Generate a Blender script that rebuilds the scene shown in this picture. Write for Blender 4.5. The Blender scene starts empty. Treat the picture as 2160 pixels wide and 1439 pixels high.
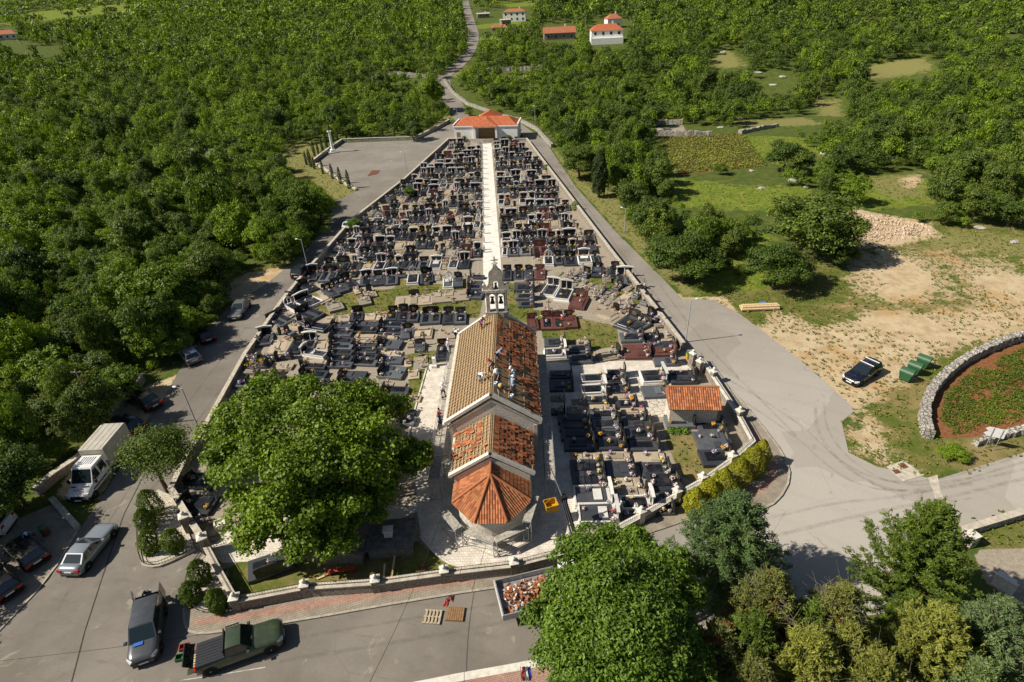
import bpy, math, random
import numpy as np
from mathutils import Vector, Matrix
R = random.Random(11)
SC = bpy.context.scene
COL = SC.collection
PI = math.pi

# ---------------------------------------------------------------- camera (also used to turn photo pixels into ground points)
F, HC = 1225.0, 36.0
NX, NY = 98.0, 1980.0
TH = math.atan(F / math.hypot(NX, NY)); RO = math.atan2(NX, NY)
FW = np.array([0, math.cos(TH), -math.sin(TH)]); UP = np.array([0, math.sin(TH), math.cos(TH)]); RX = np.array([1.0, 0, 0])
IX = math.cos(RO) * RX - math.sin(RO) * UP
IY = -math.sin(RO) * RX - math.cos(RO) * UP
def ray(x, y): return FW * F + IX * (x - 1080) + IY * (y - 719.5)
def proj(p):
    v = np.array(p, float) - (0, 0, HC); d = v @ FW
    return 1080 + F * (v @ IX) / d, 719.5 + F * (v @ IY) / d, d
def g(x, y, z=0.0):
    d = ray(x, y); t = (z - HC) / d[2]
    return (float(d[0] * t), float(d[1] * t))
def sm(a, b, x):
    t = np.clip((np.asarray(x, float) - a) / (b - a), 0, 1); return t * t * (3 - 2 * t)
def TZ(x, y):                                    # height of the land
    x = np.asarray(x, float); y = np.asarray(y, float)
    u = np.maximum(0, y - 185)
    z = np.where(u < 120, 0.1 * u * sm(-25, 60, u), 12 + (u - 120) * 0.03)
    z = z + sm(620, 1050, y) * 44 + sm(1000, 2200, y) * 40
    z = z + sm(40, 200, x - 40) * sm(60, 220, y) * 7 + sm(60, 320, -x - 45) * sm(40, 260, y) * 4
    w = sm(60, 140, np.abs(x)) * sm(40, 120, y)
    z = z + w * (1.2 * np.sin(x * 0.043 + 1.3) * np.cos(y * 0.037) + 0.6 * np.sin(x * 0.11 + y * 0.07))
    return z
def gt(x, y):                                    # photo pixel to a point of the sloping land
    d = ray(x, y); d = d / np.linalg.norm(d)
    if d[2] >= -0.001: return None
    t = 15.0
    while t < 2500:
        p = d * t
        if HC + p[2] < float(TZ(p[0], p[1])): return (float(p[0]), float(p[1]))
        t += max(0.25, 0.004 * t)
    return None
def GP(pts, z=0.0): return [g(x, y, z) for x, y in pts]
def GT(pts): return [q for q in (gt(x, y) for x, y in pts) if q]

cam = bpy.data.cameras.new('camera'); camo = bpy.data.objects.new('camera', cam); COL.objects.link(camo)
cam.sensor_width = 36; cam.sensor_fit = 'HORIZONTAL'; cam.lens = F / 2160 * 36; cam.clip_start = 0.5; cam.clip_end = 6000
camo.matrix_world = Matrix([[IX[0], -IY[0], -FW[0], 0], [IX[1], -IY[1], -FW[1], 0], [IX[2], -IY[2], -FW[2], HC], [0, 0, 0, 1]])
SC.camera = camo

# ---------------------------------------------------------------- light
w = bpy.data.worlds.new('World'); SC.world = w; w.use_nodes = True
nt = w.node_tree
sky = nt.nodes.new('ShaderNodeTexSky'); sky.sky_type = 'NISHITA'; sky.sun_disc = False
SUN_EL = math.radians(42.5); SUN_DIR = (6.0, 0.80)           # light travels towards +x
az = math.atan2(-SUN_DIR[0], -SUN_DIR[1])                    # compass angle of the sun, from +y clockwise
sky.sun_elevation = SUN_EL; sky.sun_rotation = az
bg = nt.nodes['Background']; bg.inputs[1].default_value = 0.05
nt.links.new(sky.outputs[0], bg.inputs[0])
sl = bpy.data.lights.new('sun', 'SUN'); sl.energy = 5.0; sl.angle = math.radians(0.55); sl.color = (1, 0.925, 0.80)
so = bpy.data.objects.new('sun', sl); COL.objects.link(so)
n = math.hypot(*SUN_DIR)
so.rotation_euler = Vector((SUN_DIR[0] / n * math.cos(SUN_EL), SUN_DIR[1] / n * math.cos(SUN_EL), -math.sin(SUN_EL))).to_track_quat('-Z', 'Y').to_euler()
so.location = (-60, 20, 80)
SC.view_settings.view_transform = 'Standard'; SC.view_settings.look = 'None'
SC.view_settings.exposure = 0.42; SC.view_settings.gamma = 1.0
SC.cycles.max_bounces = 5; SC.cycles.diffuse_bounces = 3; SC.cycles.glossy_bounces = 2; SC.cycles.transmission_bounces = 3
SC.cycles.transparent_max_bounces = 4; SC.cycles.caustics_reflective = False; SC.cycles.caustics_refractive = False

# ---------------------------------------------------------------- materials
MATS = {}
def hexc(c): return (c[0], c[1], c[2], 1)
class NB:
    def __init__(s, name):
        s.m = bpy.data.materials.new(name); s.m.use_nodes = True; s.t = s.m.node_tree
        s.b = s.t.nodes['Principled BSDF']; s.out = s.t.nodes['Material Output']
    def n(s, typ, **kw):
        o = s.t.nodes.new(typ)
        for k, v in kw.items(): setattr(o, k, v)
        return o
    def L(s, a, b): s.t.links.new(a, b)
    def setv(s, node, i, v):
        if hasattr(v, 'is_output'): s.L(v, node.inputs[i])
        else: node.inputs[i].default_value = v
    def pos(s, obj=False):
        return s.n('ShaderNodeTexCoord').outputs['Object'] if obj else s.n('ShaderNodeNewGeometry').outputs['Position']
    def noise(s, scale, detail=4, rough=0.6, vec=None, dist=0.0):
        o = s.n('ShaderNodeTexNoise'); s.L(vec if vec is not None else s.pos(), o.inputs['Vector'])
        o.inputs['Scale'].default_value = scale; o.inputs['Detail'].default_value = detail
        o.inputs['Roughness'].default_value = rough; o.inputs['Distortion'].default_value = dist
        return o.outputs[0]
    def ramp(s, fac, stops):
        o = s.n('ShaderNodeValToRGB'); s.L(fac, o.inputs[0]); e = o.color_ramp.elements
        while len(e) < len(stops): e.new(0.5)
        for k, (p, c) in enumerate(stops):
            e[k].position = p; e[k].color = hexc(c) if not isinstance(c, (int, float)) else (c, c, c, 1)
        return o.outputs[0]
    def mix(s, fac, a, b, mode='MIX'):
        o = s.n('ShaderNodeMix', data_type='RGBA', blend_type=mode)
        s.setv(o, 0, fac); s.setv(o, 6, a if hasattr(a, 'is_output') else hexc(a)); s.setv(o, 7, b if hasattr(b, 'is_output') else hexc(b))
        return o.outputs[2]
    def math(s, op, a, b=None, c=None):
        o = s.n('ShaderNodeMath', operation=op); s.setv(o, 0, a)
        if b is not None: s.setv(o, 1, b)
        if c is not None: s.setv(o, 2, c)
        return o.outputs[0]
    def sstep(s, x, a, b):
        o = s.n('ShaderNodeMapRange', interpolation_type='SMOOTHSTEP'); s.setv(o, 0, x); s.setv(o, 1, a); s.setv(o, 2, b)
        return o.outputs[0]
    def bump(s, h, strength=0.4, dist=0.05):
        o = s.n('ShaderNodeBump'); o.inputs['Strength'].default_value = strength; o.inputs['Distance'].default_value = dist
        s.L(h, o.inputs['Height']); s.L(o.outputs[0], s.b.inputs['Normal'])
    def scalev(s, vec, v):
        o = s.n('ShaderNodeMapping'); s.L(vec, o.inputs[0]); o.inputs['Scale'].default_value = v; return o.outputs[0]
    def rotv(s, vec, rz):
        o = s.n('ShaderNodeMapping'); s.L(vec, o.inputs[0]); o.inputs['Rotation'].default_value = (0, 0, rz); return o.outputs[0]
    def fin(s, name, col=None, rough=0.8, spec=0.3, metal=0.0):
        if col is not None: s.setv(s.b, 'Base Color', col if hasattr(col, 'is_output') else hexc(col))
        s.setv(s.b, 'Roughness', rough); s.b.inputs['Specular IOR Level'].default_value = spec; s.b.inputs['Metallic'].default_value = metal
        MATS[name] = s.m; return s.m
def simple(name, c, rough=0.6, spec=0.4, metal=0.0, var=0.12, sc=6.0, coat=0.0, vec=None):
    b = NB(name)
    n1 = b.noise(sc, 3, 0.65, b.pos(True)); k = b.ramp(n1, [(0.3, 1 - var * 1.4), (0.7, 1 + var)])
    o = b.mix(1.0, c, k, 'MULTIPLY')
    if coat: b.b.inputs['Coat Weight'].default_value = coat; b.b.inputs['Coat Roughness'].default_value = 0.08
    return b.fin(name, o, rough, spec, metal)
def M(*names): return [MATS[n] for n in names]

# ---------------------------------------------------------------- mesh building
class MB:
    def __init__(s): s.v = []; s.f = []; s.mi = []; s.sm = []
    def add(s, vs, fs, m=0, smooth=False):
        o = len(s.v); s.v += [tuple(map(float, p)) for p in vs]
        for f in fs: s.f.append(tuple(i + o for i in f)); s.mi.append(m); s.sm.append(smooth)
        return s
    def box(s, x0, y0, z0, x1, y1, z1, m=0):
        return s.add([(x0, y0, z0), (x1, y0, z0), (x1, y1, z0), (x0, y1, z0), (x0, y0, z1), (x1, y0, z1), (x1, y1, z1), (x0, y1, z1)],
                     [(0, 3, 2, 1), (4, 5, 6, 7), (0, 1, 5, 4), (1, 2, 6, 5), (2, 3, 7, 6), (3, 0, 4, 7)], m)
    def obox(s, c, size, rz=0.0, m=0, tp=1.0):
        a, b, h = size[0] / 2, size[1] / 2, size[2]; cs, sn = math.cos(rz), math.sin(rz); vs = []
        for z, k in ((0, 1.0), (h, tp)):
            for x, y in ((-a, -b), (a, -b), (a, b), (-a, b)):
                vs.append((c[0] + (x * cs - y * sn) * k, c[1] + (x * sn + y * cs) * k, c[2] + z))
        return s.add(vs, [(0, 3, 2, 1), (4, 5, 6, 7), (0, 1, 5, 4), (1, 2, 6, 5), (2, 3, 7, 6), (3, 0, 4, 7)], m)
    def bbox(s, x0, y0, z0, x1, y1, z1, c=0.02, m=0):         # box with chamfered upper edges
        v = [(x0, y0, z0), (x1, y0, z0), (x1, y1, z0), (x0, y1, z0), (x0, y0, z1 - c), (x1, y0, z1 - c), (x1, y1, z1 - c), (x0, y1, z1 - c),
             (x0 + c, y0 + c, z1), (x1 - c, y0 + c, z1), (x1 - c, y1 - c, z1), (x0 + c, y1 - c, z1)]
        return s.add(v, [(0, 3, 2, 1), (0, 1, 5, 4), (1, 2, 6, 5), (2, 3, 7, 6), (3, 0, 4, 7), (4, 5, 9, 8), (5, 6, 10, 9), (6, 7, 11, 10), (7, 4, 8, 11), (8, 9, 10, 11)], m)
    def tube(s, p, q, r0, r1=None, n=6, m=0, caps=True, smooth=True):
        r1 = r0 if r1 is None else r1
        p = Vector(p); q = Vector(q); d = q - p
        if d.length < 1e-6: return s
        d.normalize(); a = d.orthogonal().normalized(); b = d.cross(a); vs = []
        for c, r in ((p, r0), (q, r1)):
            for k in range(n):
                t = 2 * PI * k / n; vs.append(c + a * (r * math.cos(t)) + b * (r * math.sin(t)))
        fs = [(k, (k + 1) % n, n + (k + 1) % n, n + k) for k in range(n)]
        s.add(vs, fs, m, smooth)
        if caps: s.add(vs, [tuple(range(n))[::-1], tuple(range(n, 2 * n))], m)
        return s
    def path(s, pts, r, n=5, m=0):
        for k in range(len(pts) - 1):
            ra = r[k] if isinstance(r, (list, tuple)) else r; rb = r[k + 1] if isinstance(r, (list, tuple)) else r
            s.tube(pts[k], pts[k + 1], ra, rb, n, m, k in (0, len(pts) - 2))
        return s
    def prism(s, pts, z0, z1, m=0, mt=None):
        a = sum(pts[i][0] * pts[(i + 1) % len(pts)][1] - pts[(i + 1) % len(pts)][0] * pts[i][1] for i in range(len(pts)))
        if a < 0: pts = pts[::-1]
        n = len(pts); vs = [(x, y, z0) for x, y in pts] + [(x, y, z1) for x, y in pts]
        s.add(vs, [(k, (k + 1) % n, n + (k + 1) % n, n + k) for k in range(n)], m)
        return s.add(vs, [tuple(range(n))[::-1], tuple(range(n, 2 * n))], m if mt is None else mt)
    def extr(s, prof, y0, y1, m=0, ax='y'):                  # profile in x,z extruded along y (or y,z along x)
        n = len(prof)
        a = sum(prof[i][0] * prof[(i + 1) % n][1] - prof[(i + 1) % n][0] * prof[i][1] for i in range(n))
        if a < 0: prof = prof[::-1]
        f = (lambda u, v, w_: (u, w_, v)) if ax == 'y' else (lambda u, v, w_: (w_, u, v))
        vs = [f(u, v, y0) for u, v in prof] + [f(u, v, y1) for u, v in prof]
        fs = [(k, n + k, n + (k + 1) % n, (k + 1) % n) for k in range(n)] + [tuple(range(n)), tuple(range(n, 2 * n))[::-1]]
        if ax != 'y': fs = [q[::-1] for q in fs]
        return s.add(vs, fs, m)
    def lathe(s, prof, c=(0, 0, 0), n=10, m=0, smooth=True, sx=1.0, sy=1.0):
        vs = []
        for r, z in prof:
            for k in range(n):
                t = 2 * PI * k / n; vs.append((c[0] + r * math.cos(t) * sx, c[1] + r * math.sin(t) * sy, c[2] + z))
        fs = [(i * n + k, i * n + (k + 1) % n, (i + 1) * n + (k + 1) % n, (i + 1) * n + k) for i in range(len(prof) - 1) for k in range(n)]
        s.add(vs, fs, m, smooth)
        return s.add(vs, [tuple(range(n))[::-1], tuple(range((len(prof) - 1) * n, len(prof) * n))], m)
    def ball(s, c, r, n=8, m=0, sz=1.0):
        k = max(4, n // 2 + 1)
        return s.lathe([(max(1e-3, r * math.sin(PI * i / k)), -r * sz * math.cos(PI * i / k)) for i in range(k + 1)], c, n, m)
    def loft(s, rings, m=0, smooth=True, caps=True, closed=True):
        n = len(rings[0]); vs = [p for r in rings for p in r]
        e = n if closed else n - 1
        s.add(vs, [(i * n + k, i * n + (k + 1) % n, (i + 1) * n + (k + 1) % n, (i + 1) * n + k) for i in range(len(rings) - 1) for k in range(e)], m, smooth)
        if caps: s.add(vs, [tuple(range(n))[::-1], tuple(range((len(rings) - 1) * n, len(rings) * n))], m)
        return s
    def quad(s, *p, m=0): return s.add(list(p), [tuple(range(len(p)))], m)
    def xf(s, mat):
        s.v = [tuple(mat @ Vector(p)) for p in s.v]; return s
    def build(s, name, mats, parent=None, loc=None, rz=None):
        me = bpy.data.meshes.new(name); me.from_pydata(s.v, [], s.f)
        for m in mats: me.materials.append(m)
        if len(mats) > 1: me.polygons.foreach_set('material_index', s.mi)
        me.polygons.foreach_set('use_smooth', s.sm); me.update()
        return mk(name, me, parent, loc, rz)
def mk(name, me, parent=None, loc=None, rz=None):
    o = bpy.data.objects.new(name, me); COL.objects.link(o)
    if parent is not None: o.parent = parent
    if loc is not None: o.location = loc
    if rz is not None: o.rotation_euler = (0, 0, rz)
    return o
def npmesh(name, V, Fc, mats, uniform=4, mi=None, smooth=False):        # big meshes from numpy arrays
    me = bpy.data.meshes.new(name); V = np.asarray(V, np.float32).reshape(-1, 3); Fc = np.asarray(Fc, np.int32).reshape(-1, uniform)
    me.vertices.add(len(V)); me.vertices.foreach_set('co', V.ravel())
    me.loops.add(Fc.size); me.loops.foreach_set('vertex_index', Fc.ravel())
    me.polygons.add(len(Fc)); me.polygons.foreach_set('loop_start', np.arange(0, Fc.size, uniform, dtype=np.int32))
    try: me.polygons.foreach_set('loop_total', np.full(len(Fc), uniform, np.int32))
    except Exception: pass
    for m in mats: me.materials.append(m)
    if mi is not None: me.polygons.foreach_set('material_index', np.asarray(mi, np.int32))
    me.polygons.foreach_set('use_smooth', np.full(len(Fc), smooth, bool))
    me.update(calc_edges=True); me.validate()
    return me
def tag(o, label, cat, group=None):
    o['label'] = label; o['category'] = cat
    if group: o['group'] = group
    return o
def struct(o, kind='structure'): o['kind'] = kind; return o
def thing(name, label, cat, loc=(0, 0, 0), rz=0.0, group=None):
    o = bpy.data.objects.new(name, None); COL.objects.link(o); o.location = loc; o.rotation_euler = (0, 0, rz); o.empty_display_size = 0.2
    return tag(o, label, cat, group)
KIDS = {}
def dup(root, loc, rz, label, group=None, sc=None):          # copies a thing with its parts and sub-parts
    def cp(o, par):
        c = o.copy(); COL.objects.link(c)
        if par is not None: c.parent = par
        for ch in o.children: cp(ch, c)
        return c
    r = cp(root, None); r.location = loc; r.rotation_euler = (0, 0, rz); r['label'] = label
    if group: r['group'] = group
    if sc is not None: r.scale = sc if isinstance(sc, tuple) else (sc, sc, sc)
    return r
def inpoly(P, X, Y):
    X = np.asarray(X, float); Y = np.asarray(Y, float); r = np.zeros(X.shape, bool); n = len(P); j = n - 1
    for i in range(n):
        xi, yi = P[i]; xj, yj = P[j]
        c = ((yi > Y) != (yj > Y)) & (X < (xj - xi) * (Y - yi) / ((yj - yi) if yj != yi else 1e-9) + xi)
        r ^= c; j = i
    return r
def segdist(P, X, Y, closed=True):
    d = np.full(np.shape(X), 1e9); n = len(P)
    for i in range(n if closed else n - 1):
        ax, ay = P[i]; bx, by = P[(i + 1) % n]; vx, vy = bx - ax, by - ay; L2 = vx * vx + vy * vy + 1e-9
        t = np.clip(((X - ax) * vx + (Y - ay) * vy) / L2, 0, 1)
        d = np.minimum(d, np.hypot(X - ax - t * vx, Y - ay - t * vy))
    return d
def resample(pts, step):
    out = [pts[0]]
    for a, b in zip(pts[:-1], pts[1:]):
        L = math.dist(a, b); k = max(1, int(L / step))
        for i in range(1, k + 1): out.append(tuple(a[c] + (b[c] - a[c]) * i / k for c in range(len(a))))
    return out
def smooth_line(pts, it=2):
    for _ in range(it):
        q = [pts[0]]
        for a, b in zip(pts[:-1], pts[1:]):
            q.append((a[0] * .75 + b[0] * .25, a[1] * .75 + b[1] * .25)); q.append((a[0] * .25 + b[0] * .75, a[1] * .25 + b[1] * .75))
        pts = q + [pts[-1]]
    return pts
def normals(pts):
    out = []
    for i in range(len(pts)):
        a = pts[max(0, i - 1)]; b = pts[min(len(pts) - 1, i + 1)]; dx, dy = b[0] - a[0], b[1] - a[1]; L = math.hypot(dx, dy) or 1
        out.append((-dy / L, dx / L))
    return out
# ================================================================ materials of the setting
def ground_mat():
    b = NB('land'); P = b.pos()
    ca = b.n('ShaderNodeVertexColor', layer_name='ma'); cb = b.n('ShaderNodeVertexColor', layer_name='mb')
    sa = b.n('ShaderNodeSeparateColor'); b.L(ca.outputs[0], sa.inputs[0]); sb = b.n('ShaderNodeSeparateColor'); b.L(cb.outputs[0], sb.inputs[0])
    big = b.noise(0.09, 5, 0.65, P); mid = b.noise(0.55, 5, 0.7, P); fine = b.noise(3.2, 4, 0.7, P); vf = b.noise(14, 3, 0.7, P)
    jit = b.math('ADD', b.math('MULTIPLY', b.math('SUBTRACT', mid, 0.5), 0.9), b.math('MULTIPLY', b.math('SUBTRACT', fine, 0.5), 0.55))
    def msk(ch, k=1.0, lo=0.42, hi=0.58):
        return b.sstep(b.math('ADD', ch, b.math('MULTIPLY', jit, k)), lo, hi)
    scrub = b.mix(b.sstep(mid, 0.4, 0.62), (0.060, 0.095, 0.016), (0.105, 0.115, 0.03))
    scrub = b.mix(b.sstep(fine, 0.62, 0.78), scrub, (0.17, 0.14, 0.075))
    lawn = b.mix(b.sstep(mid, 0.40, 0.62), (0.095, 0.125, 0.022), (0.20, 0.165, 0.06))
    lawn = b.mix(b.sstep(fine, 0.4, 0.72), lawn, (0.075, 0.10, 0.016)); lawn = b.mix(b.sstep(big, 0.5, 0.66), lawn, (0.24, 0.185, 0.08))
    dirt = b.mix(b.sstep(mid, 0.38, 0.66), (0.52, 0.41, 0.26), (0.38, 0.28, 0.155)); dirt = b.mix(b.sstep(fine, 0.55, 0.8), dirt, (0.56, 0.47, 0.32))
    dirt = b.mix(b.sstep(big, 0.56, 0.68), dirt, (0.43, 0.27, 0.12))
    red = b.mix(b.sstep(fine, 0.35, 0.7), (0.17, 0.07, 0.03), (0.26, 0.12, 0.055))
    mead = b.mix(b.sstep(mid, 0.4, 0.65), (0.115, 0.170, 0.020), (0.20, 0.215, 0.036)); mead = b.mix(b.sstep(fine, 0.62, 0.8), mead, (0.08, 0.11, 0.015))
    straw = b.mix(b.sstep(fine, 0.35, 0.7), (0.235, 0.205, 0.08), (0.155, 0.17, 0.045))
    conc = b.mix(b.sstep(fine, 0.35, 0.7), (0.275, 0.232, 0.175), (0.36, 0.315, 0.25)); conc = b.mix(b.sstep(mid, 0.55, 0.75), conc, (0.215, 0.18, 0.13))
    c = b.mix(msk(sa.outputs[0]), scrub, lawn); c = b.mix(msk(sb.outputs[0], 0.7), c, mead); c = b.mix(msk(sb.outputs[1]), c, straw)
    c = b.mix(msk(sa.outputs[1], 1.25), c, dirt); c = b.mix(msk(sa.outputs[2], 0.6), c, red); c = b.mix(msk(sb.outputs[2], 0.25), c, conc)
    k = b.ramp(vf, [(0.25, 0.72), (0.75, 1.25)]); c = b.mix(1.0, c, k, 'MULTIPLY')
    b.bump(b.math('ADD', fine, vf), 0.5, 0.06)
    return b.fin('land', c, 0.95, 0.1)
ground_mat()
def asphalt_mat():
    b = NB('asphalt'); P = b.pos()
    big = b.noise(0.16, 4, 0.6, P); mid = b.noise(0.9, 4, 0.65, b.scalev(b.rotv(P, 0.2), (0.35, 1.6, 1))); vf = b.noise(34, 3, 0.8, P); sp = b.noise(1.9, 6, 0.75, P)
    c = b.mix(b.sstep(big, 0.35, 0.68), (0.165, 0.146, 0.122), (0.225, 0.202, 0.172)); c = b.mix(b.math('MULTIPLY', b.sstep(mid, 0.52, 0.78), 0.55), c, (0.130, 0.112, 0.090))
    c = b.mix(b.math('MULTIPLY', b.sstep(sp, 0.66, 0.74), 0.6), c, (0.36, 0.31, 0.24))
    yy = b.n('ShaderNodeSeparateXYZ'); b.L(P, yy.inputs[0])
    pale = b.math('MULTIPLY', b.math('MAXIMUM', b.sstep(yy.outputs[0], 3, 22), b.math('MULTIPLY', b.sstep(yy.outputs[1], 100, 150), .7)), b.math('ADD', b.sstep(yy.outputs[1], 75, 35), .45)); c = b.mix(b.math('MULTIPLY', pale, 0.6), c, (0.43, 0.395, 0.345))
    wv = b.n('ShaderNodeTexWave', wave_type='RINGS', rings_direction='Z'); b.L(b.scalev(P, (1, 1, 0)), wv.inputs[0]); wv.inputs['Scale'].default_value = 0.10; wv.inputs['Distortion'].default_value = 3; wv.inputs['Detail'].default_value = 2; wv.inputs['Detail Scale'].default_value = 0.4
    c = b.mix(b.math('MULTIPLY', b.sstep(wv.outputs[1], 0.8, 1.0), 0.05), c, (0.14, 0.12, 0.10))
    vo = b.n('ShaderNodeTexVoronoi', feature='DISTANCE_TO_EDGE'); b.L(P, vo.inputs['Vector']); vo.inputs['Scale'].default_value = 0.13
    ck = b.math('MULTIPLY', b.math('SUBTRACT', 1.0, b.sstep(vo.outputs[0], 0.0, 0.006)), b.sstep(big, 0.45, 0.6)); c = b.mix(b.math('MULTIPLY', ck, 0.25), c, (0.10, 0.085, 0.07))
    pt = b.n('ShaderNodeTexVoronoi'); b.L(P, pt.inputs['Vector']); pt.inputs['Scale'].default_value = 0.09; pt.distance = 'MANHATTAN'
    c = b.mix(b.math('MULTIPLY', b.sstep(b.noise(9, 0, .5, pt.outputs[1]), .58, .6), 0.22), c, (0.17, 0.145, 0.115))
    st = b.noise(0.5, 5, 0.72, P, 1.2); c = b.mix(b.math('MULTIPLY', b.sstep(st, 0.6, 0.72), 0.5), c, (0.15, 0.125, 0.10)); c = b.mix(b.math('MULTIPLY', b.sstep(st, 0.40, 0.30), 0.45), c, (0.40, 0.35, 0.28))
    sp2 = b.noise(4.3, 3, 0.6, P); c = b.mix(b.math('MULTIPLY', b.sstep(sp2, 0.74, 0.78), 0.5), c, (0.09, 0.075, 0.06))
    c = b.mix(1.0, c, b.ramp(vf, [(0.25, 0.68), (0.75, 1.25)]), 'MULTIPLY'); b.bump(vf, 0.35, 0.02)
    return b.fin('asphalt', c, 0.9, 0.15)
asphalt_mat()
def brick_mat(name, c1, c2, mortar, scale, bw=0.5, bh=0.25, rz=0.0, ms=0.02, var=0.2, rough=0.85, obj=False, band=None):
    b = NB(name); P = b.pos(obj)
    V = b.rotv(P, rz) if rz else P
    o = b.n('ShaderNodeTexBrick'); b.L(V, o.inputs['Vector']); o.inputs['Color1'].default_value = hexc(c1); o.inputs['Color2'].default_value = hexc(c2); o.inputs['Mortar'].default_value = hexc(mortar)
    o.inputs['Scale'].default_value = scale; o.inputs['Mortar Size'].default_value = ms; o.inputs['Brick Width'].default_value = bw; o.inputs['Row Height'].default_value = bh
    n1 = b.noise(1.1, 5, 0.7, P); c = o.outputs[0]
    if band: c = b.mix(b.sstep(b.noise(0.22, 3, 0.6, P), 0.44, 0.54), c, b.mix(b.math('MULTIPLY', o.outputs[1], 0.8), band, mortar))
    c = b.mix(1.0, c, b.ramp(n1, [(0.3, 1 - var * 1.3), (0.7, 1 + var)]), 'MULTIPLY')
    b.bump(b.math('SUBTRACT', 1.0, o.outputs[1]), 0.35, 0.02)
    return b.fin(name, c, rough, 0.2)
brick_mat('pavers_grey', (0.30, 0.255, 0.195), (0.36, 0.31, 0.245), (0.14, 0.12, 0.095), 4.2, 0.5, 0.5, 0.3, 0.05)
brick_mat('pavers_pink', (0.36, 0.20, 0.145), (0.43, 0.27, 0.205), (0.17, 0.12, 0.095), 4.2, 0.5, 0.5, 0.3, 0.05)
brick_mat('paving_white', (0.60, 0.545, 0.46), (0.68, 0.62, 0.535), (0.36, 0.31, 0.25), 2.0, 0.6, 0.45, 0.03, 0.022)
brick_mat('paving_path', (0.70, 0.655, 0.58), (0.76, 0.71, 0.64), (0.50, 0.45, 0.38), 1.0, 1.0, 0.6, 0.02, 0.012)
def stone_mat(name, ca, cb, joint, scale=2.2, edge=0.05, obj=False, flat=False, rough=0.9):
    b = NB(name); P = b.pos(obj)
    v1 = b.n('ShaderNodeTexVoronoi', feature='DISTANCE_TO_EDGE'); b.L(P, v1.inputs['Vector']); v1.inputs['Scale'].default_value = scale
    v2 = b.n('ShaderNodeTexVoronoi'); b.L(P, v2.inputs['Vector']); v2.inputs['Scale'].default_value = scale
    c = b.mix(b.sstep(v2.outputs[1], 0.15, 0.85) if False else b.noise(1.7, 2, 0.5, v2.outputs[1]), ca, cb)
    j = b.sstep(v1.outputs[0], 0.0, edge); c = b.mix(j, joint, c)
    c = b.mix(1.0, c, b.ramp(b.noise(9, 4, 0.7, P), [(0.3, 0.75), (0.7, 1.18)]), 'MULTIPLY')
    b.bump(j, 0.6, 0.06)
    return b.fin(name, c, rough, 0.15)
stone_mat('rubble_wall', (0.20, 0.175, 0.145), (0.38, 0.335, 0.275), (0.12, 0.10, 0.08), 3.8, 0.07)
stone_mat('dry_stone', (0.30, 0.28, 0.24), (0.52, 0.48, 0.42), (0.10, 0.09, 0.075), 3.0, 0.14)
stone_mat('white_stone', (0.58, 0.535, 0.46), (0.70, 0.65, 0.57), (0.40, 0.35, 0.28), 3.6, 0.035, True)
stone_mat('crazy_paving', (0.50, 0.45, 0.37), (0.62, 0.56, 0.47), (0.26, 0.22, 0.17), 1.5, 0.06)
brick_mat('ashlar', (0.56, 0.52, 0.45), (0.66, 0.615, 0.54), (0.38, 0.34, 0.28), 1.7, 0.75, 0.42, 0, 0.022, 0.14, obj=True)
for nm, c, r, v, s_ in (('kerb', (0.36, 0.32, 0.26), 0.85, 0.2, 3), ('coping', (0.46, 0.41, 0.33), 0.85, 0.2, 2.5), ('cap_stone', (0.62, 0.58, 0.50), 0.8, 0.15, 3), ('concrete', (0.40, 0.36, 0.30), 0.85, 0.22, 2.2),
                        ('plaster_white', (0.76, 0.75, 0.72), 0.8, 0.06, 1.5), ('black_iron', (0.02, 0.02, 0.022), 0.5, 0.2, 9), ('galv', (0.38, 0.39, 0.40), 0.45, 0.15, 6), ('bark', (0.10, 0.075, 0.05), 0.95, 0.35, 5),
                        ('bark_pale', (0.24, 0.20, 0.15), 0.95, 0.3, 5), ('rock', (0.36, 0.345, 0.31), 0.9, 0.3, 1.2), ('pole_grey', (0.36, 0.37, 0.37), 0.5, 0.1, 4), ('lamp_head', (0.62, 0.64, 0.66), 0.35, 0.05, 4),
                        ('fresh_timber', (0.62, 0.46, 0.25), 0.75, 0.18, 5), ('old_timber', (0.28, 0.18, 0.09), 0.85, 0.25, 6), ('pallet_pale', (0.42, 0.34, 0.23), 0.85, 0.2, 7), ('pallet_brown', (0.25, 0.15, 0.07), 0.85, 0.2, 7),
                        ('red_paint', (0.42, 0.05, 0.035), 0.5, 0.2, 6), ('rust', (0.16, 0.065, 0.035), 0.85, 0.3, 5), ('green_plastic', (0.03, 0.16, 0.055), 0.45, 0.15, 4), ('gravel_white', (0.48, 0.43, 0.35), 0.95, 0.35, 9)):
    simple(nm, c, r, 0.25, 0, v, s_)
MATS['galv'].node_tree.nodes['Principled BSDF'].inputs['Metallic'].default_value = 0.5

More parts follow.
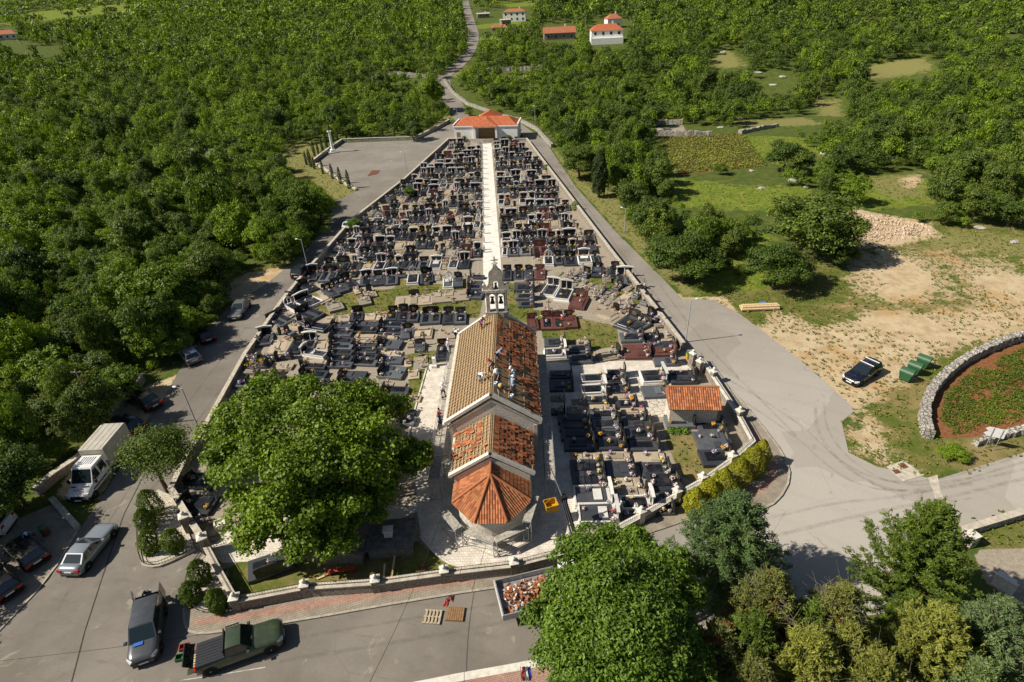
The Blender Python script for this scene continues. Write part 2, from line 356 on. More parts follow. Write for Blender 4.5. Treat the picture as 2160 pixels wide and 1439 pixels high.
# ================================================================ the land: one sheet with masks
def lines(fine0, fine1, step, lo, hi, gr=1.13):
    a = list(np.arange(fine0, fine1, step)); s_ = step; x = a[-1]
    while x < hi: s_ *= gr; x += s_; a.append(x)
    s_ = step; x = a[0]; b = []
    while x > lo: s_ *= gr; x -= s_; b.append(x)
    return np.array(b[::-1] + a)
LX = lines(-75, 100, 0.7, -1900, 1900); LY = lines(8, 190, 0.7, -260, 3200, 1.06)
GX, GY = np.meshgrid(LX, LY); GZ = TZ(GX, GY)
nx, ny = len(LX), len(LY); idx = np.arange(nx * ny).reshape(ny, nx)
Fq = np.stack([idx[:-1, :-1], idx[:-1, 1:], idx[1:, 1:], idx[1:, :-1]], -1).reshape(-1, 4)
me = npmesh('ground', np.stack([GX, GY, GZ], -1), Fq, M('land'), smooth=True)
MASK = {k: np.zeros(nx * ny) for k in ('lawn', 'dirt', 'red', 'mead', 'straw', 'conc')}
fx, fy = GX.ravel(), GY.ravel()
def area(kind, px, soft=1.0, val=1.0):
    P = GT(px)
    if len(P) < 3: return
    ins = inpoly(P, fx, fy); d = segdist(P, fx, fy); sd = np.where(ins, d, -d)
    MASK[kind] = np.maximum(MASK[kind], val * np.clip(0.5 + sd / (2 * soft), 0, 1))
# cemetery ground, lawns
CEM = [(945, 300), (855, 385), (745, 472), (640, 592), (600, 642), (520, 760), (450, 890), (395, 985), (368, 1045), (440, 1165), (505, 1285), (650, 1255), (797, 1245), (940, 1225), (1085, 1210), (1200, 1180), (1345, 1110), (1430, 1065), (1478, 1030), (1535, 990), (1590, 950), (1550, 880), (1500, 800), (1450, 745), (1290, 540), (1112, 298)]
area('conc', CEM, 0.4)
for q in ([(852, 748), (925, 738), (935, 762), (905, 775), (880, 885), (866, 905), (862, 790)], [(640, 668), (690, 632), (760, 612), (830, 610), (845, 588), (900, 600), (990, 598), (1018, 640), (1010, 672), (820, 665), (700, 672)],
          [(1062, 592), (1098, 602), (1124, 652), (1210, 668), (1300, 688), (1308, 732), (1240, 738), (1145, 716), (1142, 690), (1065, 668)], [(1398, 920), (1470, 915), (1480, 978), (1540, 985), (1475, 1025), (1452, 1012), (1436, 1000)],
          [(478, 1185), (505, 1280), (800, 1243), (1085, 1208), (990, 1203), (935, 1185), (880, 1140), (640, 1180)], [(1230, 590), (1300, 575), (1350, 600), (1370, 640), (1330, 640), (1250, 600)], [(1380, 670), (1420, 690), (1425, 700), (1385, 690)],
          [(835, 1290), (850, 1290)], [(560, 640), (650, 600), (690, 640), (600, 680)], [(1335, 1085), (1355, 1080), (1370, 1100), (1340, 1105)]):
    if len(q) > 2:
        P = GP(q); ins = inpoly(P, fx, fy); d = segdist(P, fx, fy); kk = np.clip(0.5 + np.where(ins, d, -d) / 1.2, 0, 1); MASK['lawn'] = np.maximum(MASK['lawn'], kk); MASK['conc'] = np.minimum(MASK['conc'], 1 - kk)
# right hand clearing
area('dirt', [(1590, 700), (1640, 655), (1720, 690), (1790, 680), (1830, 655), (1950, 660), (2160, 640), (2400, 630), (2400, 690), (2160, 700), (2000, 740), (1930, 790), (1850, 840), (1800, 880), (1780, 862), (1700, 772)], 3.0, 1.0)
area('dirt', [(1790, 560), (1850, 520), (1950, 545), (2000, 600), (1960, 640), (1850, 640), (1790, 600)], 5, 0.98)
area('dirt', [(1760, 470), (1800, 440), (1960, 470), (1990, 500), (1900, 520), (1830, 525)], 2, 0.9)
area('dirt', [(1960, 540), (2080, 550), (2300, 600), (2300, 670), (2050, 660)], 6, 0.8); area('dirt', [(1740, 600), (1860, 500), (2000, 500), (2300, 540), (2300, 690), (1700, 700)], 8, 0.5); area('straw', [(1900, 480), (2300, 490), (2300, 560), (1950, 540)], 5, 0.75)
area('dirt', [(1800, 880), (1840, 860), (1870, 900), (1900, 960), (1960, 1000), (1870, 995), (1790, 955), (1775, 895)], 2.2, 0.72)
area('dirt', [(1400, 600), (1445, 628), (1530, 625), (1545, 640), (1560, 665), (1440, 640)], 0.8, 0.85)
area('lawn', [(1500, 640), (1800, 470), (2300, 450), (2400, 640), (2000, 700), (1700, 700), (1580, 690)], 6, 0.95)
area('lawn', [(1850, 830), (1930, 775), (2000, 730), (2400, 660), (2400, 1000), (1980, 1012), (1870, 990), (1785, 950), (1800, 880)], 3, 1)
area('lawn', [(1985, 1130), (2040, 1105), (2160, 1075), (2400, 1000), (2400, 1160), (2100, 1160), (2050, 1150)], 0.6)
area('conc', [(2050, 1160), (2160, 1158), (2400, 1150), (2400, 1280), (2160, 1290), (2080, 1230)], 0.4)
area('red', [(2300, 680), (2160, 718), (2040, 765), (1968, 830), (1960, 880), (1980, 925), (2050, 925), (2300, 860)], 0.6, 0.95)
area('red', [(60, 1110), (100, 1060), (170, 1115), (150, 1140), (80, 1150)], 0.8, 0.9)
# verges of the right road, meadow behind the oaks
area('straw', [(1150, 298), (1215, 395), (1300, 490), (1400, 590), (1445, 632), (1480, 625), (1420, 560), (1320, 470), (1240, 385), (1180, 320)], 1.2, 0.75)
area('lawn', [(1180, 340), (1300, 345), (1330, 420), (1400, 560), (1480, 625), (1400, 590), (1300, 490)], 2)
area('straw', [(1230, 390), (1310, 400), (1320, 455), (1290, 460)], 2, 0.7)
area('mead', [(1470, 620), (1640, 610), (1600, 540), (1640, 490), (1560, 480), (1500, 500), (1520, 560)], 4)
area('mead', [(1400, 370), (1560, 390), (1700, 390), (1800, 440), (1600, 450), (1420, 440), (1400, 400)], 6, 0.85)
area('mead', [(1560, 288), (1690, 290), (1738, 330), (1640, 350), (1595, 325)], 3); area('straw', [(1640, 330), (1738, 325), (1740, 345), (1650, 345)], 3, 0.6)
area('mead', [(1770, 370), (1960, 380), (1970, 430), (1840, 445), (1760, 400)], 4); area('straw', [(1780, 375), (1960, 360), (1970, 420), (1880, 430)], 5, 0.75); area('dirt', [(1890, 375), (1955, 365), (1950, 400), (1900, 400)], 2, 0.7)
area('straw', [(1810, 140), (1950, 120), (1975, 150), (1830, 170)], 6, 0.9); area('mead', [(1830, 140), (1950, 125), (1960, 140)], 6, 0.7)
area('straw', [(1710, 210), (1780, 210), (1790, 250), (1720, 245)], 5, 0.8); area('straw', [(1490, 130), (1530, 95), (1580, 140), (1520, 150)], 5, 0.8); area('straw', [(1540, 255), (1700, 245), (1760, 265), (1560, 275)], 4, 0.7)
area('conc', [(1380, 270), (1440, 265), (1450, 285), (1385, 285)], 1.5)
# bank by the car park, left verges
area('straw', [(585, 330), (620, 300), (690, 300), (665, 345), (760, 408), (700, 425), (640, 370), (590, 345)], 2, 0.8); area('lawn', [(585, 340), (660, 310), (665, 345), (760, 408), (690, 430), (620, 380)], 3)
area('straw', [(915, 285), (945, 265), (968, 240), (950, 235), (900, 270)], 1.5, 0.8)
area('dirt', [(470, 600), (520, 575), (620, 560), (600, 600), (560, 625), (480, 640)], 1.5, 0.85); area('dirt', [(430, 690), (490, 650), (540, 640), (470, 720), (420, 760)], 1.5, 0.75)
area('lawn', [(460, 575), (640, 545), (650, 565), (520, 585), (470, 600)], 1.2); area('dirt', [(245, 870), (320, 810), (380, 790), (360, 850), (300, 900), (255, 985), (215, 1050), (111, 1055), (160, 960)], 1, 0.9)
area('lawn', [(200, 880), (250, 830), (285, 790), (270, 850)], 1.5); area('straw', [(375, 960), (460, 860), (470, 870), (395, 985)], 0.5, 0.9)
area('red', [(1385, 288), (1570, 282), (1616, 352), (1428, 372)], 1.0, 0.62)
# far fields and lanes
area('mead', [(-60, 60), (30, 35), (120, 15), (400, 4), (330, -10), (-200, 10)], 25); area('straw', [(20, 108), (100, 100), (130, 106), (40, 116)], 6, 0.9); area('straw', [(280, 112), (330, 108), (330, 128), (285, 128)], 5, 0.8)
area('mead', [(985, 55), (1090, 45), (1120, 50), (1010, 62)], 12); area('straw', [(940, 160), (975, 135), (985, 145), (950, 175)], 4, 0.9); area('mead', [(1040, 5), (1200, -5), (1190, 10), (1060, 16)], 12)
area('mead', [(1000, 78), (1060, 75), (1110, 84), (1010, 90)], 8)
ca = me.color_attributes.new('ma', 'FLOAT_COLOR', 'POINT'); cb = me.color_attributes.new('mb', 'FLOAT_COLOR', 'POINT')
def rgba(a, b, c): return np.stack([a, b, c, np.ones_like(a)], -1).astype(np.float32).ravel()
ca.data.foreach_set('color', rgba(MASK['lawn'], MASK['dirt'], MASK['red'])); cb.data.foreach_set('color', rgba(MASK['mead'], MASK['straw'], MASK['conc']))
struct(mk('ground', me))

# ================================================================ roads and paved areas (flat sheets a few mm to a kerb high)
def sheet(name, pts, z0, z1, mat):
    return struct(MB().prism(pts, z0, z1).build(name, M(mat)))
ROADL = [(-400, 1750), (-60, 1400), (0, 1332), (104, 1223), (169, 1116), (215, 1050), (255, 985), (300, 900), (345, 840), (385, 770), (430, 705), (480, 650), (560, 600), (625, 548), (690, 478), (705, 455), (690, 432), (757, 402), (738, 385), (668, 345), (722, 302), (880, 296), (925, 273), (950, 262), (1000, 262), (965, 285), (948, 303), (855, 385), (745, 472), (640, 592), (600, 642), (520, 760), (450, 890), (395, 985), (368, 1045), (440, 1165), (505, 1285), (650, 1255), (797, 1245), (940, 1225), (1085, 1210), (1200, 1180), (1345, 1110), (1478, 1030), (1590, 950), (1550, 880), (1500, 800), (1450, 745), (1290, 540), (1110, 300), (1098, 278), (1060, 258), (1100, 262), (1150, 298), (1215, 395), (1300, 490), (1400, 590), (1440, 632), (1505, 633), (1560, 662), (1600, 692), (1700, 770), (1805, 865), (1775, 890), (1790, 955), (1850, 985), (1975, 1012), (2160, 955), (2500, 850), (2500, 990), (2160, 1072), (2030, 1108), (1990, 1160), (1990, 1280), (1440, 1345), (1140, 1405), (700, 1490), (-200, 1900)]
sheet('road', GP(ROADL), -0.3, 0.02, 'asphalt')
# the lane that climbs the hill behind the chapel
lane_px = [(985, 262, 9), (965, 232, 7), (948, 205, 6), (932, 178, 5.5), (938, 160, 5), (958, 146, 5), (978, 128, 5), (990, 110, 5.5), (999, 88, 6), (999, 70, 6), (992, 45, 6.5), (986, 22, 7), (982, 2, 8)]
LANE = []
for x, y, wd in lane_px:
    q = gt(x, y)
    if q: LANE.append((q[0], q[1], wd))
LANE = smooth_line([LANE[0]] + LANE[1:], 2) if True else LANE
LANE = [tuple(np.array(a[:2] if len(a) > 2 else a).tolist()) + (5.6,) for a in resample([q[:2] for q in LANE], 4)]
V = []; nn = normals([q[:2] for q in LANE])
for (x, y, wd), (ax, ay) in zip(LANE, nn):
    for k in np.linspace(-1, 1, 5):
        px, py = x + ax * k * wd / 2, y + ay * k * wd / 2; V.append((px, py, float(TZ(px, py)) + 0.10))
Fl = [(i * 5 + k, (i + 1) * 5 + k, (i + 1) * 5 + k + 1, i * 5 + k + 1) for i in range(len(LANE) - 1) for k in range(4)]
struct(MB().add(V, Fl, 0, True).build('lane', M('asphalt')))
# pavements
def kerbline(name, px, w_=0.16, h=0.15, mat='kerb'):
    P = resample(smooth_line(GP(px), 1), 0.8); N = normals(P); b = MB()
    rings = [[(x + a * w_ / 2, y + c * w_ / 2, 0), (x + a * w_ / 2, y + c * w_ / 2, h), (x - a * w_ / 2, y - c * w_ / 2, h), (x - a * w_ / 2, y - c * w_ / 2, 0)] for (x, y), (a, c) in zip(P, N)]
    b.loft(rings, 0, False); return struct(b.build(name, M(mat)))
FP = [(505, 1292), (650, 1260), (797, 1250), (940, 1230), (1085, 1215), (1125, 1206), (1125, 1228), (900, 1262), (600, 1315), (450, 1335), (405, 1336), (392, 1320), (390, 1285), (400, 1262), (430, 1295)]
sheet('pavement', GP(FP), 0, 0.115, 'pavers_grey')
sheet('pavement_band', GP([(410, 1322), (600, 1297), (900, 1246), (1000, 1234), (1000, 1226), (900, 1234), (700, 1262), (600, 1278), (480, 1300), (408, 1306)]), 0.1, 0.119, 'pavers_pink')
kerbline('kerb', [(1128, 1229), (900, 1263), (600, 1316), (450, 1337), (405, 1338), (391, 1322), (389, 1285)])
RP = [(1478, 770), (1545, 830), (1600, 893), (1655, 965), (1667, 1010), (1640, 1058), (1600, 1078), (1450, 1100), (1345, 1135), (1335, 1120), (1440, 1066), (1545, 1015), (1600, 968), (1575, 905), (1530, 845), (1498, 800), (1466, 772)]
sheet('pavement', GP(RP), 0, 0.115, 'pavers_grey')
sheet('pavement_band', GP([(1570, 880), (1610, 930), (1640, 985), (1638, 1012), (1612, 1040), (1560, 1062), (1560, 1050), (1596, 1032), (1617, 1005), (1612, 978), (1590, 940), (1556, 882)]), 0.1, 0.119, 'pavers_pink')
kerbline('kerb', [(1478, 768), (1545, 828), (1600, 891), (1655, 963), (1668, 1010), (1641, 1059), (1600, 1079), (1450, 1101)])
sheet('pavement', GP([(1500, 1330), (1140, 1402), (900, 1445), (700, 1490), (800, 1600), (1500, 1500)]), 0, 0.115, 'pavers_pink')
kerbline('kerb', [(1500, 1328), (1140, 1400), (900, 1443), (700, 1488)], 0.5, 0.12, 'cap_stone')
sheet('parking_bay', GP([(-400, 1720), (-60, 1390), (0, 1328), (104, 1219), (167, 1113), (112, 1064), (40, 1095), (-200, 1150), (-600, 1300)]), 0, 0.06, 'pavers_grey')
kerbline('kerb', [(-60, 1394), (0, 1330), (104, 1221), (168, 1114)], 0.14, 0.09)
kerbline('kerb', [(165, 1115), (111, 1055)], 0.45, 0.35, 'coping')
# paving inside the cemetery
sheet('central_path', GP([(1016, 303), (1036.5, 303), (1061, 610), (1080, 760), (1040, 760), (1020, 610)]), -0.1, 0.03, 'paving_path')
WP = [(905, 768), (985, 764), (1140, 766), (1310, 762), (1440, 762), (1480, 800), (1415, 815), (1412, 880), (1330, 870), (1320, 800), (1230, 805), (1225, 1120), (1160, 1165), (1128, 1195), (1060, 1208), (990, 1200), (935, 1182), (888, 1132), (880, 1080), (640, 1180), (470, 1188), (440, 1160), (520, 1085), (760, 1075), (880, 1060), (868, 900)]
sheet('paved_path', GP(WP), -0.1, 0.03, 'paving_white')
kerbline('path_edge', [(903, 766), (866, 898), (845, 1000)], 0.14, 0.12, 'cap_stone')
kerbline('path_edge', [(886, 1134), (934, 1185), (990, 1203), (1060, 1211), (1128, 1198)], 0.12, 0.1, 'cap_stone')
sheet('crazy_paving', GP([(1322, 800), (1412, 795), (1412, 880), (1380, 880), (1345, 860)]), 0, 0.036, 'crazy_paving')
# planted beds either side of the gate
sheet('gravel_bed', GP([(300, 1190), (296, 1120), (308, 1060), (335, 1035), (368, 1050), (412, 1158), (345, 1192), (315, 1196)]), 0, 0.14, 'gravel_white')
sheet('gravel_bed', GP([(392, 1250), (400, 1205), (430, 1170), (445, 1172), (505, 1288), (470, 1295), (425, 1292), (400, 1275)]), 0, 0.14, 'gravel_white')
kerbline('bed_kerb', [(306, 1062), (294, 1120), (298, 1192), (318, 1199), (346, 1195), (414, 1161)], 0.15, 0.22)
# tarred joint in the road, manhole covers, concrete pad
def strip(name, pts, w_, z, mat, kind='structure'):
    P = resample(pts, 1.0); N = normals(P); V = []
    for (x, y), (a, c) in zip(P, N): V += [(x + a * w_ / 2, y + c * w_ / 2, z), (x - a * w_ / 2, y - c * w_ / 2, z)]
    return struct(MB().add(V, [(2 * i, 2 * i + 1, 2 * i + 3, 2 * i + 2) for i in range(len(P) - 1)]).build(name, M(mat)), kind)
simple('tar', (0.06, 0.05, 0.045), 0.9, 0.1, 0, 0.3, 8)
strip('road_joint', GP([(300, 1010), (262, 1085), (232, 1170), (180, 1330), (150, 1445)]), 0.09, 0.0245, 'tar')
strip('road_joint', GP([(0, 1395), (230, 1368), (420, 1340)]), 0.03, 0.0245, 'tar')
simple('road_paint', (0.45, 0.42, 0.37), 0.9, 0.1, 0, 0.4, 2)
strip('road_marking', GP([(380, 1436), (460, 1424), (560, 1408)]), 0.07, 0.0245, 'road_paint')
strip('road_marking', GP([(1668, 870), (1720, 920), (1760, 960)]), 0.06, 0.0245, 'road_paint')
sheet('concrete_pad', GP([(1870, 985), (1905, 972), (1950, 1003), (1905, 1016)]), 0, 0.05, 'coping')
sheet('concrete_strip', GP([(1957, 1008), (1977, 1002), (1985, 1040), (1994, 1060), (1975, 1062), (1968, 1035)]), 0, 0.026, 'dirt_pale' if 'dirt_pale' in MATS else 'coping')
for q, lab in (([(1893, 980), (1905, 977), (1917, 987), (1905, 990)], 'rusty manhole cover farther from the road on the concrete pad'), ([(1881, 993), (1893, 991), (1901, 998), (1889, 1001)], 'small rusty manhole cover nearer the road on the concrete pad'),
               ([(882, 1195), (896, 1193), (902, 1212), (885, 1214)], 'rusty square inspection cover in the lawn by the front wall'), ([(775, 372), (795, 368), (802, 360), (785, 360)], 'dark drain grate in the grey car park')):
    tag(MB().prism(GP(q), 0.0, 0.075).build('manhole_cover', M('rust')), lab, 'manhole cover')

# faint tyre marks swinging through the junction
b_ = NB('tyre_mark'); tr_ = b_.n('ShaderNodeBsdfTransparent'); mx_ = b_.n('ShaderNodeMixShader'); fa = b_.math('MULTIPLY', b_.sstep(b_.noise(1.3, 4, .7), .25, .8), .2); b_.fin('tyre_mark', (0.10, 0.085, 0.07), .9, .1)
b_.L(fa, mx_.inputs[0]); b_.L(tr_.outputs[0], mx_.inputs[1]); b_.L(b_.b.outputs[0], mx_.inputs[2]); b_.L(mx_.outputs[0], b_.out.inputs[0])
TMK = [[(1480, 790), (1590, 860), (1690, 930), (1745, 985), (1830, 1035), (1960, 1035), (2160, 975)], [(1500, 780), (1620, 850), (1715, 915), (1765, 970), (1850, 1015), (1960, 1020), (2160, 960)], [(1720, 860), (1722, 905), (1748, 950), (1800, 1000), (1900, 1045), (2050, 1020)], [(1738, 850), (1742, 900), (1768, 945), (1820, 992), (1910, 1030), (2050, 1008)], [(1460, 1120), (1640, 1090), (1760, 1060), (1900, 1050), (2160, 990)], [(1300, 1210), (1640, 1130), (1800, 1090), (2000, 1050), (2160, 1010)], [(600, 1350), (900, 1300), (1120, 1262)], [(590, 1395), (900, 1345), (1130, 1300)], [(200, 1240), (260, 1130), (330, 1020), (420, 880), (560, 700), (640, 590)], [(120, 1290), (220, 1120), (290, 1000), (380, 870), (520, 690)], [(1390, 600), (1480, 720), (1590, 830), (1680, 920)], [(1180, 360), (1330, 560), (1430, 680)], [(1150, 345), (1300, 555), (1400, 690)]]
for k, q in enumerate(TMK): strip('tyre_mark', smooth_line(GP(q), 3), .22 + .05 * (k % 3), .0235 + .0006 * k, 'tyre_mark', 'structure')
# ================================================================ foliage
def leaf_mat(name, c, dry=None, dfrac=0.0, rough=0.55, spec=0.35, var=0.5, tr=0.25, objvar=0.35):
    b = NB(name); ge = b.n('ShaderNodeNewGeometry'); oi = b.n('ShaderNodeObjectInfo')
    r = ge.outputs['Random Per Island']
    hi = tuple(min(1, x * (1 + var)) for x in c); lo = tuple(x * (1 - var * 0.8) for x in c)
    hi = (hi[0] * 1.12, hi[1], hi[2] * 0.9)
    col = b.mix(r, lo, hi)
    if dry: col = b.mix(b.sstep(b.noise(0.8, 3, 0.6), 1 - dfrac - 0.06, 1 - dfrac + 0.06), col, dry)
    P = b.pos(); cl = b.noise(0.16, 3, 0.6, P)
    col = b.mix(1.0, col, b.ramp(cl, [(0.3, (1 - objvar * .8,) * 3), (0.7, (1 + objvar * .9, 1 + objvar * .7, 1.0))]), 'MULTIPLY')
    col = b.mix(b.math('MULTIPLY', oi.outputs['Random'], 0.5), col, b.mix(1.0, col, (1.16, 1.08, 0.75), 'MULTIPLY'))
    b.L(col, b.b.inputs['Base Color']); b.b.inputs['Roughness'].default_value = rough; b.b.inputs['Specular IOR Level'].default_value = spec
    t = b.n('ShaderNodeBsdfTranslucent'); b.L(b.mix(1.0, col, (1.5, 1.5, 0.6), 'MULTIPLY'), t.inputs[0])
    m = b.n('ShaderNodeMixShader'); m.inputs[0].default_value = tr; b.L(b.b.outputs[0], m.inputs[1]); b.L(t.outputs[0], m.inputs[2]); b.L(m.outputs[0], b.out.inputs[0])
    MATS[name] = b.m
leaf_mat('leaf_plane', (0.108, 0.190, 0.015), rough=0.5, spec=0.3)
leaf_mat('leaf_chestnut', (0.095, 0.18, 0.02), rough=0.5)
leaf_mat('leaf_oak', (0.088, 0.144, 0.024)); leaf_mat('leaf_oak_dark', (0.062, 0.115, 0.02))
leaf_mat('leaf_bright', (0.140, 0.235, 0.016)); leaf_mat('leaf_wood', (0.104, 0.188, 0.018), var=0.55, objvar=0.5)
leaf_mat('leaf_shrub', (0.10, 0.125, 0.04), objvar=0.4)
leaf_mat('needle_blue', (0.085, 0.155, 0.062), var=0.5); leaf_mat('needle_green', (0.082, 0.138, 0.022), var=0.5)
leaf_mat('needle_olive', (0.135, 0.170, 0.052), (0.20, 0.10, 0.04), 0.36, var=0.5); leaf_mat('needle_yellow', (0.185, 0.225, 0.055), var=0.45)
leaf_mat('needle_grey', (0.11, 0.175, 0.085), var=0.5)
leaf_mat('thuja_gold', (0.215, 0.245, 0.016), var=0.5); leaf_mat('thuja_green', (0.085, 0.15, 0.016), var=0.5); leaf_mat('cypress', (0.035, 0.062, 0.014), var=0.5)
leaf_mat('crop', (0.085, 0.135, 0.016), var=0.5); leaf_mat('vine', (0.15, 0.195, 0.04), var=0.5)
def unit(v): return v / np.maximum(1e-9, np.linalg.norm(v, axis=-1, keepdims=True))
def cards(rng, C, Nrm, size, asp=0.6, D=None):           # leaf cards: centre, normal, length; returns quads as (n*4,3)
    n = len(C); Nrm = unit(Nrm)
    if D is None: D = rng.normal(size=(n, 3))
    T = unit(D - (D * Nrm).sum(1, keepdims=True) * Nrm); B = np.cross(Nrm, T); s = np.asarray(size).reshape(-1, 1) * np.ones((n, 1))
    a = C - T * s * 0.5; c = C + T * s * 0.5; k = C + B * s * asp * 0.5 + Nrm * s * 0.08; d = C - B * s * asp * 0.5 + Nrm * s * 0.08
    return np.stack([a, d, c, k], 1).reshape(-1, 3)
def crown_pts(rng, rad, cz, nlobe, nclump, nleaf, leaf, lobe=0.5, low=-0.35, inner=0.12, rr=(0.48, 0.74), lv=(0.62, 1.2), sc_=0.30):
    rad = np.array(rad, float)
    d = unit(rng.normal(size=(nlobe * 6, 3))); d = d[d[:, 2] > low][:nlobe]
    lc = d * rng.uniform(rr[0], rr[1], (len(d), 1)); lc = np.vstack([lc, [[0, 0, 0.35]]]); lr = rng.uniform(lv[0], lv[1], len(lc)) * lobe
    cc = []; nd = []
    for p, r in zip(lc, lr):
        e = unit(rng.normal(size=(nclump, 3))); e[:, 2] = np.abs(e[:, 2]) * 0.9 - 0.25; e = unit(e)
        q = p + e * r * rng.uniform(0.75, 1.05, (nclump, 1)); cc.append(q); nd.append(e)
    cc = np.vstack(cc); nd = np.vstack(nd)
    ctr = np.repeat(cc, nleaf, 0); nr = np.repeat(nd, nleaf, 0)
    cr = lobe * sc_
    off = rng.normal(size=ctr.shape) * cr * np.array([1, 1, 0.62]); P = ctr + off
    ni = int(len(P) * inner)
    if ni: P[:ni] = unit(rng.normal(size=(ni, 3))) * rng.uniform(0.1, 0.75, (ni, 1)); nr[:ni] = rng.normal(size=(ni, 3))
    P = P * rad; P[:, 2] = P[:, 2] + cz
    N = unit(nr * 0.55 + unit(off + 1e-6) * 0.5 + np.array([0, 0, 0.45]) + rng.normal(size=P.shape) * 0.55)
    P = P[P[:, 2] > 0.15] if False else P
    return P, N
def trunk_mb(rng, h, r, spread, nlimb=7, lean=(0, 0), start=0.4):
    b = MB(); pts = [(lean[0] * t * t, lean[1] * t * t, h * t) for t in (0, .25, .5, .75, 1)]
    pts = [(p[0] + rng.normal() * .04 * h * (i > 0), p[1] + rng.normal() * .04 * h * (i > 0), p[2]) for i, p in enumerate(pts)]
    b.path(pts, [r * 1.35, r, r * .82, r * .6, r * .25], 7)
    for k in range(nlimb):
        t = start + (0.95 - start) * k / max(1, nlimb - 1); i = min(3, int(t * 4)); u = t * 4 - i
        p = tuple(pts[i][c] * (1 - u) + pts[i + 1][c] * u for c in range(3)); a = k * 2.4 + rng.uniform(0, .8); L = spread * rng.uniform(.55, .95) * (1.1 - 0.5 * t)
        q = (p[0] + math.cos(a) * L * .5, p[1] + math.sin(a) * L * .5, p[2] + L * .38); s_ = (p[0] + math.cos(a) * L, p[1] + math.sin(a) * L, p[2] + L * .62)
        b.path([p, q, s_], [r * .5 * (1.1 - t), r * .32 * (1.1 - t), r * .1], 5)
    return b
def quadmesh(name, V, mats, mi=None):
    return npmesh(name, V, np.arange(len(V)).reshape(-1, 4), mats, 4, mi)
def broadleaf(seed, name, rad, cz, leaf, nlobe, nclump, nleaf, mat, bark='bark', tr=0.25, th=None, lobe=0.5, low=-0.35, asp=0.65, lsz=0.3, **kw):
    rng = np.random.default_rng(seed); P, N = crown_pts(rng, rad, cz, nlobe, nclump, nleaf, leaf, lobe, low, **kw)
    V = cards(rng, P, N, leaf * rng.uniform(1 - lsz, 1 + lsz, len(P)), asp)
    cm = quadmesh(name + '_crown', V, M(mat)); th = th or cz + rad[2] * 0.3
    tb = trunk_mb(rng, th, tr, min(rad[0], rad[1]) * 0.9)
    tm = bpy.data.meshes.new('trunk'); tm.from_pydata(tb.v, [], tb.f); tm.materials.append(MATS[bark]); tm.polygons.foreach_set('use_smooth', tb.sm)
    return tm, cm
def plant(name, meshes, label, cat, loc, rz=0.0, sc=1.0, group=None, names=('trunk', 'crown')):
    t = thing(name, label, cat, loc, rz, group); t.scale = sc if isinstance(sc, tuple) else (sc, sc, sc)
    for nm, m in zip(names, meshes): mk(nm, m, t)
    return t
# --- the big plane tree in the cemetery and the chestnut by the road
px, py = g(655, 1060); 
def boughs(seed, name, base, px, leaf, ncl, nleaf, mat, bark, tr, th, asp, flat=0.72):
    # a crown made of separate leafy boughs, each carried by its own limb
    r2 = np.random.default_rng(seed); V = []; tb = trunk_mb(r2, th, tr, 1.2, 3)
    for x, y, z, r in px:
        c = np.array([*g(x, y, z), z]) - (base[0], base[1], 0); P, N = crown_pts(r2, (r, r * r2.uniform(.85, 1.1), r * flat), 0, 11, ncl, nleaf, leaf, 0.42, -0.3, 0.05, rr=(0.4, 0.95), lv=(0.6, 1.3), sc_=0.24)
        V.append(cards(r2, P + c, N, leaf * r2.uniform(.65, 1.35, len(P)), asp)); tb.path([(0, 0, th * r2.uniform(.35, .8)), tuple(c * (.5, .5, .72)), tuple(c - (0, 0, r * .3))], [tr * .5, tr * .3, .05], 5)
    tm = bpy.data.meshes.new('trunk'); tm.from_pydata(tb.v, [], tb.f); tm.materials.append(MATS[bark]); tm.polygons.foreach_set('use_smooth', tb.sm)
    return tm, quadmesh(name + '_crown', np.vstack(V), M(mat))
PB = (*g(640, 1040, 2.0), 0)
plant('plane_tree', boughs(3, 'plane', PB, [(548, 838, 5.2, 2.5), (640, 838, 6.2, 2.5), (742, 852, 5.8, 2.5), (815, 868, 4.6, 2.0), (492, 905, 5.0, 2.4), (590, 900, 7.0, 2.8), (690, 905, 7.6, 2.8), (778, 928, 6.4, 2.5), (872, 962, 4.2, 1.7), (468, 968, 4.6, 2.0), (548, 985, 6.4, 2.7), (640, 985, 7.6, 2.6), (735, 1000, 6.0, 2.5), (815, 1012, 3.8, 1.9), (535, 1068, 4.8, 2.2), (618, 1062, 6.0, 2.4), (700, 1072, 5.0, 2.1), (560, 1110, 3.6, 1.7), (645, 1122, 3.6, 1.8), (705, 1135, 3.0, 1.6), (765, 1072, 3.2, 1.6)], 0.24, 30, 15, 'leaf_plane', 'bark_pale', 0.42, 4.6, 0.8), 'huge spreading bright green plane tree inside the cemetery left of the church', 'tree', PB, 0)
CB = (*g(1290, 1300, 4.0), 0)
plant('chestnut_tree', boughs(8, 'chestnut', CB, [(1212, 1168, 6.2, 1.26), (1275, 1158, 6.0, 1.66), (1350, 1165, 5.8, 1.58), (1405, 1200, 5.0, 1.51), (1198, 1232, 5.9, 1.26), (1272, 1228, 8.4, 1.68), (1345, 1235, 7.4, 2.11), (1425, 1260, 5.6, 1.60), (1150, 1315, 4.4, 1.30), (1225, 1300, 7.0, 1.60), (1300, 1310, 8.4, 2.12), (1390, 1320, 7.0, 1.76), (1185, 1378, 5.4, 1.47), (1250, 1385, 7.2, 1.94), (1340, 1390, 7.4, 2.02), (1430, 1365, 5.4, 1.67), (1205, 1452, 5.6, 1.34), (1300, 1460, 6.8, 1.85), (1400, 1440, 6.0, 1.68)], 0.22, 28, 15, 'leaf_chestnut', 'bark', 0.34, 6.4, 0.5, 0.8), 'large deep green chestnut tree by the road in front of the rubble trailer', 'tree', CB, 0)
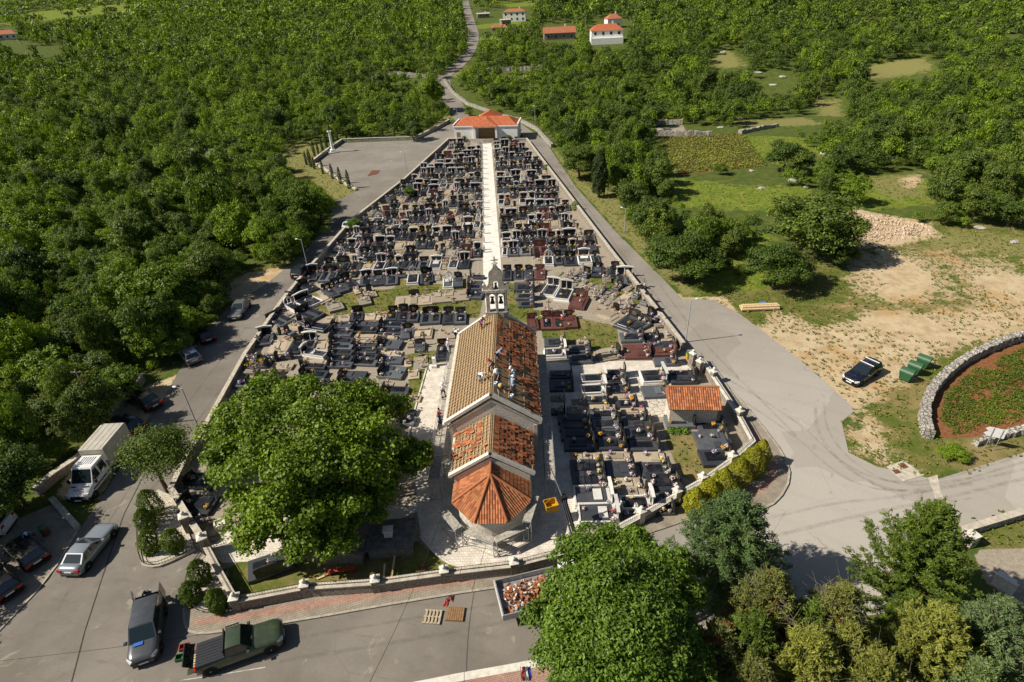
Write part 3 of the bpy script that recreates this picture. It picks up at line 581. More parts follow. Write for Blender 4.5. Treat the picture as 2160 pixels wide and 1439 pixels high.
tm, cm = broadleaf(15, 'roadside', (3.1, 2.9, 2.5), 3.7, 0.19, 14, 18, 44, 'leaf_oak', 'bark', 0.16, 4.6, 0.42, -0.3, 0.55)
q = g(345, 1045); plant('roadside_tree', (tm, cm), 'loose crowned small tree beside the white truck at the cemetery wall', 'tree', (q[0] + 0.2, q[1] + 0.4, 0), 0.5)
# --- conifers in the front right corner
def conifer(seed, h, rb, mat, nbr=150, spray=26, leaf=0.34, asp=0.32, up=0.25, pw=0.85, z0=0.06, clump=0.34, bark='bark', top=1.0, dead=0):
    rng = np.random.default_rng(seed); V = []; tb = MB()
    tb.path([(0, 0, 0), (0.05, 0, h * .4), (0, 0.05, h * .75), (0, 0, h * .99)], [0.30, 0.2, 0.1, 0.02], 6)
    for k in range(nbr):
        t = z0 + (1 - z0) * (k / nbr) ** 0.9; a = k * 2.39996 + rng.uniform(-.3, .3); L = rb * (1 - t) ** pw * rng.uniform(0.72, 1.12) + 0.12
        z = h * t; dirv = np.array([math.cos(a), math.sin(a), 0.0]); e = np.linspace(0.22, 1, 7); ns = max(3, int(spray * (0.35 + L / rb)))
        slope = up - 0.35 * (1 - t)
        c = np.stack([dirv[0] * L * e, dirv[1] * L * e, z + L * (slope * e + 0.32 * e ** 2.6)], 1)
        if k % 3 == 0: tb.path([(0, 0, z), tuple(c[3]), tuple(c[-1])], [0.05, 0.03, 0.008], 4)
        pick = c[rng.integers(0, 7, ns * 4)]; wd = clump * (0.45 + 0.3 * L / rb)
        P = pick + rng.normal(size=pick.shape) * wd * np.array([0.8, 0.8, 0.42])
        D = dirv * 0.9 + np.array([0, 0, 0.35 + up * .6]) + rng.normal(size=P.shape) * 0.55
        N = np.array([0, 0, 1.0]) + rng.normal(size=P.shape) * 0.55 - dirv * 0.1
        V.append(cards(rng, P, N, leaf * rng.uniform(0.6, 1.35, len(P)), asp, D))
        if t < .88:
            hs = rng.uniform(.5, 1.05); n_ = 26; v = rng.uniform(0, 1, n_); a2 = rng.uniform(0, 6.28, n_); rr = .2 * (1 - v) + .02; base = c[-1] - dirv * rng.uniform(0, .35) * L
            P = base + np.stack([np.cos(a2) * rr, np.sin(a2) * rr, v * hs - .1], 1); V.append(cards(rng, P, np.stack([np.cos(a2), np.sin(a2), v * 0 + .35], 1) + rng.normal(size=P.shape) * .3, leaf * 1.1, asp, np.array([0, 0, 1.0]) + dirv * .3 + rng.normal(size=P.shape) * .3))
    for k in range(dead):
        a = rng.uniform(0, 6.28); z = h * rng.uniform(.3, .9); L = rb * (1 - z / h) * 1.1 + .5
        p = np.array([0, 0, z]); 
        for s_ in range(3):
            q_ = p + np.array([math.cos(a), math.sin(a), .45]) * L / 3 + rng.normal(size=3) * .12; tb.tube(p, q_, .03 - .008 * s_, .022 - .008 * s_, 4); tb.tube(q_, q_ + rng.normal(size=3) * .5, .012, .004, 3); p = q_
    V = np.vstack(V); cm = quadmesh('conifer_crown', V, M(mat))
    tm = bpy.data.meshes.new('trunk'); tm.from_pydata(tb.v, [], tb.f); tm.materials.append(MATS[bark]); tm.polygons.foreach_set('use_smooth', tb.sm)
    return tm, cm
for (tx, ty_, h, rb, mat, up, pw, nb, lab, nm, seed, dead, cl) in (
        (1562, 1050, 9.0, 4.5, 'needle_blue', 0.10, 0.72, 120, 'broad blue green cedar at the road corner behind the chestnut', 'cedar_tree', 21, 0, 0.36),
        (1992, 1068, 10.2, 4.3, 'needle_green', 0.42, 0.85, 130, 'dark green spiky conifer standing before the junction at the bottom right', 'conifer_tree', 22, 0, 0.30),
        (1640, 1210, 8.2, 3.2, 'needle_olive', 0.35, 0.9, 95, 'olive conifer with browned twigs in front of the blue green cedar', 'conifer_tree', 23, 40, 0.30),
        (1790, 1238, 8.2, 2.9, 'needle_olive', 0.40, 0.9, 80, 'thin olive conifer with bare grey branches in front of the tree shadow', 'conifer_tree', 24, 90, 0.28),
        (1725, 1335, 7.2, 3.0, 'needle_yellow', 0.40, 0.9, 95, 'yellow green conifer at the bottom edge among olive conifers', 'conifer_tree', 25, 14, 0.30),
        (2000, 1290, 7.6, 3.2, 'needle_yellow', 0.62, 0.9, 95, 'light yellow green conifer with long upright tips in front of the spiky one', 'conifer_tree', 26, 0, 0.28),
        (2130, 1270, 7.6, 2.9, 'needle_grey', 0.35, 0.85, 95, 'grey blue conifer in the bottom right corner of the photo', 'conifer_tree', 27, 8, 0.30),
        (1530, 1325, 6.0, 2.6, 'needle_olive', 0.35, 0.85, 80, 'low dark olive conifer beside the chestnut crown at the bottom edge', 'conifer_tree', 28, 20, 0.30),
        (1600, 1400, 5.6, 2.6, 'needle_olive', 0.35, 0.85, 80, 'short olive green conifer low at the bottom edge left of the yellow green one', 'conifer_tree', 29, 16, 0.30), (1860, 1385, 6.2, 3.0, 'needle_yellow', 0.5, 0.85, 90, 'yellow green conifer at the bottom edge below the bare branched one', 'conifer_tree', 30, 20, 0.30), (2075, 1400, 5.8, 2.8, 'needle_grey', 0.4, 0.85, 80, 'short grey green conifer at the bottom edge near the photo corner', 'conifer_tree', 31, 0, 0.30), (1725, 1275, 6.6, 2.6, 'needle_green', 0.4, 0.85, 80, 'dark green conifer squeezed between the two olive ones', 'conifer_tree', 32, 10, 0.30), (1480, 1400, 5.4, 2.6, 'needle_green', 0.4, 0.85, 80, 'short dark green conifer low at the bottom edge right of the chestnut', 'conifer_tree', 33, 0, 0.30), (1800, 1320, 6.6, 2.6, 'needle_yellow', 0.45, 0.85, 80, 'yellow green conifer behind the bare branched one at the bottom edge', 'conifer_tree', 34, 10, 0.30), (1600, 1300, 7.0, 2.8, 'needle_green', 0.3, 0.85, 90, 'mid green conifer between the blue green cedar and the bottom edge', 'conifer_tree', 35, 0, 0.30)):
    bx, by = g(tx, ty_, h); plant(nm, conifer(seed, h, rb, mat, int(nb * 1.3), 92, 0.20, 0.30, up, pw, 0.1, cl * .72, 'bark_pale' if dead else 'bark', 1, dead), lab, 'tree', (bx, by, 0), seed * 1.3, group=None)
# --- clipped columns: golden thujas, green thujas, cypresses
def column(seed, h, r, mat, n=2600, leaf=0.16, tip=0.75, z0=0.0, fat=0.35):
    rng = np.random.default_rng(seed); t = rng.uniform(0, 1, n); a = rng.uniform(0, 2 * PI, n)
    pr = r * np.where(t < fat, 0.78 + 0.22 * t / fat, np.cos((t - fat) / (1 - fat) * PI / 2) ** tip)
    pr = pr * (1 + 0.10 * np.sin(a * 3 + t * 9 + seed) + 0.08 * np.sin(a * 7 - t * 17)) * rng.uniform(0.82, 1.06, n)
    P = np.stack([np.cos(a) * pr, np.sin(a) * pr, z0 + t * (h - z0)], 1)
    rad = np.stack([np.cos(a), np.sin(a), np.zeros(n)], 1)
    V = cards(rng, P, rad + np.array([0, 0, .4]) + rng.normal(size=P.shape) * .5, leaf * rng.uniform(.6, 1.4, n), 0.45, np.array([0, 0, 1.0]) + rad * .5 + rng.normal(size=P.shape) * .4)
    tb = MB().tube((0, 0, 0), (0, 0, h * .8), r * .16, r * .04, 6)
    tm = bpy.data.meshes.new('trunk'); tm.from_pydata(tb.v, [], tb.f); tm.materials.append(MATS['bark'])
    return tm, quadmesh('column_crown', V, M(mat))
for k, (x, y, h, r) in enumerate(((1583, 1000, 3.2, 1.0), (1555, 1022, 3.0, 0.95), (1520, 1045, 3.0, 1.0), (1492, 1062, 2.7, 0.9), (1462, 1082, 2.8, 0.85), (1600, 982, 2.9, .8))):
    q = g(x, y); lab = ('tall golden thuja second from the upper end of the curved hedge row', 'golden thuja third from the upper end of the curved hedge row', 'golden thuja in the middle of the curved row by the pavement', 'shaded golden thuja next to the wall pillar in the curved row', 'golden thuja at the lower end of the row beside the cedar', 'golden thuja at the upper end of the curved row by the wall railing')[k]
    plant('golden_thuja', column(40 + k, h, r, 'thuja_gold', 4600, 0.14, 0.85), lab, 'shrub', (q[0], q[1], 0), k, 1, 'golden thujas along the curved wall')
for k, (x, y, h, r, lab) in enumerate(((330, 1090, 2.9, 0.85, 'tallest green thuja at the back of the gated bed under the small tree'), (316, 1118, 2.2, .7, 'green thuja behind the front pair in the left bed by the gate'), (324, 1163, 2.1, 0.72, 'rounded green thuja at the outer front corner of the left bed'), (373, 1160, 2.1, 0.75, 'rounded green thuja nearest the gate in the left bed'),
                                      (430, 1228, 2.2, .72, 'green thuja at the back of the bed by the wall corner'), (412, 1268, 1.9, .7, 'round green thuja on the road side of the bed by the wall corner'), (466, 1287, 2.1, .62, 'green thuja beside the corner pillar of the front wall'))):
    q = g(x, y); plant('green_thuja', column(60 + k, h, r, 'thuja_green', 4200, 0.13, 0.6, 0, 0.45), lab, 'shrub', (q[0], q[1], 0.1), k, 1, 'green thujas beside the gate')
q = g(1263, 416); plant('cypress_tree', column(80, 8.8, 1.45, 'cypress', 5200, 0.34, 0.55, 0.9, 0.4), 'tall dark pencil cypress on the verge right of the cemetery road', 'tree', (q[0], q[1], 0), 0)
cyp = [column(81 + k, 4.2, 0.42, 'cypress', 900, 0.24, 0.7) for k in range(3)]
clist = [(647, 348, 3.2), (656, 352, 4.3), (664, 357, 3.0), (664, 330, 3.8), (672, 326, 3.2), (681, 319, 3.6), (690, 312, 4.2), (682, 367, 3.2), (702, 377, 3.4), (719, 388, 3.7), (737, 398, 4.0), (703, 300, 3.5), (732, 296, 2.6), (757, 294, 2.6), (782, 292, 2.6), (808, 291, 2.8), (833, 290, 2.4), (712, 296, 3.0)]
_o = 'first second third fourth fifth sixth seventh eighth ninth tenth eleventh twelfth thirteenth fourteenth fifteenth sixteenth seventeenth eighteenth nineteenth'.split()
ordn = list(_o)
for _t, _u in (('twenty', 'twentieth'), ('thirty', 'thirtieth'), ('forty', 'fortieth'), ('fifty', 'fiftieth')): ordn += [_u] + [_t + ' ' + k for k in _o[:9]]
for k, (x, y, h) in enumerate(sorted(clist, key=lambda c: -c[1])):
    q = g(x, y); plant('young_cypress', cyp[k % 3], f'slim young cypress on the car park edge, {ordn[k]} from the near end', 'tree', (q[0], q[1], 0), k, h / 4.2, 'young cypresses round the car park')
# --- the oaks and bushes one can tell apart on the right of the cemetery
OAK = [broadleaf(100 + k, 'oak', (1.0, 0.9 + .02 * k, 0.86), 1.0, 0.082, 20, 18, 26, m, 'bark', 0.05, 1.0, 0.33, -0.5, rr=(0.45, 0.88), lv=(0.55, 1.35), sc_=0.23) for k, m in enumerate(('leaf_oak', 'leaf_oak_dark', 'leaf_bright', 'leaf_oak', 'leaf_wood'))]
OAKB = [broadleaf(120 + k, 'oak_fine', (1.0, 0.96, 0.86), 1.0, 0.062, 28, 26, 32, m, 'bark', 0.05, 1.0, 0.30, -0.5, rr=(0.45, 0.86), lv=(0.55, 1.3), sc_=0.22) for k, m in enumerate(('leaf_oak', 'leaf_oak_dark', 'leaf_shrub'))]
SOLO = []
def solo(x, y, R_, hs, proto, name, lab, cat='tree', lift=0.0):
    q = gt(x, y); z = float(TZ(*q)); t = plant(name, proto, lab, cat, (q[0], q[1], z - 0.1), x * 0.7, (R_, R_, R_ * hs)); SOLO.append((q[0], q[1], R_ * 0.9)); return t
solo(1440, 597, 4.4, 0.86, OAKB[1], 'oak_tree', 'dark round oak on a bare trunk beside the road bend behind the street lamp')
solo(1628, 612, 3.7, 0.95, OAKB[1], 'oak_tree', 'dark bushy oak by the stacked beams, low to the ground')
solo(1668, 600, 2.8, 0.9, OAKB[2], 'oak_tree', 'lighter bushy oak leaning out towards the dirt clearing')
solo(1700, 545, 6.6, 0.74, OAKB[0], 'oak_tree', 'broad domed oak with olive foliage, widest tree beside the dirt clearing')
solo(1765, 560, 2.6, 0.8, OAKB[1], 'oak_bush', 'low dark bush at the foot of the broad domed oak', 'bush')
solo(1222, 376, 4.3, 0.86, OAKB[0], 'oak_tree', 'round grey green oak left of the pencil cypress')
solo(873, 298, 2.9, 1.0, OAKB[1], 'oak_tree', 'round dark oak standing at the far edge of the car park')
solo(1362, 505, 3.2, 0.95, OAK[1], 'oak_tree', 'dark oak by the lamp post halfway along the right road')
solo(1330, 448, 2.9, 1.0, OAK[0], 'oak_tree', 'oak on the verge right of the pencil cypress shadow')
solo(1400, 560, 2.8, 0.9, OAK[1], 'oak_tree', 'dark oak behind the white flowering bush by the right road')
solo(1650, 366, 3.6, 1.0, OAK[1], 'oak_tree', 'dark oak covering the corner of the ploughed field')
solo(1685, 372, 3.0, 0.95, OAK[0], 'oak_tree', 'oak between the ploughed field and the green meadow')
solo(1518, 370, 1.5, 0.9, OAK[4], 'round_bush', 'small round bush at the near edge of the ploughed field', 'bush')
solo(1745, 420, 2.6, 1.1, OAK[0], 'oak_tree', 'pale leaved oak above the broad domed oak', 'tree')
solo(1796, 432, 2.7, 1.1, OAK[2], 'oak_tree', 'bright green oak beside the yellow meadow')
solo(2125, 480, 3.4, 0.7, OAK[1], 'oak_bush', 'dark spreading bush behind the clearing near the right edge', 'bush')
solo(2005, 965, 1.2, 0.5, OAK[2], 'round_bush', 'low green bush at the end of the curved dry stone wall', 'bush')
solo(1530, 568, 0.9, 0.9, OAK[1], 'round_bush', 'little dark bush in the meadow, left of another', 'bush'); solo(1562, 578, 1.0, 0.8, OAK[0], 'round_bush', 'little dark bush in the meadow nearer the big oaks', 'bush')
solo(222, 300, 2.0, 2.4, OAK[1], 'dark_pine', 'dark narrow tree rising above the woodland at the far left', 'tree'); solo(238, 325, 2.6, 1.9, OAK[1], 'dark_pine', 'dark tall tree beside the narrow one in the left woodland', 'tree')
for k, (x, y, r_, h_) in enumerate(((-42.5, 31.5, 3.4, 3.6), (-43.2, 26.5, 3.2, 3.4), (-41.8, 35.6, 2.6, 3.0), (-44.5, 21.5, 3.6, 3.8))): plant('oak_tree', OAK[1], 'dark oak at the left photo edge shading the parking bay', 'tree', (x, y, 0), k * 2, (r_, r_, h_), 'dark oaks behind the parking bay')
for k, (x, y, lab) in enumerate(((862, 418, 'small bush growing over the left cemetery wall'), (748, 488, 'bush on the left cemetery wall beside the white car'),)):
    q = g(x, y); plant('wall_bush', OAK[4], lab, 'bush', (q[0], q[1], 0), k, (1.3, 1.2, 1.2))
q = g(1214, 443); plant('box_bush', column(95, 1.6, .75, 'leaf_chestnut' , 700, .2, .3), 'clipped bright green bush inside the right cemetery wall', 'bush', (q[0], q[1], 0)); q = g(1152, 360); plant('box_bush', column(96, 1.3, .55, 'leaf_chestnut', 500, .2, .3), 'small round bush by the far end of the right cemetery wall', 'bush', (q[0], q[1], 0))
for k, (x, y, s_, lab) in enumerate(((1385, 562, 1.3, 'white flowering bush at the road edge under the oak'), (990, 247, 1.5, 'clipped bush behind the left wing of the chapel'), (1052, 246, 1.5, 'clipped bush behind the right wing of the chapel'))):
    q = gt(x, y); plant('garden_bush', OAK[2], lab, 'bush', (q[0], q[1], float(TZ(*q))), k, (s_, s_, s_ * .8))
# ================================================================ the woodland
CLEAR = [[(-400, 1800), (-400, 1150), (100, 1122), (106, 1052), (150, 1000), (215, 925), (262, 880), (300, 808), (392, 770), (447, 725), (464, 690), (490, 655), (503, 612), (478, 590), (640, 552), (695, 490), (694, 440), (700, 425), (655, 368), (588, 338), (600, 312), (690, 300), (745, 293), (870, 289), (925, 266), (957, 238), (940, 207), (922, 178), (938, 156), (968, 133), (983, 112), (990, 90), (990, 70), (983, 45), (977, 20), (972, -30), (992, -30), (1004, 40), (1012, 80), (1003, 105), (988, 135), (962, 163), (968, 190), (1000, 213), (1050, 234), (1120, 262), (1172, 312), (1205, 370), (1255, 395), (1320, 425), (1300, 460), (1345, 515), (1400, 575), (1450, 615), (1500, 610), (1530, 545), (1595, 545), (1610, 610), (1700, 625), (1740, 600), (1800, 560), (1815, 520), (1762, 475), (1800, 440), (1990, 480), (2160, 492), (2500, 500), (2500, 1800)],
         [(1385, 262), (1560, 272), (1640, 280), (1742, 330), (1725, 352), (1600, 352), (1560, 378), (1430, 378), (1388, 300)], [(1772, 372), (1962, 362), (1978, 430), (1810, 445)], [(1420, 398), (1560, 388), (1740, 402), (1780, 425), (1600, 440), (1440, 428)],
         [(1820, 145), (1950, 120), (1980, 155), (1840, 172)], [(1716, 212), (1782, 208), (1790, 246), (1722, 246)], [(1145, 52), (1215, 50), (1218, 90), (1145, 88)], [(1245, 42), (1325, 40), (1322, 96), (1243, 96)], [(1045, 8), (1122, 8), (1118, 45), (1045, 52)], [(1000, 25), (1048, 25), (1052, 62), (1005, 58)], [(-20, 58), (36, 60), (36, 85), (-20, 90)],
         [(1495, 128), (1530, 95), (1585, 138), (1520, 152)], [(1550, 256), (1700, 244), (1760, 262), (1560, 275)], [(20, 98), (130, 98), (130, 112), (20, 114)], [(40, 28), (290, 8), (280, 18), (50, 42)], [(1580, 155), (1660, 148), (1690, 185), (1620, 195)], [(395, 318), (480, 315), (480, 332), (395, 334)], [(160, 278), (215, 278), (215, 292), (160, 292)], [(780, 156), (900, 156), (905, 166), (780, 168)], [(1030, 144), (1140, 144), (1140, 156), (1030, 156)]]
rng = np.random.default_rng(5)
WOOD = []
def wood(x0, x1, y0, y1, step, rr, hh):
    xs = np.arange(x0, x1, step); ys = np.arange(y0, y1, step); X, Y = np.meshgrid(xs, ys); n = X.size
    X = X.ravel() + rng.uniform(-.42, .42, n) * step; Y = Y.ravel() + rng.uniform(-.42, .42, n) * step
    r = rng.uniform(rr[0], rr[1], n) * np.where(rng.uniform(size=n) < .1, 1.45, 1); h = r * rng.uniform(hh[0], hh[1], n); tall = rng.uniform(size=n) < .09; r = np.where(tall, r * .72, r); h = np.where(tall, h * 1.35, h); Z = TZ(X, Y)
    bad = np.zeros(n, bool); vis = np.zeros(n, bool)
    for k, (dz, dx) in enumerate(((0.0, 0), (0.5, 0), (0.97, 0), (0.5, -.7), (0.5, .7))):
        p = np.stack([X + dx * r, Y, Z + dz * h * 1.86 - HC], -1); d = p @ FW; d = np.where(d < 1, 1, d); u = 1080 + F * (p @ IX) / d; v = 719.5 + F * (p @ IY) / d
        for P in CLEAR: bad |= inpoly(P, u, v)
        vis |= (u > -170) & (u < 2330) & (v > -120) & (v < 1650)
    for sx, sy, sr in SOLO: bad |= np.hypot(X - sx, Y - sy) < sr + r * 0.55
    ok = vis & ~bad
    WOOD.extend(zip(X[ok], Y[ok], Z[ok], r[ok], h[ok]))
wood(-130, 150, 40, 300, 3.4, (.7, 1.35), (0.9, 1.5)); wood(-160, 180, 18, 110, 3.5, (1.4, 2.9), (0.9, 1.6)); wood(-200, 200, 110, 185, 3.3, (1.2, 2.4), (0.95, 1.7)); wood(-260, 280, 185, 300, 3.7, (1.3, 2.6), (0.9, 1.7)); wood(-360, 380, 300, 480, 4.6, (1.7, 3.2), (0.85, 1.5)); wood(-520, 560, 480, 900, 8.5, (3.2, 5.6), (0.7, 1.2)); wood(-900, 1000, 900, 1500, 22, (8, 13), (0.6, .9))
W = np.array(WOOD); dist = np.sqrt(W[:, 0] ** 2 + W[:, 1] ** 2 + (HC - W[:, 2]) ** 2)
bigness = W[:, 3] / dist
pu = np.array([proj((a, b_, c + 2)) for a, b_, c in W[:, :3]]); inside = (pu[:, 0] > 5) & (pu[:, 0] < 2155) & (pu[:, 1] > 5) & (pu[:, 1] < 1435)
order = np.argsort(-np.where(inside, bigness, 0)); solo_i = set(order[:285].tolist())
wl = ('dark green oak in the dense woodland', 'olive oak in the dense woodland', 'bright green young tree in the dense woodland', 'grey green oak in the dense woodland', 'mid green tree in the dense woodland')
for i in solo_i:
    x, y, z, r, h = W[i]; k = int(rng.choice([0, 1, 1, 2, 2, 3, 4, 4])) if x < 0 else int(rng.choice([0, 1, 1, 1, 3, 4])); k2 = {0: 1, 1: 0, 2: 2, 3: 3, 4: 4}[k]
    side = 'left of the cemetery' if x < -20 else ('right of the cemetery road' if y < 190 else 'behind the chapel')
    plant('oak_tree' if k != 2 else 'young_tree', OAK[(1, 0, 2, 3, 4)[k]], f'{wl[k]} {side}', 'tree', (x, y, z - .15), rng.uniform(0, 6.28), (r, r * rng.uniform(.9, 1.1), h), f'{wl[k]}s {side}'.replace('tree in', 'trees in').replace('oak in', 'oaks in').replace('woodlands', 'woodland'))
LOD = []
for lv, (lf, nl, nc, nf) in enumerate(((0.115, 11, 9, 11), (0.128, 9, 8, 9), (0.22, 7, 5, 5), (0.30, 5, 4, 3))):
    LOD.append([])
    for k in range(5):
        r2 = np.random.default_rng(300 + lv * 10 + k); P, N = crown_pts(r2, (1, .96, .86), 1.0, nl, nc, nf, lf, 0.38, -0.25, 0.05, rr=(.5, .82))
        LOD[-1].append(cards(r2, P, N, lf * r2.uniform(.7, 1.4, len(P)), 0.8))
parts = []; MI = []
for i in range(len(W)):
    if i in solo_i: continue
    x, y, z, r, h = W[i]; lv = 0 if dist[i] < 165 else 1 if dist[i] < 300 else 2 if dist[i] < 520 else 3
    Q = LOD[lv][i % 5]; a = rng.uniform(0, 6.28); c, s_ = math.cos(a), math.sin(a)
    V = np.stack([(Q[:, 0] * c - Q[:, 1] * s_) * r + x, (Q[:, 0] * s_ + Q[:, 1] * c) * r + y, Q[:, 2] * h + z - .15], 1); parts.append(V)
    MI.append(np.full(len(Q) // 4, int(rng.choice([0, 0, 1, 1, 1, 2, 3] if x < 15 else [0, 0, 1, 2, 2, 3])), np.int32))
V = np.vstack(parts); print('woodland quads', len(V) // 4, 'trees', len(W))
o = mk('woodland', quadmesh('woodland', V, M('leaf_wood', 'leaf_bright', 'leaf_oak_dark', 'leaf_oak'), np.concatenate(MI)))
struct(o, 'stuff'); tag(o, 'far woodland of green oaks covering the hills beyond the cemetery', 'woodland')
# undergrowth along the wood edges, so the ground between trunks does not read as bare
# ================================================================ church under repair
def tile_mat(name, a, c, moss=(0.16, 0.12, 0.06)):
    b = NB(name); r = b.n('ShaderNodeNewGeometry').outputs['Random Per Island']
    col = b.ramp(r, [(0.0, tuple(x * 0.76 for x in a)), (0.35, a), (0.75, c), (1.0, tuple(min(1, x * 1.08) for x in c))])
    col = b.mix(b.math('MULTIPLY', b.sstep(b.noise(0.8, 5, 0.72), 0.46, 0.7), 0.65), col, moss)
    return b.fin(name, col, 0.85, 0.2)
tile_mat('clay_tile', (0.27, 0.092, 0.042), (0.42, 0.155, 0.068), (0.10, 0.06, 0.035)); tile_mat('clay_bright', (0.30, 0.105, 0.046), (0.42, 0.165, 0.075), (0.26, 0.13, 0.055)); tile_mat('clay_old', (0.20, 0.085, 0.05), (0.36, 0.15, 0.08))
simple('roof_board', (0.27, 0.185, 0.105), 0.85, 0.15, 0, 0.25, 3); simple('batten', (0.43, 0.31, 0.175), 0.8, 0.2, 0, 0.2, 4); simple('bronze', (0.09, 0.06, 0.035), 0.45, 0.5, 0.6, 0.3, 5)
simple('slate', (0.13, 0.12, 0.105), 0.85, 0.2, 0, 0.35, 3); simple('gutter', (0.55, 0.53, 0.49), 0.6, 0.3, 0, 0.1, 3); simple('scaffold_board', (0.36, 0.33, 0.28), 0.8, 0.2, 0, 0.3, 4); simple('dark_glass', (0.012, 0.014, 0.016), 0.12, 0.6, 0, 0.05, 3)
def tiles(b, O, U, Vv, nu, nv, tw, th, keep, m=0, rng=R, lift=0.07, jit=0.01, tilt=0.03):
    # O eave corner, U along the eave, Vv up the slope (unit vectors); keep(u,v) says if a tile lies there
    O, U, Vv = Vector(O), Vector(U), Vector(Vv); N = U.cross(Vv).normalized()
    for j in range(nv):
        for i in range(nu):
            u, v = (i + 0.5) * tw, (j + 0.5) * th; k = keep(u, v)
            if not k: continue
            c = O + U * (u + rng.uniform(-jit, jit)) + Vv * (v + rng.uniform(-jit, jit)) + N * lift * (k if isinstance(k, float) else 1); hw, hl = tw * 0.46, th * 0.62
            t_ = N * (tilt + (rng.uniform(-.02, .02) if jit > .015 else 0)); a = [c - U * hw - Vv * hl + t_, c + U * hw - Vv * hl + t_, c + U * hw + Vv * hl, c - U * hw + Vv * hl]
            mid0 = (a[0] + a[1]) / 2 + N * 0.045; mid1 = (a[3] + a[2]) / 2 + N * 0.045; e = N * 0.035
            b.add([a[0], mid0, a[1], a[2], mid1, a[3], a[0] - e, a[1] - e], [(0, 1, 4, 5), (1, 2, 3, 4), (6, 7, 2, 1, 0)], m)
CH = thing('church', 'small stone church stripped for reroofing, orange tiled apse towards the road', 'church', (-1.93, 38.0, 0), -0.0306)
NW, NE, NR, NL = 3.95, 4.55, 7.30, 14.6
rise = (NR - NE) / NW; sl_ = math.hypot(NW, NR - NE)
b = MB(); b.box(-3.62, 0.42, 0, 3.62, NL - .42, 4.42)
MBW = b; b.build('nave_wall', M('white_stone'), CH)
def gable(y0, y1, hw, ze, zr, z0=0.0): return MB().extr([(-hw, z0), (hw, z0), (hw, ze), (0, zr), (-hw, ze)], y0, y1)
gable(0.0, 0.42, 3.66, 4.42, 7.02).build('front_gable', M('white_stone'), CH); gable(NL - .42, NL, 3.66, 4.42, 7.02).build('rear_gable', M('white_stone'), CH)
def slopes(hw, ze, zr, y0, y1, th=0.08):
    b = MB(); b.extr([(-hw, ze), (0, zr), (hw, ze), (hw, ze + th), (0, zr + th * 1.25), (-hw, ze + th)], y0, y1); return b
slopes(NW, NE, NR, 0.28, NL - .28).build('roof_boards', M('roof_board'), CH)
def battens(b, side, hw, ze, zr, y0, y1, nh, nv, lift=0.10, hskip=None):
    s_ = side; U = Vector((0, -s_, 0)); Vv = Vector((-s_ * hw, 0, zr - ze)).normalized(); L = math.hypot(hw, zr - ze); N = Vector((s_ * (zr - ze), 0, hw)).normalized()
    for k in range(nv):
        y = y0 + 0.12 + (y1 - y0 - .24) * k / (nv - 1)
        p = Vector((s_ * hw, y, ze)) + N * lift; q = Vector((0, y, zr)) + N * lift; w_ = Vector((0, .03, 0)); h = N * .04
        b.add([p - w_, p + w_, q + w_, q - w_, p - w_ + h, p + w_ + h, q + w_ + h, q - w_ + h], [(4, 5, 6, 7), (0, 4, 7, 3), (1, 2, 6, 5), (0, 1, 5, 4)], 0)
    for k in range(nh):
        if hskip and hskip(k): continue
        c = Vector((s_ * hw, 0, ze)) + Vv * (0.12 + (L - .2) * k / (nh - 1)) + N * (lift + .04); w_ = Vv * .03; h = N * .045; a, d = Vector((0, y0, 0)), Vector((0, y1, 0))
        b.add([c - w_ + a, c - w_ + d, c + w_ + d, c + w_ + a, c - w_ + a + h, c - w_ + d + h, c + w_ + d + h, c + w_ + a + h], [(4, 5, 6, 7), (0, 4, 5, 1), (3, 2, 6, 7), (0, 3, 7, 4), (1, 5, 6, 2)], 0)
b = MB(); battens(b, -1, NW, NE, NR, 0.3, NL - .3, 15, 30); b.build('battens', M('batten'), CH)
b = MB(); battens(b, 1, NW, NE, NR, 0.3, NL - .3, 4, 30); b.build('battens', M('batten'), CH)
rt = random.Random(4)
from mathutils import noise as mnoise
def keep_nave(u, v):                                        # u from the front gable back
    y = .3 + u; n = mnoise.noise((y * 0.9, v * 1.3, 1.7)) + 0.55 * mnoise.noise((y * 2.6, v * 2.6, 5.0))
    if y < 3.6 and v > 1.9: return False
    if y < 5.0 and v > 2.6: return n > 0.35
    if y < 1.5 and v > 1.3: return False
    if y > NL - 1.3 and v > 3.4: return False
    return (0.6 + rt.uniform(0, .9)) if n > -0.10 else False
U_, V_ = Vector((0, -1, 0)), Vector((-NW, 0, NR - NE)).normalized()
b = MB(); tiles(b, (NW, .3, NE + .06), (0, 1, 0), V_, int((NL - .6) / .27), int(sl_ / .36), .27, .36, lambda u, v: keep_nave(u, v), 0, rt, 0.13, 0.035)
# U x V must point up for the right slope
b.build('roof_tiles', M('clay_tile'), CH)
def coping(b, hw, ze, zr, y0, y1, w=0.16, up=0.10):
    for s_ in (-1, 1):
        n = Vector((s_ * (zr - ze), 0, hw)).normalized(); p, q = Vector((s_ * (hw + .06), 0, ze - .04)), Vector((0, 0, zr))
        a = [p, q, q + n * (up + .16), p + n * (up + .16)]
        b.add([(v.x, y0, v.z) for v in a] + [(v.x, y1, v.z) for v in a], [(0, 1, 2, 3), (7, 6, 5, 4), (3, 2, 6, 7), (0, 3, 7, 4), (0, 4, 5, 1)] if s_ > 0 else [(3, 2, 1, 0), (4, 5, 6, 7), (7, 6, 2, 3), (4, 7, 3, 0), (1, 5, 4, 0)], 0)
b = MB(); coping(b, NW, NE, NR, -.10, .26); coping(b, NW, NE, NR, NL - .26, NL + .1); b.box(-NW - .34, -.1, NE - .16, -NW + .04, NL, NE + .05); b.box(NW - .04, -.1, NE - .2, NW + .14, NL, NE)
b.build('coping', M('cap_stone'), CH)
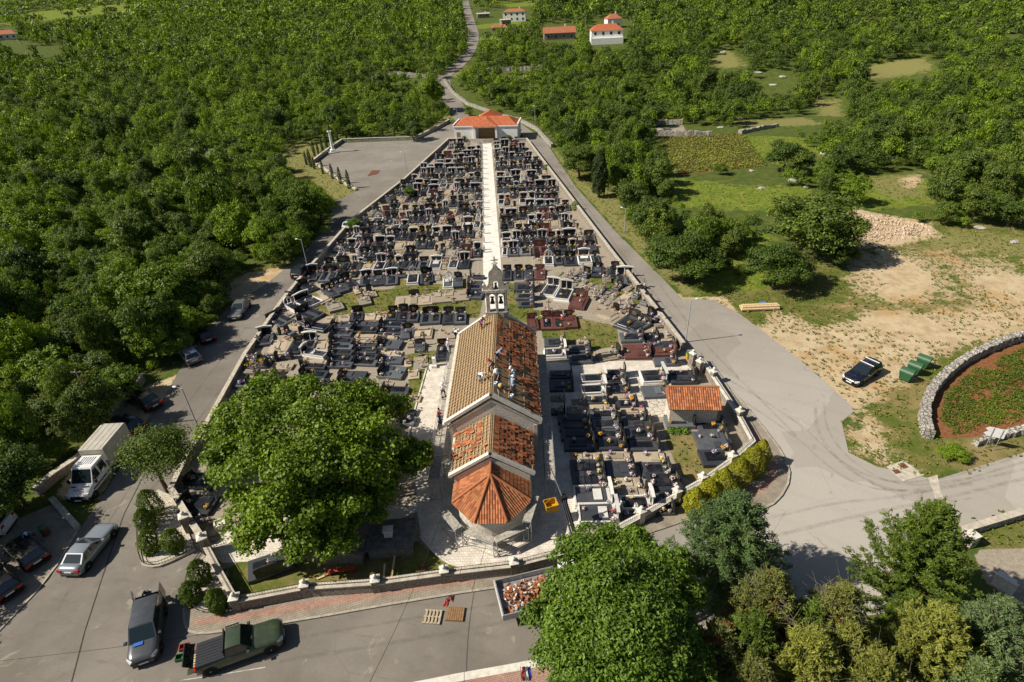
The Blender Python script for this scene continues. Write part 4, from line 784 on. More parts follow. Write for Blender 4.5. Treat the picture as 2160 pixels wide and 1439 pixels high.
b = MB(); b.extr([(-3.9, 4.22), (0, 6.80), (3.9, 4.22), (3.9, 4.40), (0, 6.99), (-3.9, 4.40)], -.07, .0); b.box(-3.72, -0.05, 0, -3.42, 0.0, 4.2); b.box(3.42, -.05, 0, 3.72, 0.0, 4.2); b.build('cornice', M('coping'), CH)
# chancel
CW, CE, CR, CL = 3.2, 3.40, 5.50, 5.0
b = MB(); b.box(-2.95, -CL + .36, 0, 2.95, -.08, 3.3); b.build('chancel_wall', M('white_stone'), CH); gable(-CL, -CL + .35, 2.98, 3.3, 5.25).build('chancel_gable', M('white_stone'), CH)
slopes(CW, CE, CR, -CL + .22, -.075).build('chancel_roof_boards', M('roof_board'), CH)
b = MB(); battens(b, -1, CW, CE, CR, -CL + .25, -.08, 11, 11); battens(b, 1, CW, CE, CR, -CL + .25, -.08, 3, 11); b.build('chancel_battens', M('batten'), CH)
Lc = math.hypot(CW, CR - CE); Vc = Vector((-CW, 0, CR - CE)).normalized(); b = MB()
tiles(b, (CW, -CL + .25, CE + .05), (0, 1, 0), Vc, int((CL - .35) / .27), int(Lc / .36), .27, .36, lambda u, v: (0.7 + rt.uniform(0, .8)) if mnoise.noise((u * 1.5, v * 1.6, 9)) > -0.24 else False, 0, rt, .13, .035)
Vl = Vector((CW, 0, CR - CE)).normalized(); tiles(b, (-CW, -.1, CE + .05), (0, -1, 0), Vl, int((CL - .35) / .27), int(Lc / .36), .27, .36, lambda u, v: (0.8 + rt.uniform(0, .6)) if mnoise.noise((u * 1.3, v * 1.6, 3)) > (0.02 if 0.3 < u < 3.4 and v < 2.9 else 0.42) else False, 0, rt, .15, .04)
b.build('chancel_tiles', M('clay_tile'), CH)
b = MB(); coping(b, CW, CE, CR, -CL - .1, -CL + .22, .14, .08); b.box(-CW - .22, -CL, CE - .14, -CW + .03, -.08, CE + .03); b.build('chancel_coping', M('cap_stone'), CH)
# apse: half round wall, faceted tile roof
arc = [(-2.62, -CL), (-2.62, -6.9)] + [(2.62 * math.cos(t), -6.55 - 2.15 * math.sin(t)) for t in np.linspace(PI - .12, .12, 15)] + [(2.62, -6.9), (2.62, -CL)]
b = MB(); b.prism(arc, 0, 2.55); b.build('apse_wall', M('white_stone'), CH)
b = MB(); b.prism([(x * 1.035, -5 + (y + 5) * 1.035) for x, y in arc], 2.36, 2.56); b.prism([(x * 1.04, -5 + (y + 5) * 1.04) for x, y in arc], 0, .3); b.build('apse_cornice', M('cap_stone'), CH)
AE, AR = 2.68, 4.72; EV = [(-2.95, -CL), (-2.95, -7.0), (-1.2, -9.0), (1.2, -9.0), (2.95, -7.0), (2.95, -CL)]; AP = (0, -6.25, AR); RB = (0, -CL, AR)
b = MB(); b.add([(x, y, AE) for x, y in EV] + [AP, RB], [(0, 1, 6, 7), (1, 2, 6), (2, 3, 6), (3, 4, 6), (4, 5, 7, 6), (5, 4, 3, 2, 1, 0)], 0); b.build('apse_roof_deck', M('clay_old'), CH)
b = MB()
for f in (((-2.95, -CL), (-2.95, -7.0)), ((-2.95, -7.0), (-1.2, -9.0)), ((-1.2, -9.0), (1.2, -9.0)), ((1.2, -9.0), (2.95, -7.0)), ((2.95, -7.0), (2.95, -CL))):
    p, q = Vector((*f[0], AE)), Vector((*f[1], AE)); U = (q - p).normalized(); L = (q - p).length
    a0 = Vector(AP) - p; foot = U * a0.dot(U); Vv = (a0 - foot).normalized(); H_ = (a0 - foot).length; fu = a0.dot(U); tri = abs(f[0][0] - f[1][0]) > .01 or False
    rb = (Vector(RB) - p).dot(U)
    def keep(u, v):
        k = v / H_
        if tri: return fu * k < u < L - (L - fu) * k
        lo, hi = (min(rb, fu), max(rb, fu)); return lo * k - .03 < u < L - (L - hi) * k
    tiles(b, p - Vv * .05, U, Vv, int(L / .2) + 1, int(H_ / .34) + 1, .2, .34, keep, 0, rt, .02, .006, .02)
b.build('apse_tiles', M('clay_bright'), CH)
b = MB()
for e in EV[1:5]: b.tube((e[0], e[1], AE + .08), (AP[0], AP[1], AR + .1), .12, .12, 7)
b.tube((0, -CL, AR + .1), (AP[0], AP[1], AR + .1), .12, .12, 7); b.build('hip_tiles', M('clay_bright'), CH)
# bell gable over the west front
BF = mk('bell_gable', None, CH, (0.15, NL - .35, 0))
arcp = lambda cx, z, r, n=8, a0=PI, a1=0: [(cx + r * math.cos(t), z + r * math.sin(t)) for t in np.linspace(a0, a1, n)]
b = MB(); b.box(-1.22, -.35, 5.6, 1.22, .45, 7.45)
for x0, x1 in ((-1.06, -.72), (-.13, .13), (.72, 1.06)): b.box(x0, -.25, 7.45, x1, .28, 9.2)
b.extr([(-1.06, 9.2), (-.72, 9.2)] + arcp(-.425, 9.2, .295) + [(-.13, 9.2), (.13, 9.2)] + arcp(.425, 9.2, .295) + [(.72, 9.2), (1.06, 9.2), (1.06, 9.75), (-1.06, 9.75)], -.25, .28)
b.box(-1.42, -.34, 9.75, 1.42, .36, 9.93)
half = [(-.24, 9.93), (-1.3, 9.93), (-1.36, 10.45), (-1.15, 10.52), (-1.0, 10.35), (-.82, 10.42), (-.7, 10.75), (-.66, 11.2), (-.68, 11.6), (-.58, 11.95), (-.36, 12.12), (-.2, 12.35), (-.13, 12.7), (0, 12.72), (0, 10.92)]
b.extr(half + [(-.12, 10.88), (-.21, 10.78), (-.24, 10.65)], -.2, .22); b.extr([(-x, z) for x, z in half + [(-.12, 10.88), (-.21, 10.78), (-.24, 10.65)]], -.2, .22)
b.build('gable_wall', M('coping'), BF)
b = MB(); b.box(-.07, -.05, 12.72, .07, .07, 13.45); b.box(-.36, -.05, 13.0, .36, .07, 13.13); b.box(-.3, -.15, 12.7, .3, .17, 12.8); b.build('cross', M('cap_stone'), BF)
for bx_, bz, s_ in ((-.425, 8.35, 1.0), (.425, 8.35, 1.0), (0, 10.1, .72)):
    b = MB(); b.lathe([(.02, .62 * s_), (.09 * s_, .6 * s_), (.13 * s_, .5 * s_), (.17 * s_, .25 * s_), (.26 * s_, 0), (.2 * s_, .02)], (bx_, 0, bz), 12); b.box(bx_ - .2 * s_, -.06, bz + .62 * s_, bx_ + .2 * s_, .06, bz + .74 * s_); b.build('bell', M('bronze'), BF)
b = MB()
for x in (-.98, 0, .98): b.tube((x, -.5, 7.45), (x, -.5, 9.85 if x else 9.85), .045, None, 5)
for z in (7.5, 9.8): b.tube((-.98, -.5, z), (.98, -.5, z), .045, None, 5)
for x in (-.33, .33): b.tube((x, -.46, 9.85), (x, -.42, 11.0), .035, None, 5)
b.tube((-.33, -.42, 11.0), (.33, -.42, 11.0), .035, None, 5); b.tube((-.98, -.5, 9.85), (-.33, -.45, 10.5), .03, None, 5); b.build('steel_frame', M('galv'), BF)
# ================================================================ scaffolds
def bay(b, p, q, w, z, lad=True, inner=(0, 0)):
    p, q = Vector((p[0], p[1], 0)), Vector((q[0], q[1], 0)); d = (q - p).normalized(); n = Vector((-d.y, d.x, 0)) * w
    for c in (p, q, p + n, q + n): b.tube(c, c + Vector((0, 0, z + .05)), .032, None, 5, 1)
    for zz in (z * .12, z - .06):
        for a, c in ((p, q), (p + n, q + n), (p, p + n), (q, q + n)): b.tube(a + Vector((0, 0, zz)), c + Vector((0, 0, zz)), .026, None, 4, 1)
    b.tube(p + Vector((0, 0, .2)), q + Vector((0, 0, z - .1)), .022, None, 4, 1)
    if lad: b.tube(p + n + Vector((0, 0, .2)), p + Vector((0, 0, z - .1)), .022, None, 4, 1)
def deck(b, p, q, w, z):
    p, q = Vector((p[0], p[1], z)), Vector((q[0], q[1], z)); d = (q - p).normalized(); n = Vector((-d.y, d.x, 0)) * w; h = Vector((0, 0, .06))
    b.add([p, q, q + n, p + n, p + h, q + h, q + n + h, p + n + h], [(0, 3, 2, 1), (4, 5, 6, 7), (0, 1, 5, 4), (1, 2, 6, 5), (2, 3, 7, 6), (3, 0, 4, 7)], 0)
def scaffold(label, bays, group=None, rails=True):
    t = thing('scaffold', label, 'scaffold', (0, 0, 0)); f = MB()
    for p, q, w, z in bays: bay(f, p, q, w, z); d = MB(); deck(d, p, q, w, z); d.build('deck', M('scaffold_board'), t)
    if rails:
        for p, q, w, z in bays:
            for zz in (.5, 1.0): f.tube((p[0], p[1], z + zz), (q[0], q[1], z + zz), .022, None, 4, 1)
            for c in (p, q): f.tube((c[0], c[1], z), (c[0], c[1], z + 1.05), .026, None, 4, 1)
    f.mi = [0] * len(f.mi); f.build('frame', M('galv'), t); return t
cs, sn = math.cos(-.0306), math.sin(-.0306)
def cw(x, y): return (-1.93 + x * cs - y * sn, 38 + x * sn + y * cs)
scaffold('long tube scaffold with a boarded walkway along the left church wall', [(cw(-5.15, y + 2.55), cw(-5.15, y), .85, 2.55) for y in (-4.4, -1.8, .8, 3.4, 6.0, 8.6, 11.2)])
scaffold('tube scaffold with boards along the shaded right church wall', [(cw(4.2 + .75, y), cw(4.2 + .75, y + 2.6), .75, 2.3) for y in (-4.6, -2.0, .6, 3.2, 5.8, 8.4, 11.0)])
scaffold('low scaffold of four boarded bays round the white apse', [(GP([(928, 1082), (960, 1120)], 1.9)[0], GP([(928, 1082), (960, 1120)], 1.9)[1], .62, 1.9), (g(973, 1122, 1.5), g(1040, 1148, 1.5), .55, 1.5), (g(1048, 1146, 1.6), g(1114, 1116, 1.6), .55, 1.6), (g(1120, 1102, 2.3), g(1137, 1048, 2.3), .62, 2.3)], None, False)
# ================================================================ walls of the cemetery and the lanes
def wall(name, label, px, h, th, mat, cop=None, cat='wall', z0=None, cophang=0.04, rough=0.0, sea=0.8, flat=True, pts=None, sm_=0):
    P = pts or (GP(px) if flat else GT(px)); P = smooth_line(P, sm_) if sm_ else P
    P = resample(P, sea); N = normals(P); rr = random.Random(len(P)); t = thing(name, label, cat, (0, 0, 0)) if cop else None
    def rings(w_, za, zb):
        out = []
        for (x, y), (a, c) in zip(P, N):
            zg = float(TZ(x, y)); k = 1 + rough * rr.uniform(-1, 1); kk = zb * (1 + rough * rr.uniform(-.6, .6)) if rough else zb
            j1, j2 = (rr.uniform(-1, 1) * rough * .25, rr.uniform(-1, 1) * rough * .25)
            out.append([(x + a * w_ / 2 * k, y + c * w_ / 2 * k, zg + za), (x + a * (w_ / 2 * k * (1 - rough * .5) + j1), y + c * (w_ / 2 * k * (1 - rough * .5) + j1), zg + kk), (x - a * (w_ / 2 * k * (1 - rough * .5) + j2), y - c * (w_ / 2 * k * (1 - rough * .5) + j2), zg + kk * (1 + rough * rr.uniform(-.2, .2))), (x - a * w_ / 2 * k, y - c * w_ / 2 * k, zg + za)])
        return out
    b = MB(); b.loft(rings(th, -.1, h), 0, False)
    o = b.build('body' if cop else name, M(mat), t)
    if cop:
        b = MB(); b.loft(rings(th + 2 * cophang, h, h + .09), 0, False); b.build('coping', M(cop), t); return t
    return tag(o, label, cat)
wall('cemetery_wall', 'long stone wall on the left side of the cemetery along the shaded road', [(947, 298), (855, 383), (745, 470), (640, 590), (600, 640), (520, 758), (450, 888), (395, 983), (367, 1043)], 0.75, .38, 'rubble_wall', 'coping')
wall('cemetery_wall', 'stone wall on the right side of the cemetery casting a thin shadow on the road', [(1111, 300), (1288, 540), (1440, 740)], 1.0, .36, 'rubble_wall', 'coping')
wall('cemetery_wall', 'stone wall at the far end of the graves before the white chapel', [(947, 299), (1020, 301), (1111, 299)], 0.8, .3, 'concrete', 'coping')
wall('cemetery_wall', 'low stone wall from the small tree down to the gate', [(368, 1046), (400, 1100), (432, 1150)], 1.0, .4, 'rubble_wall', 'coping')
def pillar(parent, x, y, h, w, ball=True, mat='rubble_wall', rz=0.0):
    b = MB(); b.obox((x, y, 0), (w, w, h), rz); o = b.build('pillar', M(mat), parent)
    c = MB(); c.obox((x, y, h), (w + .14, w + .14, .09), rz); c.obox((x, y, h + .09), (w + .1, w + .1, .13), rz, 0, .25); c.build('cap', M('cap_stone'), o)
    if ball: c = MB(); c.ball((x, y, h + .34), .16, 10); c.build('ball', M('cap_stone'), o)
def railing(P, z0, h, gap=0.16, name='railing', parent=None, r=0.011):
    b = MB()
    for a, c in zip(P[:-1], P[1:]):
        L = math.dist(a, c); n = max(2, int(L / gap))
        for zz in (.08, h * .86): b.tube((a[0], a[1], z0 + zz), (c[0], c[1], z0 + zz), r * 1.6, None, 4)
        for k in range(n + 1):
            x, y = a[0] + (c[0] - a[0]) * k / n, a[1] + (c[1] - a[1]) * k / n; b.tube((x, y, z0), (x, y, z0 + h), r, r * .5, 4)
    return b.build(name, M('black_iron'), parent)
FW_ = [(505, 1285), (650, 1257), (797, 1247), (940, 1227), (1085, 1210), (1200, 1180)]
t = wall('front_wall', 'rough stone front wall with white capped pillars and a black railing', FW_, .95, .42, 'rubble_wall', 'coping')
P = GP(FW_)
for p in P[:5]: pillar(t, p[0], p[1], 1.3, .52, True, 'rubble_wall', .15)
railing(P, 1.04, .45, .2, 'railing', t)
GW = [(440, 1165), (470, 1222), (505, 1285)]
t = wall('gate_wall', 'low stone wall with ball capped pillars from the gate to the road corner', GW, .9, .36, 'rubble_wall', 'coping'); P = GP(GW)
pillar(t, P[0][0], P[0][1], 1.7, .6, True, 'rubble_wall', .5); q = g(402, 1120); pillar(t, q[0], q[1], 1.7, .6, True, 'rubble_wall', .5)
railing(P, .99, .4, .2, 'railing', t)
CW_ = [(1235, 1165), (1350, 1103), (1425, 1060), (1478, 1030), (1540, 985), (1585, 945), (1556, 890), (1502, 806), (1476, 765)]
t = wall('curved_wall', 'stone wall with ball capped white pillars curving round the cemetery corner', CW_, .8, .4, 'rubble_wall', 'cap_stone'); P = GP(CW_)
for k in (1, 2, 3, 4, 6, 7): pillar(t, P[k][0], P[k][1], 1.35, .5, True, 'cap_stone' if k < 5 else 'rubble_wall', .4)
railing(P, .89, .45, .2, 'railing', t)
t = thing('entrance_pillars', 'stone side entrance pillars topped by urns at the right wall end', 'gate pillar', (0, 0, 0))
for x, y in ((1459, 770), (1473, 787)):
    q = g(x, y); pillar(t, q[0], q[1], 1.5, .55, True, 'rubble_wall', .6)
for k, (q_, lab) in enumerate((([(297, 1062), (292, 1120), (296, 1188), (318, 1196), (346, 1192), (412, 1158)], 'low black iron fence round the left thuja bed'), ([(432, 1166), (402, 1205), (391, 1250), (399, 1278), (425, 1294), (470, 1297), (500, 1292)], 'low black iron fence round the thuja bed at the wall corner'))):
    tag(railing(resample(smooth_line(GP(q_), 1), .6), .14, .42, .16, 'iron_fence', None, .014), lab, 'fence')
for sgn, lab in ((0, 'left leaf of the open iron gate by the pillars'), (1, 'right leaf of the open iron gate by the pillars')):
    a = g(*((408, 1122), (438, 1160))[sgn]); c = (a[0] + 1.3, a[1] + (.45 if sgn else .5)); b = MB()
    for k in range(9):
        x, y = a[0] + (c[0] - a[0]) * k / 8, a[1] + (c[1] - a[1]) * k / 8; b.tube((x, y, .1), (x, y, 1.2 + .25 * math.sin(PI * k / 8)), .016, None, 4)
    for zz in (.15, .7, 1.15): b.tube((*a, zz), (*c, zz), .022, None, 4)
    tag(b.build('iron_gate', M('black_iron')), lab, 'gate')
wall('car_park_wall', 'stone wall round the far side of the grey car park', [(662, 344), (690, 322), (722, 300), (800, 297), (876, 295), (925, 271), (948, 258)], .8, .5, 'dry_stone', 'coping')
wall('car_park_wall', 'low stepped stone wall beside the young cypresses', [(668, 348), (690, 362), (712, 378), (735, 393), (752, 402)], .45, .5, 'coping')
wall('lane_wall', 'dry stone wall along the right side of the bending lane', [(938, 172), (955, 198), (985, 222), (1050, 244), (1095, 256), (1130, 274), (1165, 312)], .9, .8, 'dry_stone', None, rough=.22, flat=False)
wall('dry_stone_wall', 'thick curved dry stone wall round the green crop field', [(2400, 672), (2250, 690), (2160, 712), (2060, 748), (1990, 795), (1955, 840), (1945, 885), (1955, 925)], .9, .85, 'dry_stone', None, rough=.2, sea=.35, sm_=2)
wall('dry_stone_wall', 'tumbled dry stone wall behind the white road sign', [(2055, 940), (2100, 925), (2160, 910), (2300, 870)], .6, .7, 'dry_stone', None, rough=.3, sea=.3)
wall('garden_wall', 'straight stone wall with a pale top at the right edge by the road', [(2028, 1128), (2160, 1088), (2400, 1020)], .6, .45, 'dry_stone', 'coping')
wall('retaining_wall', 'low shaded stone wall behind the black parked car', [(222, 905), (262, 855), (303, 805)], .9, .5, 'rubble_wall', 'coping')
wall('retaining_wall', 'stone wall running beside the white truck', [(80, 1045), (120, 1012), (160, 985), (205, 950)], .8, .5, 'rubble_wall', 'coping')
for k, (q_, h, lab) in enumerate((([(780, 163), (840, 162), (905, 166)], 1.5, 'dry stone wall in the woodland left of the bending lane'), ([(1025, 153), (1060, 150), (1120, 150), (1145, 148)], 1.3, 'pale dry stone wall in the woodland right of the bending lane'), ([(1370, 268), (1400, 262), (1440, 262)], 1.2, 'grey stone wall above the stony platform by the ploughed field'), ([(1385, 286), (1450, 288), (1500, 288)], 1.3, 'stone terrace wall along the upper edge of the ploughed field'),
                                   ([(1560, 284), (1600, 275), (1640, 268)], .9, 'stone wall between the ploughed field and the upper meadow'), ([(280, 155), (300, 152), (318, 155)], 2.0, 'stone hut ruin in the left woodland'), ([(318, 322), (345, 318), (400, 322), (480, 326)], 1.0, 'white limestone wall across a gap in the left woodland'))):
    wall('dry_stone_wall', lab, q_, h, 1.0, 'dry_stone', None, rough=.3, flat=False, sea=.7)
t = thing('gate_post', 'white stone gate post by the driveway at the right edge', 'gate post', (*g(2042, 1148), 0)); MB().obox((0, 0, 0), (.7, .7, 1.0), .3).build('post', M('dry_stone'), t); MB().obox((0, 0, 1.0), (.76, .76, .1), .3).build('cap', M('cap_stone'), t)
t = thing('garden_gate', 'grey bar gate with a white stone pier at the right edge', 'gate', (*g(2115, 1240), 0)); MB().obox((0, 0, 0), (.5, 1.2, 1.0), .6).build('pier', M('cap_stone'), t)
b = MB()
for k in range(5): b.tube((.3, -.4, .3 + .2 * k), (2.2, -1.2, .3 + .2 * k), .03, None, 4)
b.tube((.3, -.4, .1), (.3, -.4, 1.3), .04); b.build('bars', M('galv'), t)
# ================================================================ buildings
def tiled_plane(b, c00, c10, c11, c01, rows, m=0): b.quad(c00, c10, c11, c01, m=m)
def roofmat(name, c1, c2, rz):
    b = NB(name); P = b.pos(True); wv = b.n('ShaderNodeTexWave', wave_type='BANDS', bands_direction='X'); b.L(b.rotv(P, rz), wv.inputs[0]); wv.inputs['Scale'].default_value = 0.95; wv.inputs['Distortion'].default_value = 0.3
    c = b.mix(wv.outputs[1], c1, c2); c = b.mix(1.0, c, b.ramp(b.noise(1.5, 4, .7, P), [(.3, .75), (.7, 1.2)]), 'MULTIPLY'); b.bump(wv.outputs[1], .6, .08); return b.fin(name, c, .85, .2)
roofmat('roof_orange', (0.34, 0.095, 0.042), (0.50, 0.155, 0.068), 0); roofmat('roof_rust', (0.30, 0.10, 0.05), (0.46, 0.19, 0.10), 0)
a, c = g(960, 299), g(1092, 297); W_ = math.dist(a, c); ang = math.atan2(c[1] - a[1], c[0] - a[0])
t = thing('mortuary_chapel', 'white cemetery chapel with red hipped roofs at the end of the path', 'chapel', (a[0], a[1], 0), ang)
k = W_ / 17.0
b = MB(); b.box(0, 0, 0, 5.2 * k, 8, 3.7); b.box(11.8 * k, 0, 0, 17 * k, 8, 3.7); b.box(5.2 * k, 2.6, 0, 11.8 * k, 8, 3.7); b.box(5.3 * k, 8, 0, 11.7 * k, 12, 4.4)
b.build('wall', M('plaster_white'), t)
b = MB(); b.box(-.2, -.2, 3.7, 5.3 * k, 8.2, 3.95); b.box(11.7 * k, -.2, 3.7, 17.2 * k, 8.2, 3.95); b.box(5.3 * k, -.75, 3.55, 11.7 * k, 2.6, 3.9); b.box(-.25, -.1, 3.95, 0.05, 8.2, 4.35); b.box(16.95 * k, -.1, 3.95, 17.25 * k, 8.2, 4.35); b.box(5.1 * k, 8, 4.4, 11.9 * k, 12.2, 4.6)
b.build('cornice', M('plaster_white'), t)
for x in (5.6, 11.4): MB().box((x - .25) * k, -.6, 0, (x + .25) * k, -.1, 3.55).build('porch_pillar', M('plaster_white'), t)
b = MB(); b.add([(.1, 0, 3.96), (16.9 * k, 0, 3.96), (16.9 * k, 8, 3.96), (.1, 8, 3.96), (2.8 * k, 4, 5.7), (14.2 * k, 4, 5.7)], [(0, 1, 5, 4), (1, 2, 5), (2, 3, 4, 5), (3, 0, 4)], 0)
b.add([(5.1 * k, -.9, 3.9), (11.9 * k, -.9, 3.9), (11.9 * k, 3.3, 3.95), (5.1 * k, 3.3, 3.95), (8.5 * k, 2.1, 5.5), (8.5 * k, 4.2, 5.75)], [(0, 1, 4), (1, 2, 5, 4), (3, 0, 4, 5)], 0)
b.add([(5.2 * k, 7, 4.6), (11.8 * k, 7, 4.6), (11.8 * k, 12.3, 4.6), (5.2 * k, 12.3, 4.6), (8.5 * k, 7.2, 6.3), (8.5 * k, 10, 6.3)], [(0, 1, 4), (1, 2, 5, 4), (2, 3, 5), (3, 0, 4, 5)], 0); b.build('roof', M('roof_orange'), t)
b = MB()
for x0, x1, z0, z1 in ((.6, 1.6, 0, 2.4),): b.box(x0 * k, -.03, z0, x1 * k, 0, z1)
b.build('door', M('old_timber'), t); MB().box(6.1 * k, 2.55, .1, 10.9 * k, 2.6, 2.9).build('porch_opening', M('old_timber'), t)
MB().box(4.6 * k, -1.2, 0, 12.4 * k, 2.6, .14).build('step', M('cap_stone'), t)
for x in (2.6, 14.9):
    q = (a[0] + math.cos(ang) * x * k + .6 * math.sin(ang), a[1] + math.sin(ang) * x * k - .9)
    P_, N_ = crown_pts(np.random.default_rng(int(x)), (.9, .8, .8), .8, 6, 6, 10, .3); plant('palm_bush', (quadmesh('fronds', cards(np.random.default_rng(2), P_, N_, np.full(len(P_), .45), .25), M('leaf_oak')),), f"spiky bush against the {'left' if x < 5 else 'right'} white wing of the chapel", 'bush', (*q, 0), 0, 1, None, ('fronds',))
# tiled shelter among the right hand graves
t = thing('tool_shed', 'small stone shed with an orange tiled roof among the graves', 'shed', (16.5, 42.6, 0), -.10)
MB().box(-2.15, -.95, 0, 2.15, 1.1, 2.15).build('wall', M('white_stone'), t)
b = MB(); b.add([(-2.35, -1.35, 2.2), (2.35, -1.35, 2.2), (2.35, .55, 3.35), (-2.35, .55, 3.35), (2.35, 1.5, 2.5), (-2.35, 1.5, 2.5), (-2.35, -1.35, 2.1), (2.35, -1.35, 2.1), (2.35, 1.5, 2.4), (-2.35, 1.5, 2.4)], [(0, 1, 2, 3), (3, 2, 4, 5), (6, 7, 1, 0), (7, 8, 4, 2, 1), (9, 6, 0, 3, 5), (6, 9, 8, 7), (8, 9, 5, 4)], 0); b.build('roof_deck', M('clay_old'), t)
b = MB(); tiles(b, (-2.35, -1.38, 2.2), (1, 0, 0), Vector((0, 1.9, 1.15)).normalized(), 23, 7, .205, .33, lambda u, v: True, 0, rt, .03, .006, .025); b.build('roof_tiles', M('clay_bright'), t)
MB().tube((-2.37, .55, 3.4), (2.37, .55, 3.4), .11, None, 7).build('ridge_tiles', M('clay_bright'), t)
# stone hut and slab roofed vault in the shade of the plane tree
t = thing('stone_hut', 'low stone hut with a grey gabled roof in the shade of the plane tree', 'hut', (-13.7, 28.15, 0), -.06)
b = MB(); b.extr([(-1.95, 0), (1.95, 0), (1.95, 1.0), (0, 1.85), (-1.95, 1.0)], 0, 3.0); b.build('wall', M('rubble_wall'), t); b = MB(); b.extr([(-2.15, .95), (0, 1.9), (2.15, .95), (2.15, 1.07), (0, 2.04), (-2.15, 1.07)], -.15, 3.1); b.build('roof', M('slate'), t)
t = thing('burial_vault', 'low vault with a flat dark slab roof and a square chimney', 'vault', (-9.75, 28.4, 0), .03)
MB().box(-1.6, .1, 0, 1.6, 2.6, .95).build('wall', M('rubble_wall'), t); MB().bbox(-1.78, -.05, .95, 1.78, 2.8, 1.15, .04).build('roof', M('slate'), t); b = MB(); b.box(-.45, 1.0, 1.15, .15, 1.5, 1.75); b.box(-.52, .93, 1.75, .22, 1.57, 1.83); b.build('chimney', M('cap_stone'), t)
# houses on the hill
def house(label, px, wpx, d, wall_h, roof_h, rz, rmat, name='house', parts=True, wing=False):
    q = gt(*px); z = float(TZ(*q)); w_ = wpx * math.hypot(q[0], q[1]) / F; t = thing(name, label, 'house', (q[0], q[1], z - .2), rz)
    MB().box(-w_ / 2, 0, 0, w_ / 2, d, wall_h).build('wall', M('plaster_white' if parts else 'rubble_wall'), t)
    b = MB(); e = .35; b.add([(-w_ / 2 - e, -e, wall_h), (w_ / 2 + e, -e, wall_h), (w_ / 2 + e, d + e, wall_h), (-w_ / 2 - e, d + e, wall_h), (-w_ / 2 + (d * .35 if parts else -e), d / 2, wall_h + roof_h), (w_ / 2 - (d * .35 if parts else -e), d / 2, wall_h + roof_h)], [(0, 1, 5, 4), (1, 2, 5), (2, 3, 4, 5), (3, 0, 4), (3, 2, 1, 0)], 0); b.build('roof', M(rmat), t)
    n = max(2, int(w_ / 3.2))
    for k in range(n):
        x = -w_ / 2 + w_ * (k + .5) / n
        for zz in ((1.0, 3.6) if wall_h > 4.5 else (1.0,)):
            f = MB().box(x - .6, -.06, zz, x + .6, -.003, zz + 1.3).build('window', M('cap_stone'), t); MB().box(x - .48, -.09, zz + .12, x + .48, -.062, zz + 1.18).build('pane', M('dark_glass'), f)
    MB().box(-w_ * .28, -.05, 0, -w_ * .28 + .95, -.004, 2.05).build('door', M('old_timber'), t)
    MB().box(w_ * .18, d * .6, wall_h + roof_h * .3, w_ * .18 + .7, d * .6 + .6, wall_h + roof_h + .9).build('chimney', M('plaster_white'), t)
    if wing: MB().box(-w_ / 2, -2.2, 0, w_ / 2, 0, 2.6).build('terrace', M('plaster_white'), t)
    return t
house('two storey white house with an orange hipped roof on the wooded hill', (1280, 92), 58, 8, 5.4, 2.4, -.05, 'roof_orange', 'house', True, True)
house('small white house with a red roof just behind the orange roofed one', (1296, 60), 26, 7, 4.5, 2.2, .1, 'roof_rust')
house('long low stone barn with a faded orange roof left of the white house', (1181, 84), 58, 7, 3.0, 2.4, .0, 'roof_rust', 'barn', False)
house('house with a flat red roof near the top of the lane', (1085, 46), 42, 9, 5.5, 1.5, -.1, 'roof_rust')
house('white stone outbuilding beside the top of the lane', (1020, 38), 22, 6, 2.6, .6, .1, 'coping', 'outbuilding', False)
house('ruined little white building below the red roofed house', (1068, 55), 18, 5, 3.2, .5, .2, 'coping', 'outbuilding', False)
house('small barn with an orange roof below the top houses', (1052, 66), 24, 5, 1.8, 1.4, 0, 'roof_rust', 'barn', False)
house('house half hidden by trees at the left edge of the hill', (5, 84), 40, 9, 3.0, 2.2, .3, 'roof_rust')
